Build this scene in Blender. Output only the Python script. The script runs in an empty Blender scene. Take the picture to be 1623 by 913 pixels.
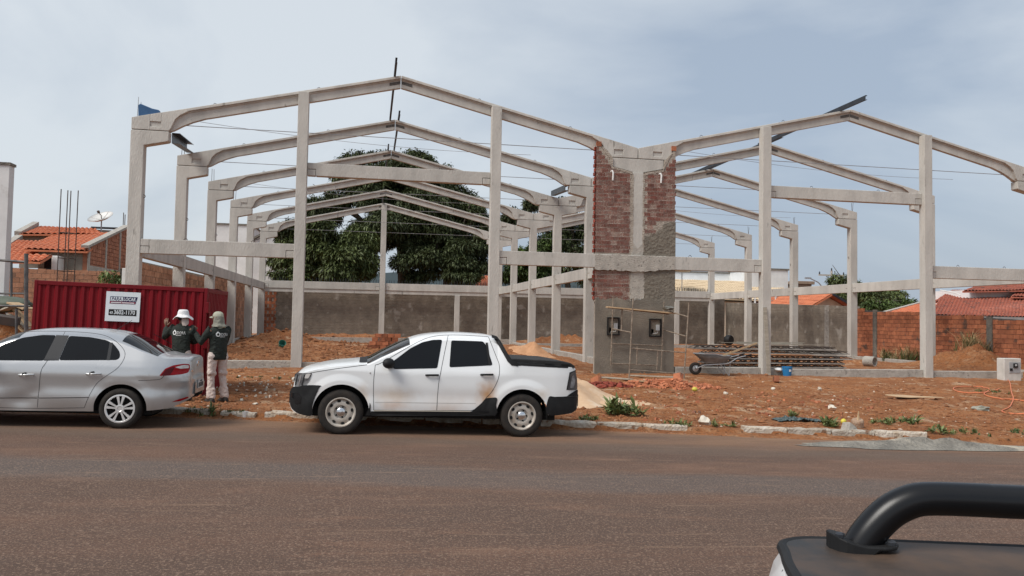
import bpy, bmesh, math, random
import numpy as np
from mathutils import Vector, Matrix
random.seed(7); np.random.seed(7)
R = math.radians
scene = bpy.context.scene
col = scene.collection

# ---------------------------------------------------------------- camera
EYE = 1.79
YAW, PITCH, ROLL, FPX = R(10.558), R(2.378), R(1.004), 1209.1
_r0 = Vector((math.cos(YAW), -math.sin(YAW), 0))
FWD = Vector((math.sin(YAW)*math.cos(PITCH), math.cos(YAW)*math.cos(PITCH), math.sin(PITCH)))
_u0 = _r0.cross(FWD)
RIGHT = _r0*math.cos(ROLL) + _u0*math.sin(ROLL)
UP = -_r0*math.sin(ROLL) + _u0*math.cos(ROLL)
cam = bpy.data.cameras.new('camera'); camo = bpy.data.objects.new('camera', cam); col.objects.link(camo)
camo.matrix_world = Matrix(((RIGHT.x, UP.x, -FWD.x, 0), (RIGHT.y, UP.y, -FWD.y, 0), (RIGHT.z, UP.z, -FWD.z, EYE), (0, 0, 0, 1)))
cam.sensor_width = 36; cam.lens = FPX/1623*36; cam.clip_start = .05; cam.clip_end = 6000
scene.camera = camo

def ray(px, py): return RIGHT*((px-811.5)/FPX) - UP*((py-456.5)/FPX) + FWD
def at_y(px, py, Y):          # the point at depth Y seen at a pixel of the photograph
    d = ray(px, py); p = d*(Y/d.y); return Vector((p.x, Y, p.z+EYE))
def at_x(px, py, X):
    d = ray(px, py); p = d*(X/d.x); return Vector((X, p.y, p.z+EYE))
def at_ground(px, py, z=None):
    d = ray(px, py); t = 10.0
    for _ in range(30):
        p = d*t; zz = (ground_z(p.x, p.y) if z is None else z)-EYE
        t = t*.3 + .7*(zz/d.z) if d.z < -1e-4 else 60
    p = d*t; return Vector((p.x, p.y, p.z+EYE))

# ---------------------------------------------------------------- sky, sun, exposure
SUN_EL, SUN_AZ = R(50), R(243)      # azimuth from +Y clockwise: the light comes from behind the camera, a little left
w = bpy.data.worlds.new('World'); scene.world = w; w.use_nodes = True
nt = w.node_tree; nt.nodes.clear()
def N(t, typ, **kw):
    n = t.nodes.new(typ)
    for k, v in kw.items():
        if k in ('inputs',):
            for i, val in v.items(): n.inputs[i].default_value = val
        else: setattr(n, k, v)
    return n
out = N(nt, 'ShaderNodeOutputWorld'); bg = N(nt, 'ShaderNodeBackground'); bg.inputs[1].default_value = 1.0
sky = N(nt, 'ShaderNodeTexSky'); sky.sky_type = 'NISHITA'; sky.sun_disc = False
sky.sun_elevation = SUN_EL; sky.sun_rotation = SUN_AZ; sky.dust_density = 3; sky.air_density = 1.2
sk = N(nt, 'ShaderNodeVectorMath', operation='SCALE'); sk.inputs[3].default_value = .085
nt.links.new(sky.outputs[0], sk.inputs[0])
tc = N(nt, 'ShaderNodeTexCoord'); mp = N(nt, 'ShaderNodeMapping'); mp.inputs['Location'].default_value = (.55, .2, .1); mp.inputs['Scale'].default_value = (1, 1, 2.2)
n1 = N(nt, 'ShaderNodeTexNoise'); n1.inputs['Scale'].default_value = 1.3; n1.inputs['Detail'].default_value = 8; n1.inputs['Roughness'].default_value = .52; n1.inputs['Distortion'].default_value = .5
rp = N(nt, 'ShaderNodeValToRGB'); rp.color_ramp.elements[0].position = .38; rp.color_ramp.elements[1].position = .62
rp.color_ramp.elements[0].color = (.31, .37, .455, 1); rp.color_ramp.elements[1].color = (.56, .60, .635, 1)
mx = N(nt, 'ShaderNodeMix', data_type='RGBA'); mx.inputs[0].default_value = .82
nt.links.new(tc.outputs['Generated'], mp.inputs[0]); nt.links.new(mp.outputs[0], n1.inputs[0]); nt.links.new(n1.outputs[0], rp.inputs[0])
nt.links.new(sk.outputs[0], mx.inputs[6]); nt.links.new(rp.outputs[0], mx.inputs[7]); nt.links.new(mx.outputs[2], bg.inputs[0]); nt.links.new(bg.outputs[0], out.inputs[0])
sl = bpy.data.lights.new('sun', 'SUN'); sl.energy = 2.4; sl.angle = R(28); sl.color = (1, .96, .90)
so = bpy.data.objects.new('sun', sl); col.objects.link(so)
sd = Vector((math.sin(SUN_AZ)*math.cos(SUN_EL), math.cos(SUN_AZ)*math.cos(SUN_EL), math.sin(SUN_EL)))
so.rotation_euler = sd.to_track_quat('Z', 'Y').to_euler(); so.location = sd*60
vs = scene.view_settings; vs.view_transform = 'Standard'; vs.look = 'None'; vs.exposure = 0.46; vs.gamma = 1
scene.render.engine = 'CYCLES'

# ---------------------------------------------------------------- helpers
def tag(o, label=None, cat=None, group=None, kind=None):
    if label: o['label'] = label
    if cat: o['category'] = cat
    if group: o['group'] = group
    if kind: o['kind'] = kind
    return o
def empty(name, loc=(0, 0, 0), label=None, cat=None, group=None, kind=None, rot=(0, 0, 0)):
    o = bpy.data.objects.new(name, None); col.objects.link(o); o.location = loc; o.rotation_euler = rot
    o.empty_display_size = .2
    return tag(o, label, cat, group, kind)
def link(name, me, mat=None, parent=None):
    o = bpy.data.objects.new(name, me); col.objects.link(o)
    if mat is not None and len(me.materials) == 0: me.materials.append(mat)
    if parent is not None: o.parent = parent
    return o
def copy_tree(o, parent=None):
    c = o.copy(); col.objects.link(c); c.parent = parent
    for ch in [x for x in CH.get(o.name, [])]: copy_tree(ch, c)
    return c
CH = {}
class MB:
    def __init__(s): s.v = []; s.f = []
    def add(s, vs, fs):
        b = len(s.v); s.v += [tuple(p) for p in vs]; s.f += [tuple(b+i for i in q) for q in fs]; return s
    def box(s, x0, x1, y0, y1, z0, z1):
        return s.add([(x0, y0, z0), (x1, y0, z0), (x1, y1, z0), (x0, y1, z0), (x0, y0, z1), (x1, y0, z1), (x1, y1, z1), (x0, y1, z1)],
                     [(0, 3, 2, 1), (4, 5, 6, 7), (0, 1, 5, 4), (1, 2, 6, 5), (2, 3, 7, 6), (3, 0, 4, 7)])
    def prism(s, poly, a0, a1, axis='y'):     # poly in (x,z) for axis y, (y,z) for x, (x,y) for z
        n = len(poly)
        area = sum(poly[i][0]*poly[(i+1) % n][1]-poly[(i+1) % n][0]*poly[i][1] for i in range(n))
        if area < 0: poly = poly[::-1]
        def P(p, a): return {'y': (p[0], a, p[1]), 'x': (a, p[0], p[1]), 'z': (p[0], p[1], a)}[axis]
        vs = [P(p, a0) for p in poly]+[P(p, a1) for p in poly]
        fl = axis == 'y'
        fs = [tuple(range(n)) if fl else tuple(range(n))[::-1], tuple(range(n, 2*n))[::-1] if fl else tuple(range(n, 2*n))]
        for i in range(n):
            j = (i+1) % n; q = (i, j, n+j, n+i); fs.append(q[::-1] if fl else q)
        return s.add(vs, fs)
    def tube(s, pts, r, n=8, caps=True, squash=1.0):
        pts = [Vector(p) for p in pts]; m = len(pts); rs = r if isinstance(r, (list, tuple)) else [r]*m
        ref = None; vs = []
        for i, p in enumerate(pts):
            t = (pts[min(i+1, m-1)]-pts[max(i-1, 0)])
            if t.length < 1e-9: t = Vector((0, 0, 1))
            t.normalize()
            if ref is None: ref = Vector((0, 0, 1)) if abs(t.z) < .9 else Vector((1, 0, 0))
            a = (ref-t*ref.dot(t)).normalized(); b = t.cross(a); ref = a
            for k in range(n):
                th = 2*math.pi*k/n; vs.append(p+a*(math.cos(th)*rs[i]*squash)+b*(math.sin(th)*rs[i]))
        fs = [(i*n+k, i*n+(k+1) % n, (i+1)*n+(k+1) % n, (i+1)*n+k) for i in range(m-1) for k in range(n)]
        if caps: fs += [tuple(range(n))[::-1], tuple(range((m-1)*n, m*n))]
        return s.add(vs, fs)
    def bar(s, p, q, wd, ht, up=(0, 0, 1)):
        p, q = Vector(p), Vector(q); t = (q-p).normalized(); u = Vector(up)
        if abs(t.dot(u)) > .98: u = Vector((0, 1, 0))
        a = t.cross(u).normalized(); b = a.cross(t); vs = []
        for c in (p, q):
            for sa, sb in ((-1, -1), (1, -1), (1, 1), (-1, 1)): vs.append(c+a*(sa*wd/2)+b*(sb*ht/2))
        return s.add(vs, [(0, 1, 2, 3), (7, 6, 5, 4), (0, 4, 5, 1), (1, 5, 6, 2), (2, 6, 7, 3), (3, 7, 4, 0)])
    def lathe(s, prof, n=24, origin=(0, 0, 0), axis='z', closed=False):
        ox, oy, oz = origin; vs = []
        for r, h in prof:
            for k in range(n):
                th = 2*math.pi*k/n; a, b = r*math.cos(th), r*math.sin(th)
                vs.append({'z': (ox+a, oy+b, oz+h), 'y': (ox+a, oy+h, oz+b), 'x': (ox+h, oy+a, oz+b)}[axis])
        m = len(prof); fs = []
        for i in range(m if closed else m-1):
            j = (i+1) % m
            for k in range(n):
                q = (i*n+k, i*n+(k+1) % n, j*n+(k+1) % n, j*n+k); fs.append(q if axis != 'y' else q[::-1])
        return s.add(vs, fs)
    def blob(s, c, rx, ry, rz, rnd=random, sub=1, rough=.25):
        bm = bmesh.new(); bmesh.ops.create_icosphere(bm, subdivisions=sub, radius=1)
        a = rnd.random()*6.28; ca, sa = math.cos(a), math.sin(a)
        vs = []
        for v in bm.verts:
            k = 1+rnd.uniform(-rough, rough); x, y, z = v.co.x*rx*k, v.co.y*ry*k, v.co.z*rz*k
            vs.append((c[0]+x*ca-y*sa, c[1]+x*sa+y*ca, c[2]+z))
        s.add(vs, [tuple(v.index for v in f.verts) for f in bm.faces]); bm.free(); return s
    def mesh(s, name):
        me = bpy.data.meshes.new(name); me.from_pydata(s.v, [], s.f); return me
    def build(s, name, mat, parent=None, smooth=False, bevel=0, fix=False):
        me = s.mesh(name)
        if fix:
            bm = bmesh.new(); bm.from_mesh(me); bmesh.ops.recalc_face_normals(bm, faces=bm.faces); bm.to_mesh(me); bm.free()
        me.materials.append(mat)
        if smooth:
            me.polygons.foreach_set('use_smooth', [True]*len(me.polygons))
            if smooth != 'all': me.set_sharp_from_angle(angle=R(38))
        o = link(name, me, None, parent)
        if bevel:
            b = o.modifiers.new('bevel', 'BEVEL'); b.width = bevel; b.segments = 2; b.limit_method = 'ANGLE'; b.angle_limit = R(40)
        if parent is not None: CH.setdefault(parent.name, []).append(o)
        return o

# value noise for heightfields
_perm = np.random.RandomState(3).rand(257, 257)
def vnoise(x, y):
    x = np.asarray(x, float); y = np.asarray(y, float)
    xi = np.floor(x).astype(int); yi = np.floor(y).astype(int); fx = x-xi; fy = y-yi
    fx = fx*fx*(3-2*fx); fy = fy*fy*(3-2*fy); xi %= 256; yi %= 256
    a = _perm[xi, yi]; b = _perm[xi+1, yi]; c = _perm[xi, yi+1]; d = _perm[xi+1, yi+1]
    return (a*(1-fx)+b*fx)*(1-fy)+(c*(1-fx)+d*fx)*fy
def fbm(x, y, o=4):
    t = 0; a = .5
    for i in range(o): t = t+a*(vnoise(np.asarray(x)*2**i+i*17.3, np.asarray(y)*2**i+i*9.1)-.5); a *= .5
    return t

# ---------------------------------------------------------------- materials
MATS = {}
def sRGB(r, g, b): 
    f = lambda c: (c/255/12.92) if c/255 <= .04045 else ((c/255+.055)/1.055)**2.4
    return (f(r), f(g), f(b))
def mat(name, c1, c2=None, rough=.8, scale=3., bump=.0, bscale=60., metal=0., spec=.4, coat=0., detail=6, obvar=0., fleck=None, alpha=1., stretch=(1, 1, 1), trans=0., contrast=(.35, .65), coords='Position', rvar=0.):
    if name in MATS: return MATS[name]
    m = bpy.data.materials.new(name); m.use_nodes = True; t = m.node_tree; L = t.links.new
    b = t.nodes['Principled BSDF']; b.inputs['Roughness'].default_value = rough; b.inputs['Metallic'].default_value = metal
    b.inputs['Specular IOR Level'].default_value = spec; b.inputs['Coat Weight'].default_value = coat; b.inputs['Coat Roughness'].default_value = .05
    if trans: b.inputs['Transmission Weight'].default_value = trans
    if c2 is None: c2 = tuple(x*.82 for x in c1)
    if coords == 'Position': src = N(t, 'ShaderNodeNewGeometry').outputs['Position']
    else: src = N(t, 'ShaderNodeTexCoord').outputs[coords]
    mp = N(t, 'ShaderNodeMapping'); mp.inputs['Scale'].default_value = stretch; L(src, mp.inputs[0])
    n = N(t, 'ShaderNodeTexNoise'); n.inputs['Scale'].default_value = scale; n.inputs['Detail'].default_value = detail; n.inputs['Roughness'].default_value = .62
    L(mp.outputs[0], n.inputs[0])
    mr = N(t, 'ShaderNodeMapRange'); mr.inputs[1].default_value = contrast[0]; mr.inputs[2].default_value = contrast[1]; L(n.outputs[0], mr.inputs[0])
    mixn = N(t, 'ShaderNodeMix', data_type='RGBA'); mixn.inputs[6].default_value = (*c1, 1); mixn.inputs[7].default_value = (*c2, 1); L(mr.outputs[0], mixn.inputs[0])
    colr = mixn.outputs[2]
    if fleck:                                   # (colour, scale, threshold)
        n2 = N(t, 'ShaderNodeTexNoise'); n2.inputs['Scale'].default_value = fleck[1]; n2.inputs['Detail'].default_value = 4; L(mp.outputs[0], n2.inputs[0])
        mr2 = N(t, 'ShaderNodeMapRange'); mr2.inputs[1].default_value = fleck[2]; mr2.inputs[2].default_value = fleck[2]+.09; L(n2.outputs[0], mr2.inputs[0])
        m2 = N(t, 'ShaderNodeMix', data_type='RGBA'); m2.inputs[7].default_value = (*fleck[0], 1); L(mr2.outputs[0], m2.inputs[0]); L(colr, m2.inputs[6]); colr = m2.outputs[2]
    if obvar:
        oi = N(t, 'ShaderNodeObjectInfo'); hs = N(t, 'ShaderNodeHueSaturation')
        a = N(t, 'ShaderNodeMapRange'); a.inputs[3].default_value = 1-obvar; a.inputs[4].default_value = 1+obvar; L(oi.outputs['Random'], a.inputs[0])
        at = N(t, 'ShaderNodeAttribute', attribute_name='tone'); ad = N(t, 'ShaderNodeMath', operation='ADD'); L(a.outputs[0], ad.inputs[0]); L(at.outputs['Fac'], ad.inputs[1]); L(ad.outputs[0], hs.inputs['Value'])
        L(colr, hs.inputs['Color']); colr = hs.outputs[0]
    L(colr, b.inputs['Base Color'])
    if bump:
        n3 = N(t, 'ShaderNodeTexNoise'); n3.inputs['Scale'].default_value = bscale; n3.inputs['Detail'].default_value = 5; L(mp.outputs[0], n3.inputs[0])
        bp = N(t, 'ShaderNodeBump'); bp.inputs['Strength'].default_value = min(1, bump); bp.inputs['Distance'].default_value = 1.2/bscale; L(n3.outputs[0], bp.inputs['Height']); L(bp.outputs[0], b.inputs['Normal'])
    if rvar:
        mr3 = N(t, 'ShaderNodeMapRange'); mr3.inputs[3].default_value = rough; mr3.inputs[4].default_value = min(1, rough+rvar); L(n.outputs[0], mr3.inputs[0]); L(mr3.outputs[0], b.inputs['Roughness'])
    if alpha < 1: b.inputs['Alpha'].default_value = alpha
    MATS[name] = m; return m
CONC = mat('precast_concrete', (.535, .51, .465), (.415, .395, .36), rough=.9, scale=2.2, bump=.35, bscale=30, fleck=((.25, .235, .21), 6, .67), stretch=(1, 1, .28), contrast=(.36, .68), obvar=.07)
CONC2 = mat('raw_concrete', (.44, .405, .355), (.32, .295, .26), rough=.92, scale=4, bump=.4, bscale=22, fleck=((.22, .2, .18), 12, .6))
MORTAR = mat('mortar', (.42, .365, .305), (.29, .25, .21), rough=.95, scale=6, bump=.8, bscale=25)
PLAST = mat('wet_render', (.235, .205, .165), (.14, .122, .10), rough=.9, scale=1.6, bump=.5, bscale=30, contrast=(.3, .7))
PLAST2 = mat('rough_render', (.20, .175, .14), (.15, .13, .105), rough=.95, scale=4, bump=.55, bscale=11)
BRICKH = mat('hollow_brick', (.27, .055, .033), (.18, .040, .026), rough=.9, scale=7, bump=.3, bscale=50, obvar=.22)
BRICKO = mat('orange_brick', (.45, .165, .08), (.30, .105, .055), rough=.92, scale=3, bump=.5, bscale=25, obvar=.38, fleck=((.15, .085, .06), 2.2, .60))
BRICKP = mat('pink_brick', (.52, .29, .19), (.40, .21, .13), rough=.92, scale=5, bump=.35, bscale=40, obvar=.18)
BRICKD = mat('house_brick', (.36, .15, .085), (.27, .11, .065), rough=.92, scale=2, bump=.4, bscale=30, obvar=.15)
STEEL = mat('dark_steel', (.06, .065, .075), (.035, .038, .045), rough=.5, metal=.6, scale=3)
REBAR = mat('rebar', (.12, .085, .07), (.07, .055, .05), rough=.75, metal=.5, scale=10)
WHITEW = mat('white_wall', (.72, .72, .71), (.6, .6, .59), rough=.85, scale=1.2, bump=.1, fleck=((.5, .49, .47), 2.5, .66))
CREAM = mat('cream_wall', (.62, .54, .43), (.52, .45, .36), rough=.88, scale=1.5)
TILE = mat('clay_tile', (.60, .20, .095), (.47, .15, .075), rough=.85, scale=2.2, fleck=((.3, .12, .08), 7, .64), obvar=.08)
TILEOLD = mat('old_clay_tile', (.46, .155, .095), (.33, .11, .075), rough=.88, scale=2.2, fleck=((.14, .085, .07), 3.5, .57))
TILECR = mat('cream_tile', (.60, .48, .33), (.50, .39, .26), rough=.85, scale=3)
WOOD = mat('raw_timber', (.50, .36, .22), (.38, .26, .15), rough=.85, scale=3, stretch=(1, 6, 6), obvar=.2)
WOODG = mat('weathered_timber', (.42, .37, .30), (.28, .25, .2), rough=.9, scale=3, stretch=(1, 6, 6), obvar=.2)
BLACKP = mat('black_plastic', (.011, .0112, .012), (.017, .017, .0175), rough=.6, spec=.25, scale=8, bump=.05, bscale=300)
RUBBER = mat('tyre_rubber', (.016, .0145, .0135), (.032, .025, .020), rough=.9, scale=9, bump=.2, bscale=80)
GLASSD = mat('tinted_glass', (.008, .009, .010), (.007, .007, .008), rough=.06, spec=.28, scale=1)
CHROME = mat('bright_metal', (.75, .75, .76), (.65, .65, .66), rough=.22, metal=1)
GALV = mat('galvanised_steel', (.42, .43, .44), (.32, .33, .34), rough=.5, metal=.7, scale=6)
WHITEP = mat('white_plastic', (.78, .78, .76), (.7, .7, .68), rough=.6)
PAPER = mat('pale_scrap', (.62, .57, .48), (.52, .46, .38), rough=.9, scale=8, obvar=.15)
DARK = mat('dark_void', (.01, .01, .01), (.008, .008, .008), rough=.9)
ORANGEP = mat('orange_plastic', (.70, .22, .10), (.62, .18, .08), rough=.5)
BLUEP = mat('blue_plastic', (.02, .22, .48), (.02, .18, .42), rough=.45)
# ================================================================ ground, road, kerb
def road_z(x): return -.02-.025*np.clip(x, -14, 32)
def kerb_y(x): return 13.84-.1138*(np.clip(x, -60, 60)+3.08)
MOUNDS = [(-4.4, 40.5, 2.3, 1.6, .62), (-1.5, 45.5, 4.2, 1.6, .40), (4.5, 46.6, 4, 1.2, .28), (23.2, 26.2, 1.7, 2.6, .85), (15.2, 26.9, 3.2, 1.0, .25), (20.2, 29.5, 1.6, 1.2, .3),
          (5.6, 30.5, 1.7, 1.2, .5), (12.2, 46.5, 3.0, 1.3, .5), (20.5, 40, 2.0, 2.2, .35), (-4.4, 26.5, 1.8, 1.5, .2), (-4.6, 32, 1.3, 2.2, .35), (8.6, 20.2, 1.6, .5, .10)]
def ground_z(x, y):
    x = np.asarray(x, float); y = np.asarray(y, float); yk = kerb_y(x)
    xc = np.clip(x, -14, 32)
    zk = road_z(x)+.075; zf = .25-.0087*xc; zb = .42-.004*xc
    t = np.clip((y-yk)/np.maximum(22.3-yk, 1), 0, 1); t = t*t*(3-2*t)*.6+t*.4
    z = zk*(1-t)+zf*t; t2 = np.clip((y-23)/24, 0, 1); z = z*(1-t2)+zb*t2
    inlot = np.clip((y-yk-.15)/.8, 0, 1)*np.clip((y-yk)/.3, 0, 1)
    z = z+inlot*(.16*fbm(x*.45, y*.45, 3)+.07*fbm(x*2.1, y*2.1, 3)+.035*fbm(x*7, y*7, 2))
    for mx_, my_, rx, ry, h in MOUNDS:
        q = ((x-mx_)/rx)**2+((y-my_)/ry)**2
        z = z+h*np.exp(-q*1.5)*(1+.9*fbm(x*1.7+mx_, y*1.7, 3)+.5*fbm(x*5, y*5, 2))
    z = np.where(y < yk-.02, road_z(x)-.06, z)
    return z
def axis_coords(lo, hi, step, far, grow=1.22):
    a = list(np.arange(lo, hi+1e-6, step)); s = step; p = hi
    while p < far: s *= grow; p += s; a.append(p)
    s = step; p = lo; b = []
    while p > -far: s *= grow; p -= s; b.append(p)
    return np.array(b[::-1]+a)
gx = axis_coords(-9, 25, .11, 1500); gy = axis_coords(11.4, 26, .09, 2600, 1.035)
gy = gy[(gy > -200)]; gy = np.concatenate([gy[gy < 11.4][::-6][::-1], gy[gy >= 11.4]])
GX, GY = np.meshgrid(gx, gy); GZ = ground_z(GX, GY)
nx, ny = len(gx), len(gy)
def grid_mesh(name, X, Y, Z):
    ny, nx = X.shape; me = bpy.data.meshes.new(name)
    co = np.stack([X, Y, Z], -1).reshape(-1, 3).astype(np.float32)
    i = (np.arange(ny-1)[:, None]*nx+np.arange(nx-1)[None]).reshape(-1); q = np.stack([i, i+1, i+nx+1, i+nx], -1).astype(np.int32)
    me.vertices.add(len(co)); me.vertices.foreach_set('co', co.ravel()); me.loops.add(q.size); me.loops.foreach_set('vertex_index', q.ravel())
    me.polygons.add(len(q)); me.polygons.foreach_set('loop_start', np.arange(0, q.size, 4, dtype=np.int32)); me.polygons.foreach_set('use_smooth', np.ones(len(q), bool))
    me.update(calc_edges=True); me.validate(); return me
def soil_material():
    m = bpy.data.materials.new('red_soil'); m.use_nodes = True; t = m.node_tree; L = t.links.new; b = t.nodes['Principled BSDF']
    b.inputs['Roughness'].default_value = .97; b.inputs['Specular IOR Level'].default_value = .15
    g = N(t, 'ShaderNodeNewGeometry')
    def noise(s, d=6, r=.6):
        n = N(t, 'ShaderNodeTexNoise'); n.inputs['Scale'].default_value = s; n.inputs['Detail'].default_value = d; n.inputs['Roughness'].default_value = r; L(g.outputs['Position'], n.inputs[0]); return n.outputs[0]
    def rng(v, a, c):
        n = N(t, 'ShaderNodeMapRange'); n.inputs[1].default_value = a; n.inputs[2].default_value = c; L(v, n.inputs[0]); return n.outputs[0]
    def mixc(f, a, c):
        n = N(t, 'ShaderNodeMix', data_type='RGBA'); L(f, n.inputs[0])
        for i, q in ((6, a), (7, c)):
            if isinstance(q, tuple): n.inputs[i].default_value = (*q, 1)
            else: L(q, n.inputs[i])
        return n.outputs[2]
    c = mixc(rng(noise(.55), .4, .6), (.375, .152, .060), (.275, .106, .044))
    c = mixc(rng(noise(3.2, 8, .7), .48, .66), c, (.43, .225, .115))
    c = mixc(rng(noise(.8, 8, .75), .56, .70), c, (.58, .43, .29))       # pale sandy dust
    c = mixc(rng(noise(14, 5, .7), .52, .66), c, (.10, .046, .025))
    c = mixc(rng(noise(6, 8, .8), .60, .68), c, (.42, .29, .18))
    c = mixc(rng(noise(40, 3, .7), .62, .72), c, (.46, .33, .23))
    L(c, b.inputs['Base Color'])
    bp = N(t, 'ShaderNodeBump'); bp.inputs['Strength'].default_value = 1; bp.inputs['Distance'].default_value = .09; L(noise(9, 8, .75), bp.inputs['Height']); L(bp.outputs[0], b.inputs['Normal'])
    return m
SOIL = soil_material()
ground = link('ground', grid_mesh('ground', GX, GY, GZ), SOIL); ground['kind'] = 'structure'

def road_material():
    m = bpy.data.materials.new('worn_asphalt'); m.use_nodes = True; t = m.node_tree; L = t.links.new; b = t.nodes['Principled BSDF']
    b.inputs['Specular IOR Level'].default_value = .3
    g = N(t, 'ShaderNodeNewGeometry'); sep = N(t, 'ShaderNodeSeparateXYZ'); L(g.outputs['Position'], sep.inputs[0])
    def math_(op, a, c):
        n = N(t, 'ShaderNodeMath', operation=op)
        for i, q in ((0, a), (1, c)):
            if isinstance(q, (int, float)): n.inputs[i].default_value = q
            else: L(q, n.inputs[i])
        return n.outputs[0]
    # distance in front of the kerb
    d = math_('SUBTRACT', math_('SUBTRACT', 13.84-.1138*3.08, math_('MULTIPLY', sep.outputs[0], .1138)), sep.outputs[1])
    mpn = N(t, 'ShaderNodeMapping'); mpn.inputs['Rotation'].default_value = (0, 0, R(6.5)); mpn.inputs['Scale'].default_value = (.22, 1, 1); L(g.outputs['Position'], mpn.inputs[0])
    def noise(s, dd=6, r=.6, along=False):
        n = N(t, 'ShaderNodeTexNoise'); n.inputs['Scale'].default_value = s; n.inputs['Detail'].default_value = dd; n.inputs['Roughness'].default_value = r
        L(mpn.outputs[0] if along else g.outputs['Position'], n.inputs[0]); return n.outputs[0]
    def rng(v, a, c, e=0, f=1):
        n = N(t, 'ShaderNodeMapRange'); n.inputs[1].default_value = a; n.inputs[2].default_value = c; n.inputs[3].default_value = e; n.inputs[4].default_value = f; L(v, n.inputs[0]); return n.outputs[0]
    def mixc(f, a, c):
        n = N(t, 'ShaderNodeMix', data_type='RGBA'); L(f, n.inputs[0])
        for i, q in ((6, a), (7, c)):
            if isinstance(q, tuple): n.inputs[i].default_value = (*q, 1)
            else: L(q, n.inputs[i])
        return n.outputs[2]
    dj = math_('ADD', d, math_('MULTIPLY', math_('SUBTRACT', noise(1.2, 5, .6, True), .5), 1.1))
    c = mixc(rng(noise(.8, 5, .6, True), .4, .62), (.112, .068, .049), (.145, .081, .055))
    c = mixc(rng(noise(2.2, 6, .65, True), .55, .72), c, (.205, .112, .073))
    band = math_('MULTIPLY', rng(dj, 3.7, 4.1), rng(dj, 5.2, 4.8)); c = mixc(math_('MULTIPLY', band, .75), c, (.088, .074, .067))
    band2 = math_('MULTIPLY', rng(dj, 1.35, 1.7), rng(dj, 2.5, 2.1)); c = mixc(math_('MULTIPLY', band2, .55), c, (.13, .095, .072))
    c = mixc(math_('MULTIPLY', rng(dj, 1.9, .2), rng(noise(1.6, 6, .7, True), .3, .6)), c, (.30, .175, .10))   # dust swept to the kerb
    c = mixc(math_('MULTIPLY', rng(dj, .5, .05), .85), c, (.27, .135, .07))
    grain = rng(d, 2.0, 6.0, .3, .75)
    c = mixc(math_('MULTIPLY', grain, rng(noise(48, 3, .7), .53, .62)), c, (.34, .23, .165))       # pale aggregate
    c = mixc(math_('MULTIPLY', grain, rng(noise(44, 3, .7), .54, .64)), c, (.06, .042, .033))
    c = mixc(math_('MULTIPLY', grain, rng(noise(120, 2, .7), .52, .66)), c, (.085, .06, .048))
    mp3 = N(t, 'ShaderNodeMapping'); mp3.inputs['Rotation'].default_value = (0, 0, R(6.5)); mp3.inputs['Scale'].default_value = (.06, 1, 1); L(g.outputs['Position'], mp3.inputs[0]); n9 = N(t, 'ShaderNodeTexNoise'); n9.inputs['Scale'].default_value = 7; n9.inputs['Detail'].default_value = 8; n9.inputs['Roughness'].default_value = .75; L(mp3.outputs[0], n9.inputs[0])
    c = mixc(math_('MULTIPLY', rng(n9.outputs[0], .58, .70), .6), c, (.33, .215, .145))
    c = mixc(math_('MULTIPLY', rng(n9.outputs[0], .42, .32), .45), c, (.085, .06, .047))
    c = mixc(rng(noise(5, 6, .75, True), .70, .76), c, (.33, .23, .16))
    L(c, b.inputs['Base Color']); L(rng(noise(3), .3, .7, .8, .95), b.inputs['Roughness'])
    smooth_ = math_('SUBTRACT', 1, math_('MULTIPLY', band, .7))
    bp = N(t, 'ShaderNodeBump'); bp.inputs['Distance'].default_value = .02; L(math_('MULTIPLY', smooth_, .8), bp.inputs['Strength']); L(noise(50, 5, .75), bp.inputs['Height']); L(bp.outputs[0], b.inputs['Normal'])
    return m
rx = np.concatenate([[-700, -200, -60], np.arange(-14, 32.1, 1.0), [60, 200, 700]]); ry = np.array([-12, -4, 0, 3, 5, 7, 9, 10.5, 12, 13])
RX, RY = np.meshgrid(rx, np.linspace(0, 1, 24)); KY = kerb_y(RX)+.02
RYY = -9+(KY+9)*RY**.8
road = link('road', grid_mesh('road', RX, RYY, road_z(RX)+0*RYY), road_material()); road['kind'] = 'structure'

KERB = mat('limewashed_kerb', (.54, .49, .42), (.38, .30, .22), rough=.95, scale=6, bump=.8, bscale=25, obvar=.18, fleck=((.22, .12, .07), 5, .60))
kerb = empty('kerb', (0, 0, 0), kind='structure')
rk = random.Random(5); xk = -13.0
def kerb_stone(x0, x1, dz=0., rot=0., dy=0., tilt=0.):
    L_ = x1-x0; mb = MB(); n = 6
    for i in range(n+1):
        pass
    prof = [(-.075, -.1), (-.075, .12), (-.055, .145), (.06, .145), (.075, .13), (.075, -.1)]
    vs = []; m = len(prof)
    for i in range(n+1):
        for (a, h) in prof:
            j = .008
            vs.append((L_*(i/n-.5)*.985, a+rk.uniform(-j, j), h+(rk.uniform(-.018, .004) if h > 0 else 0)))
    fs = [(i*m+k, (i+1)*m+k, (i+1)*m+k+1, i*m+k+1) for i in range(n) for k in range(m-1)]+[tuple(range(m)), tuple(range(n*m, n*m+m))[::-1]]
    mb.add(vs, fs); o = mb.build('kerb_stone', KERB, kerb, fix=True)
    xm = (x0+x1)/2; o.location = (xm, float(kerb_y(xm))+.075+dy, float(road_z(xm))+dz); o.rotation_euler = (tilt, .025, math.atan(-.1138)+rot)
while xk < 12.2:
    ln = rk.choice([.98, .98, .8, 1.0]); x1 = xk+ln
    xm = (xk+x1)/2
    if -2.55 < xm < -1.5: pass
    elif 5.55 < xm < 6.55: pass
    elif xm > 10.1: pass
    else: kerb_stone(xk, x1, rk.uniform(-.015, .01), rk.uniform(-.012, .012), 0, rk.uniform(-.04, .04))
    xk = x1+.012
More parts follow.
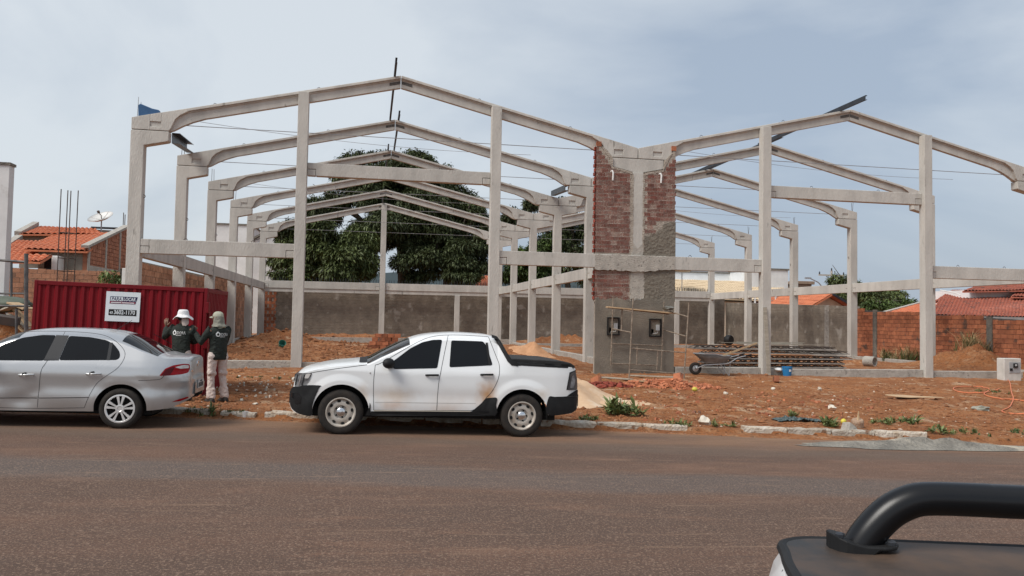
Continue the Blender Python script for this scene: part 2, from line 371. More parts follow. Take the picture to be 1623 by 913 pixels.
kerb_stone(-2.45, -1.85, -.045, -.13, -.02, .1); kerb_stone(-1.72, -1.1, -.03, .06, .0, -.1)

# ---- loose clods, pebbles and litter
def scatter_mesh(name, pts, sizes, seed=1):
    rs = np.random.RandomState(seed); n = len(pts)
    base = np.array([(1, 0, 0), (-1, 0, 0), (0, 1, 0), (0, -1, 0), (0, 0, 1), (0, 0, -1)], float)
    fb = np.array([(0, 2, 4), (2, 1, 4), (1, 3, 4), (3, 0, 4), (2, 0, 5), (1, 2, 5), (3, 1, 5), (0, 3, 5)])
    v = base[None]*rs.uniform(.55, 1.2, (n, 6, 1)); v = v*np.stack([rs.uniform(.7, 1.6, n), rs.uniform(.7, 1.3, n), rs.uniform(.45, .9, n)], -1)[:, None]
    a = rs.rand(n)*6.28; ca, sa = np.cos(a)[:, None], np.sin(a)[:, None]
    X = v[..., 0]*ca-v[..., 1]*sa; Y = v[..., 0]*sa+v[..., 1]*ca; v = np.stack([X, Y, v[..., 2]], -1)*np.asarray(sizes)[:, None, None]+np.asarray(pts)[:, None]
    f = (fb[None]+np.arange(n)[:, None, None]*6).reshape(-1, 3)
    me = bpy.data.meshes.new(name); me.from_pydata(v.reshape(-1, 3).tolist(), [], f.tolist()); return me
def scatter(name, matl, n, xr, yfun, size, seed, label, catg, parent=None):
    rs = np.random.RandomState(seed); x = rs.uniform(*xr, n); y = yfun(rs, x, n); s = size[0]*(size[1]/size[0])**(rs.rand(n)**2.2)
    z = ground_z(x, y)+s*.15; o = link(name, scatter_mesh(name, np.stack([x, y, z], -1), s, seed), matl, parent); return tag(o, label, catg, None, 'stuff')
CLOD = mat('soil_clod', (.30, .125, .052), (.17, .07, .032), rough=.97, scale=2.5)
scatter('soil_clods', CLOD, 9000, (-7, 24), lambda r, x, n: kerb_y(x)+.25+np.abs(r.normal(0, 1, n))*4.2, (.012, .075), 11, 'loose red soil clods strewn over the building plot', 'soil')
scatter('soil_clumps', CLOD, 2600, (-6.3, 4), lambda r, x, n: r.uniform(24, 45, n), (.03, .17), 12, 'rough red soil lumps dug up inside the concrete frame', 'soil')
scatter('pale_gravel', mat('pale_gravel', (.60, .50, .40), (.42, .30, .22), rough=.95, scale=4), 1500, (-7, 23), lambda r, x, n: kerb_y(x)+.2+np.abs(r.normal(0, 1, n))*4, (.008, .04), 13, 'pale gravel and mortar crumbs scattered on the red soil', 'gravel')
scatter('road_grit', mat('road_grit', (.36, .20, .12), (.24, .13, .08), rough=.97, scale=4), 2200, (-7, 12), lambda r, x, n: kerb_y(x)-.02-np.abs(r.normal(0, .16, n)), (.006, .03), 14, 'red grit lying in the gutter along the kerb', 'grit').location.z = .06

def heap(name, c, rx, ry, h, matl, label, catg, seed=0, n=40, m=16, rough=.35, p=1.3, sink=.03):
    rs = np.random.RandomState(seed); vs = []; fs = []
    ph = np.linspace(0, 2*math.pi, n, endpoint=False); out_ = 1+.35*fbm(np.cos(ph)*1.6+seed, np.sin(ph)*1.6, 3)*2
    for j in range(m+1):
        q = j/m
        for k in range(n):
            x = c[0]+math.cos(ph[k])*rx*q*out_[k]; y = c[1]+math.sin(ph[k])*ry*q*out_[k]
            g = float(ground_z(x, y)) if c[2] is None else c[2]+ (float(road_z(x))-float(road_z(c[0])))
            prof = (1-q)**p if p > 0 else max(0, 1-q*q)
            vs.append((x, y, g-sink*q+h*prof*(1+rough*2*float(fbm(x*2.2+seed, y*2.2, 3)))+(1-q)*h*rough*.5*float(fbm(x*8, y*8, 2))))
    for j in range(m):
        for k in range(n): fs.append((j*n+k, (j+1)*n+k, (j+1)*n+(k+1) % n, j*n+(k+1) % n))
    o = MB().add(vs, fs).build(name, matl, smooth='all'); return tag(o, label, catg)
SAND = mat('pale_sand', (.60, .42, .27), (.52, .34, .21), rough=.97, scale=3, bump=.5, bscale=40, fleck=((.66, .52, .38), 1.5, .5))
SANDO = mat('orange_sand', (.56, .31, .17), (.46, .24, .125), rough=.97, scale=3, bump=.6, bscale=25)
CEM = mat('mortar_spill', (.29, .265, .225), (.16, .146, .125), rough=.93, scale=2.5, bump=1, bscale=16, fleck=((.48, .42, .33), 1.6, .56))
p = at_ground(925, 648); heap('sand_heap', (p.x-.05, p.y+1.6, None), 1.5, 1.4, .66, SAND, 'pale sand heap spilling out behind the white pickup', 'sand heap', 3)
heap('sand_heap', (p.x+1.0, p.y+.9, None), 1.5, .8, .07, SAND, 'thin apron of spilled pale sand between pickup and weed clump', 'sand heap', 5, sink=.05)
p = at_y(846, 566, 30.0); heap('sand_heap', (p.x, 30.0, None), 1.05, .8, .40, SANDO, 'small orange sand heap inside the frame above the pickup bed', 'sand heap', 8)
p = at_ground(1440, 706, -.25); heap('mortar_spill', (p.x+.25, p.y-.1, float(road_z(p.x))+.012), 2.3, .48, .15, CEM, 'grey mixed mortar spilled over road beside the kerb', 'mortar', 9, n=64, rough=.9, p=1.6, sink=.01)

# soil washed over the gutter
gxs = np.arange(-13, 14, .05); nrow = 7; vs = []
wid = .16+.55*np.clip(fbm(gxs*.55, gxs*0+4.4, 4)+.12, 0, 1)*1.6+.10*fbm(gxs*5, gxs*0+1, 2)
for j in range(nrow):
    t = j/(nrow-1)
    for i, x in enumerate(gxs):
        y = float(kerb_y(x))+.06-(wid[i]+.06)*t; h = .022*(1-t)**1.5+.006*(1-t)+.03*(1-t)*abs(float(vnoise(x*9, y*9))-.5)
        vs.append((x, y, float(road_z(x))+h+(.004 if t < 1 else -.003)))
n_ = len(gxs); o = MB().add(vs, [(j*n_+i, (j+1)*n_+i, (j+1)*n_+i+1, j*n_+i+1) for j in range(nrow-1) for i in range(n_-1)]).build('gutter_dirt', SOIL, smooth='all'); tag(o, 'red dirt washed along the gutter beside the kerb', 'dirt', None, 'stuff')
# ================================================================ the precast concrete frame
XL, SPAN, SL, ZT, ZJ, CW = -6.73, 15.0, .2347, 7.31, 6.97, .36
Y0, SP, NF, TH = 22.9, 5.2, 6, .30
FY = [Y0+SP*i for i in range(NF)]
bld = empty('concrete_frame_building', (8.27, Y0, .2), 'grey precast concrete shed frame with two bare gables, no roof yet', 'building')
BO = Vector((8.27, Y0, .2))
def bpart(mb, name, m, parent=None, off=(0, 0, 0), **kw):
    # meshes are written in world coordinates; parts hang from the building's Empty
    o = mb.build(name, m, parent or bld, **kw)
    if parent is None: o.location = Vector(off)-BO
    return o
def half_rafter(sgn):
    mb = MB(); S = lambda pts: [(sgn*u, z) for u, z in pts]
    top = lambda u: SL*u
    U = SPAN/2-.008
    web = [(1.0, -.34), (1.12, -.30), (1.35, -.16), (1.62, -.03), (1.98, .10), (2.1, .125), (U, top(U)-.36), (U, top(U)-.05), (1.2, top(1.2)-.05), (.95, .1)]
    mb.prism(S(web), .085, .215)
    mb.prism(S([(1.2, top(1.2)-.085), (U, top(U)-.085), (U, top(U)), (1.2, top(1.2))]), 0, TH)
    mb.prism(S([(1.2, top(1.2)-.12), (U, top(U)-.12), (U, top(U)-.086), (1.2, top(1.2)-.086)]), .05, .25)
    blk = [(0.012, -.335), (1.0, -.335), (1.06, -.26), (1.16, .0), (1.3, .14), (1.5, top(1.5)-.1), (1.5, top(1.5)-.002), (0.012, -.002)]
    mb.prism(S(blk), .03, TH-.002)
    pk = (.50, .80, -.24, -.09)
    mb.prism(S([(0.012, -.335), (.5, -.335), (.5, top(.5)-.002), (0.012, -.002)]), -.002, .03)
    mb.prism(S([(.8, -.335), (1.0, -.335), (1.06, -.26), (1.16, .0), (1.3, .14), (1.5, top(1.5)-.1), (1.5, top(1.5)-.002), (.8, top(.8)-.002)]), -.002, .03)
    mb.prism(S([(.5, -.09), (.8, -.09), (.8, top(.8)-.002), (.5, top(.5)-.002)]), -.002, .03)
    mb.prism(S([(.5, -.335), (.8, -.335), (.8, -.24), (.5, -.24)]), -.002, .03)
    return mb
ME_L = half_rafter(1); ME_R = half_rafter(-1)
def loop_mb(c, r=.05, ax='x'):
    return MB().tube([(c[0]+r*math.cos(a)*(ax == 'x'), c[1]+r*math.cos(a)*(ax == 'y'), c[2]+r*math.sin(a)*1.3) for a in np.linspace(-.3, math.pi+.3, 9)], .008, 5)
meshL = meshR = None; loopL = None
def rafter(x_out, sgn, y):
    global meshL, meshR
    src = meshL if sgn > 0 else meshR
    if src is None:
        o = bpart(ME_L if sgn > 0 else ME_R, 'rafter', CONC, None, (x_out, y, ZT), fix=True, bevel=.012)
        if sgn > 0: meshL = o.data
        else: meshR = o.data
    else:
        o = link('rafter', src, None, bld); o.location = Vector((x_out, y, ZT))-BO
        b = o.modifiers.new('bevel', 'BEVEL'); b.width = .012; b.segments = 2; b.limit_method = 'ANGLE'; b.angle_limit = R(40)
    for u in (2.2, 5.1): loop_mb((sgn*u, .15, SL*u)).build('lifting_loop', REBAR, o)
    q = MB(); e = SPAN/2
    q.prism([(sgn*(e-.34), SL*(e-.34)-.24), (sgn*(e-.02), SL*(e-.02)-.24), (sgn*(e-.02), SL*(e-.02)-.15), (sgn*(e-.34), SL*(e-.34)-.15)], .078, .09)
    q.build('grout_patch', MORTAR_D, o)
    for k in (0, 1): MB().lathe([(.018, 0), (.018, .004), (0, .005)], 8, (sgn*(1.42+.16*k), .083, .02+.03*k), 'y').build('sleeve_hole', DARK, o)
    return o
MORTAR_D = mat('grout', (.16, .15, .14), (.07, .066, .06), rough=.95, scale=30, bump=.8, bscale=40)
def head_poly(kind):
    h = CW/2
    a = .83 if kind == 'v' else CW/2
    L_, R_ = (-h if kind == 'l' else -.86 if kind == 'v' else -(1.01-h)), (1.01-h if kind == 'l' else .86 if kind == 'v' else h)
    p = [(-h, 0), (h, 0)]
    if R_ > h: p += [(h, ZJ-.44), (R_-.04, ZJ-.30), (R_, ZJ-.27), (R_, ZJ-.012)]
    else: p += [(h, ZJ-.012)]
    if L_ < -h: p += [(L_, ZJ-.012), (L_, ZJ-.27), (L_+.04, ZJ-.30), (-h, ZJ-.44)]
    else: p += [(-h, ZJ-.012)]
    return p
colmesh = {}
LINES = {'l': XL+CW/2, 'v': XL+SPAN, 'r': XL+2*SPAN-CW/2}
rb = random.Random(2)
columns = {}
for k, X in LINES.items():
    for i, y in enumerate(FY):
        if k not in colmesh:
            o = bpart(MB().prism(head_poly(k), 0, TH), 'column', CONC, None, (X, y, 0), bevel=.015); colmesh[k] = o.data
        else:
            o = link('column', colmesh[k], None, bld); o.location = Vector((X, y, 0))-BO
            b = o.modifiers.new('bevel', 'BEVEL'); b.width = .015; b.segments = 2; b.limit_method = 'ANGLE'; b.angle_limit = R(40)
        columns[k, i] = o
        # lifting eye on the inner face and starter bars on the head
        sx = {'l': 1, 'v': -1, 'r': -1}[k]
        MB().tube([(sx*(CW/2+.05*math.sin(a)), .15, 5.1+.045*math.cos(a)) for a in np.linspace(0, math.pi, 7)], .009, 5).build('lifting_loop', REBAR, o)
        if k != 'v':
            for q in range(2):
                dx = (-.02 if k == 'l' else .0)+q*.075-.03; hh = (.48 if i in (0, 2) else .42)+rb.uniform(-.05, .08)
                if k == 'l' and i in (1, 4, 5): hh *= .35
                lean = rb.uniform(-.02, .02) if k == 'l' else (.05-q*.1)
                MB().tube([(dx, .1+.1*q, ZJ+.2), (dx+lean, .1+.1*q, ZT+.05+hh)], .0095, 5).build('starter_bar', GALV if i == 0 else REBAR, o)
for i, y in enumerate(FY):
    for x_out, s in ((XL, 1), (XL+SPAN, -1), (XL+SPAN, 1), (XL+2*SPAN, -1)): rafter(x_out, s, y)
    for g in range(2):              # tie rods under each gable
        xa, xb = XL+g*SPAN+1.45, XL+(g+1)*SPAN-1.45
        MB().tube([(xa-BO.x, y+.15-BO.y, ZJ+.22-BO.z), (xb-BO.x, y+.15-BO.y, ZJ+.22-BO.z)], .011, 5).build('tie_rod', GALV, bld)
        if i in (0, 2): MB().tube([(xa+(.35+7.5*t*1.3 if 1 else 0)-BO.x, y+.18-BO.y, ZJ+.36-.62*math.sin(t*math.pi*.5)*(1-.35*t)-BO.z) for t in np.linspace(0, 1, 12)], .006, 4).build('slack_wire', GALV, bld)
def roof_at(X):
    u = (X-XL) % SPAN; return ZT+SL*min(u, SPAN-u)
def box_part(name, x0, x1, y0, y1, z0, z1, m=None, **kw): return bpart(MB().box(x0, x1, y0, y1, z0, z1), name, m or CONC, None, (0, 0, 0), **kw)
for X in (-2.03, 3.68, 12.61, 18.55):           # wind columns of the front gables
    box_part('wind_column', X-.15, X+.15, Y0-.20, Y0+.075, 0, roof_at(X)-.095, bevel=.012)
yb = FY[5]
for g in (0, 1): box_part('wind_column', XL+SPAN*(g+.5)-.17, XL+SPAN*(g+.5)+.17, yb-.12, yb+.07, 0, ZT+SL*7.5-.14, bevel=.012)
for X in (5.55, 20.55): box_part('wind_column', X-.16, X+.16, yb-.02, yb+.25, 0, 3.28, bevel=.012)
def beam(x0, x1, y0, y1, z0, z1, n0=True, n1=True):
    d = .24; h = z0+(z1-z0)*.52
    p = [(x0+(d if n0 else 0), z0)]
    p += [(x1-(d if n1 else 0), z0)]
    if n1: p += [(x1-d, h), (x1, h)]
    p += [(x1, z1), (x0, z1)]
    if n0: p += [(x0, h), (x0+d, h)]
    o = bpart(MB().prism(p, y0, y1), 'beam', CONC, None, (0, 0, 0), bevel=.012)
    for f, x in ((n0, x0), (n1, x1)):
        if f:
            a, b_ = (x, x+d-.012) if x == x0 else (x-d+.012, x)
            box_part('bracket', a, b_, y0+.004, y1-.004, z0+.004, h-.012, bevel=.01)
    for t in (.28, .72):
        xx = x0+(x1-x0)*t; loop_mb((xx-BO.x, (y0+y1)/2-BO.y, z1-BO.z)).build('lifting_loop', REBAR, bld)
    return o
yf0, yf1 = Y0-.06, Y0+.16
beam(XL+CW+.003, -2.185, yf0+.07, yf1+.07, 3.47, 3.88)
beam(3.835, 12.455, yf0-.06, yf1-.06, 3.46, 3.88)
beam(18.705, 23.2-CW+.06, yf0, yf1, 3.45, 3.87)
beam(-1.875, 3.525, yf0, yf1, 5.89, 6.27)
beam(12.765, 18.395, yf0, yf1, 5.94, 6.33)
def side_beam(X, i, z0=3.40, z1=3.83, w=.2):
    y0, y1 = FY[i]+TH+.004, FY[i+1]-.004; d = .24; h = (z0+z1)/2
    o = bpart(MB().prism([(y0+d, z0), (y1-d, z0), (y1-d, h), (y1, h), (y1, z1), (y0, z1), (y0, h), (y0+d, h)], X-w/2, X+w/2, 'x'), 'beam', CONC, None, (0, 0, 0), bevel=.012)
    for a, b_ in ((y0, y0+d-.012), (y1-d+.012, y1)): box_part('bracket', X-w/2+.004, X+w/2-.004, a, b_, z0+.004, h-.012)
for k, X in LINES.items():
    for i in range(5): side_beam(X+({'l': .05, 'v': 0, 'r': 0}[k]), i)
for xa, xb in ((LINES['l']+CW/2+.004, XL+7.5-.19), (XL+7.5+.19, LINES['v']-CW/2-.004), (LINES['v']+CW/2+.004, XL+22.5-.19), (XL+22.5+.19, LINES['r']-CW/2-.004)):
    beam(xa, xb, yb-.02, yb+.2, 3.50, 3.95); box_part('ledge_beam', xa, xb, yb+.03, yb+.15, 3.28, 3.497)
# plinth beams on the ground
def gz(x, y): return float(ground_z(x, y))
PZ = lambda x: .46-.0085*x
for xa, xb in ((XL+CW+.003, -2.185), (-1.875, 3.525), (9.55, 12.455), (12.765, 18.395), (18.705, 22.3)):
    m_ = (xa+xb)/2; box_part('plinth_beam', xa, xb, Y0-.1, Y0+.1, -.25, PZ(m_)+(.02 if xa > 9 else 0), CONC2, bevel=.015)
for k, X in LINES.items():
    for i in range(5): box_part('plinth_beam', X-.1, X+.1, FY[i]+TH+.004, FY[i+1]-.004, -.2, .52-.009*X+.015*i, CONC2, bevel=.015)
for g in (0, 1): box_part('plinth_beam', XL+g*SPAN+.4, XL+(g+1)*SPAN-.4, FY[4]-.9, FY[4]-.68, -.1, .66-.2*g, CONC2)

# ---- brick infill pillar with meter boxes
PX0, PX1, PY = 6.85, 9.53, 22.86
def hollow_brick_mesh(wd, ht, dp, nx_=4, nz_=2):
    mb = MB(); k = .008
    cw_ = (wd-k*(nx_+1))/nx_; chh = (ht-k*(nz_+1))/nz_
    xs = [0]; zs = [0]
    for i in range(nx_): xs += [xs[-1]+k, xs[-1]+k+cw_]
    xs.append(wd)
    for i in range(nz_): zs += [zs[-1]+k, zs[-1]+k+chh]
    zs.append(ht)
    for i in range(len(xs)-1):
        for j in range(len(zs)-1):
            x0, x1, z0, z1 = xs[i], xs[i+1], zs[j], zs[j+1]
            if i % 2 == 1 and j % 2 == 1:
                d = .05; mb.add([(x0, 0, z0), (x1, 0, z0), (x1, 0, z1), (x0, 0, z1), (x0, d, z0), (x1, d, z0), (x1, d, z1), (x0, d, z1)],
                                [(4, 5, 6, 7), (0, 1, 5, 4), (1, 2, 6, 5), (2, 3, 7, 6), (3, 0, 4, 7)])
            else: mb.add([(x0, 0, z0), (x1, 0, z0), (x1, 0, z1), (x0, 0, z1)], [(0, 1, 2, 3)])
    mb.add([(0, 0, 0), (wd, 0, 0), (wd, 0, ht), (0, 0, ht), (0, dp, 0), (wd, dp, 0), (wd, dp, ht), (0, dp, ht)], [(1, 0, 4, 5), (2, 1, 5, 6), (3, 2, 6, 7), (0, 3, 7, 4), (5, 4, 7, 6)])
    me = mb.mesh('hollow_brick'); me.materials.append(BRICKH); return me
BW, BH, JX, JZ = .19, .102, .016, .032
hb = [hollow_brick_mesh(BW, BH, .17, 4, 2), hollow_brick_mesh(BW*.62, BH, .17, 2, 2)]
panel = bpart(MB().prism([(PX0+.03, 2.4), (8.08, 2.4), (8.08, 6.5), (7.43, 6.65), (7.395, 6.96), (7.27, 7.05), (7.1, 7.28), (PX0+.03, 7.3)], PY+.003, PY+.19), 'brick_panel', MORTAR, None)
panel2 = bpart(MB().prism([(8.46, 2.4), (PX1-.02, 2.4), (PX1-.02, 7.3), (9.44, 7.28), (9.27, 7.05), (9.145, 6.96), (9.11, 6.65), (8.46, 6.5)], PY+.003, PY+.19), 'brick_panel', MORTAR, None)
rbk = random.Random(9)
def corbel_clear(x, z):     # is there room below the column head at this place
    d = abs(x-8.27)
    if d < .2: return False
    if d < .86: return z < ZJ-.45+(d-.18)*.2
    if d < 1.0: return z < 6.96
    if d < 1.16: return z < 7.1
    return z < 7.3
for par, xa, xb in ((panel, PX0, 8.07), (panel2, 8.47, PX1)):
    row = 0; z = 2.47
    while z < 7.3:
        x = xa+(0 if row % 2 else -.0)+(0 if row % 2 == 0 else -.022)
        first = True
        while x < xb-.06:
            half = (row % 2 == 1 and first) or (xb-x) < BW+.01
            wd = BW*.62 if half else BW
            if x+wd > xb+.03: break
            xm = x+wd/2
            skip = (3.40 < z+BH and z < 3.90) or not corbel_clear(xm, z+BH+.01) or not corbel_clear(x+wd, z+BH) or not corbel_clear(x, z+BH)
            if par is panel2 and (z < 4.55 or (z < 4.95 and xm > 8.75-(z-4.55)*-.6)): skip = True
            if not skip:
                o = link('brick', hb[1 if half else 0], None, par); CH.setdefault(par.name, []).append(o)
                o.location = Vector((x, PY-.006+rbk.uniform(-.006, .006), z+rbk.uniform(-.003, .003))); o.rotation_euler = (0, rbk.uniform(-.012, .012), rbk.uniform(-.015, .015))
            x += wd+JX+rbk.uniform(-.002, .003); first = False
        z += BH+JZ; row += 1
for pnl in (panel, panel2):         # the panels' meshes are in world space while their origin sits at -BO
    pnl.data.transform(Matrix.Translation(-Vector((0, 0, 0))))
def rough_slab(name, pts, y0, y1, m, jag=.03, parent=None, seed=1, step=.07):
    rr = random.Random(seed); P = []
    for (a, b_, jg) in pts:
        P.append((a, b_, jg))
    poly = []
    for k in range(len(P)):
        x0, z0, j0 = P[k]; x1, z1, _ = P[(k+1) % len(P)]; L_ = math.hypot(x1-x0, z1-z0); n = max(1, int(L_/step)) if j0 else 1
        for i in range(n):
            t = i/n; poly.append((x0+(x1-x0)*t+(rr.uniform(-jag, jag) if j0 and i else 0), z0+(z1-z0)*t+(rr.uniform(-jag, jag) if j0 and i else 0)))
    return bpart(MB().prism(poly, y0, y1), name, m, parent)
rough_slab('render_coat', [(6.90, .1, 0), (9.5, .1, 0), (9.5, 2.55, 1), (8.9, 2.48, 1), (8.6, 2.58, 1), (8.1, 2.42, 1), (7.6, 2.55, 1), (7.2, 2.44, 1), (6.90, 2.52, 0)], PY-.035, PY+.02, PLAST, .035, seed=3)
box_part('pillar_core', 6.92, 9.48, PY+.021, PY+.2, .05, 2.42, MORTAR)
rough_slab('render_coat', [(8.5, 2.45, 0), (9.52, 2.45, 0), (9.52, 3.45, 0), (8.5, 3.45, 1)], PY-.028, PY+.015, PLAST2, .03, seed=4)
rough_slab('render_coat', [(8.5, 3.88, 0), (9.525, 3.88, 0), (9.525, 4.98, 1), (9.2, 4.92, 1), (8.86, 4.62, 1), (8.5, 4.5, 1)], PY-.026, PY+.015, PLAST2, .045, seed=5)
rough_slab('mortar_smear', [(8.04, 2.5, 1), (8.50, 2.5, 1), (8.5, 3.46, 1), (8.42, 4.25, 1), (8.25, 4.1, 1), (8.12, 4.3, 1), (8.05, 3.5, 1)], PY-.014, PY+.03, CONC2, .035, seed=6)
box_part('column_face', 8.105, 8.435, PY-.004, PY+.04, 2.45, 6.50, CONC)
for xe in (8.085, 8.452): rough_slab('mortar_smear', [(xe-.03, 4.0, 1), (xe+.03, 4.0, 1), (xe+.03, 6.45, 1), (xe-.03, 6.45, 1)], PY-.008, PY+.03, MORTAR, .014, seed=int(xe*100))
rough_slab('mortar_smear', [(6.86, 3.40, 1), (8.5, 3.37, 1), (8.9, 3.42, 1), (9.5, 3.47, 0), (9.5, 3.87, 1), (6.86, 3.87, 1)], yf0-.066, yf0-.03, CONC2, .022, seed=7)
rough_slab('mortar_smear', [(7.05, 7.25, 1), (7.33, 6.9, 1), (7.38, 6.62, 1), (8.05, 6.44, 1), (8.05, 6.52, 0), (7.42, 6.66, 0), (7.42, 6.95, 0), (7.2, 7.2, 0)], PY-.012, PY+.04, MORTAR, .03, seed=8)
rough_slab('mortar_smear', [(9.4, 7.2, 0), (9.15, 6.95, 0), (9.15, 6.66, 0), (8.5, 6.52, 0), (8.5, 6.44, 1), (9.1, 6.58, 1), (9.22, 6.85, 1)], PY-.012, PY+.04, MORTAR, .03, seed=9)
for x0, m_ in ((6.87, 0), (9.36, 1)): box_part('orange_brick', x0+.02, x0+.17, PY-.012, PY+.1, 7.28, 7.43, BRICKO)
for x in (7.42, 9.02): bpart(MB().tube([(x, PY-.02, 6.22), (x, PY-.05, 6.45), (x-.02, PY-.03, 6.52), (x-.06, PY+.02, 6.5)], .028, 8), 'drain_pipe_stub', WHITEP, None, smooth=True)
METER = mat('meter_device', (.5, .52, .52), (.4, .42, .43), rough=.5)
for (xa, xb, za, zb_) in ((7.28, 7.68, 1.36, 1.92), (8.66, 9.06, 1.33, 1.90)):
    fr = MB(); y0, y1, t = PY-.085, PY+.03, .035
    fr.box(xa, xa+t, y0, y1, za, zb_); fr.box(xb-t, xb, y0, y1, za, zb_); fr.box(xa+t, xb-t, y0, y1, za, za+t); fr.box(xa+t, xb-t, y0, y1, zb_-t, zb_); fr.box(xa+t, xb-t, y1-.02, y1, za+t, zb_-t)
    f = bpart(fr, 'meter_box', BLACKP, None)
    MB().box(xb-.17, xb-.06, y0+.02, y1-.022, za+.2, za+.38).build('meter', METER, f); MB().box(xa+.07, xa+.15, y0+.05, y1-.022, za+.08, za+.24).build('breaker', METER, f)
    MB().tube([(xb-.11, y0+.05, za+.2), (xb-.12, y0+.03, za+.12), (xa+.11, y0+.03, za+.1)], .008, 5).build('wiring', WHITEP, f)

# ---- loose steel channels waiting on the frame
def channel(name, p, q, label, h=.15, wd=.06, m=STEEL, up=(0, 0, 1), grp='loose steel purlins left on the frame'):
    p, q = Vector(p), Vector(q); t = (q-p).normalized(); a = t.cross(Vector(up)).normalized(); u = a.cross(t); mb = MB(); th = .006
    o = Vector(p)
    def slab(c0, c1, d0, d1):
        vs = []
        for e in (Vector(), q-p):
            for s_, v_ in ((c0, d0), (c1, d0), (c1, d1), (c0, d1)): vs.append(e+a*s_+u*v_)
        mb.add(vs, [(0, 1, 2, 3), (7, 6, 5, 4), (0, 4, 5, 1), (1, 5, 6, 2), (2, 6, 7, 3), (3, 7, 4, 0)])
    slab(0, th, 0, h); slab(th, wd, 0, th); slab(th, wd, h-th, h); slab(wd-th, wd, th, .02); slab(wd-th, wd, h-.02, h-th)
    ob = mb.build(name, m, fix=True); ob.location = o; return tag(ob, label, 'purlin', grp)
rz = lambda X: roof_at(X)+.006
def ridge_pur(X, ya, yb_, z_off, label, lift=0.): channel('steel_purlin', (X, ya, rz(X)+lift), (X, yb_, rz(X)+z_off), label)
ridge_pur(.55, Y0-1.25, FY[1]+.2, 0, 'dark steel purlin overhanging the front left ridge')
ridge_pur(.86, FY[1]-.75, FY[2]+.2, 0, 'dark steel purlin along the ridge from second to third left gable')
ridge_pur(.60, FY[2]-.6, FY[3]+.15, 0, 'dark steel purlin along the ridge from third to fourth left gable')
ridge_pur(.62, FY[4]+.05, FY[5]+.1, 0, 'dark steel purlin between the two rearmost left gables')
ridge_pur(15.35, Y0-1.35, FY[1]+.3, 0, 'dark steel purlin overhanging the front right ridge')
ridge_pur(15.55, FY[1]-1.2, FY[2]+.2, 0, 'dark steel purlin along the ridge from second to third right gable')
ridge_pur(15.3, FY[2]-1.0, FY[3]+.2, 0, 'shorter dark steel purlin resting on the third right gable')
gce = at_y(296, 242, FY[1]+.15)
channel('steel_gutter_channel', (XL+1.02, Y0+.31, ZJ-.28), (gce.x, FY[1]+.15, gce.z), 'dark grey channel leaning from front left column head to second frame', .30, .22, mat('grey_channel', (.10, .115, .13), (.07, .08, .09), rough=.45, metal=.4))
channel('steel_gutter_channel', (8.27-.95, FY[1]+.31, ZJ-.15), (8.27-.35, FY[2]+.02, rz(8.27-.35)), 'dark grey channel lying beside the brick pillar behind second valley column', .22, .2, MATS['grey_channel'])
tag(MB().prism([(XL+.16, ZT+.045), (XL+.75, ZT+.18), (XL+.7, ZT+.27), (XL+.52, ZT+.30), (XL+.2, ZT+.42), (XL+.15, ZT+.38)], Y0+.08, Y0+.24).build('blue_tarpaulin', mat('tarp_blue', (.03, .10, .22), (.02, .07, .17), rough=.6), None, bevel=.02), 'folded blue tarpaulin on top of the front left column', 'tarpaulin')

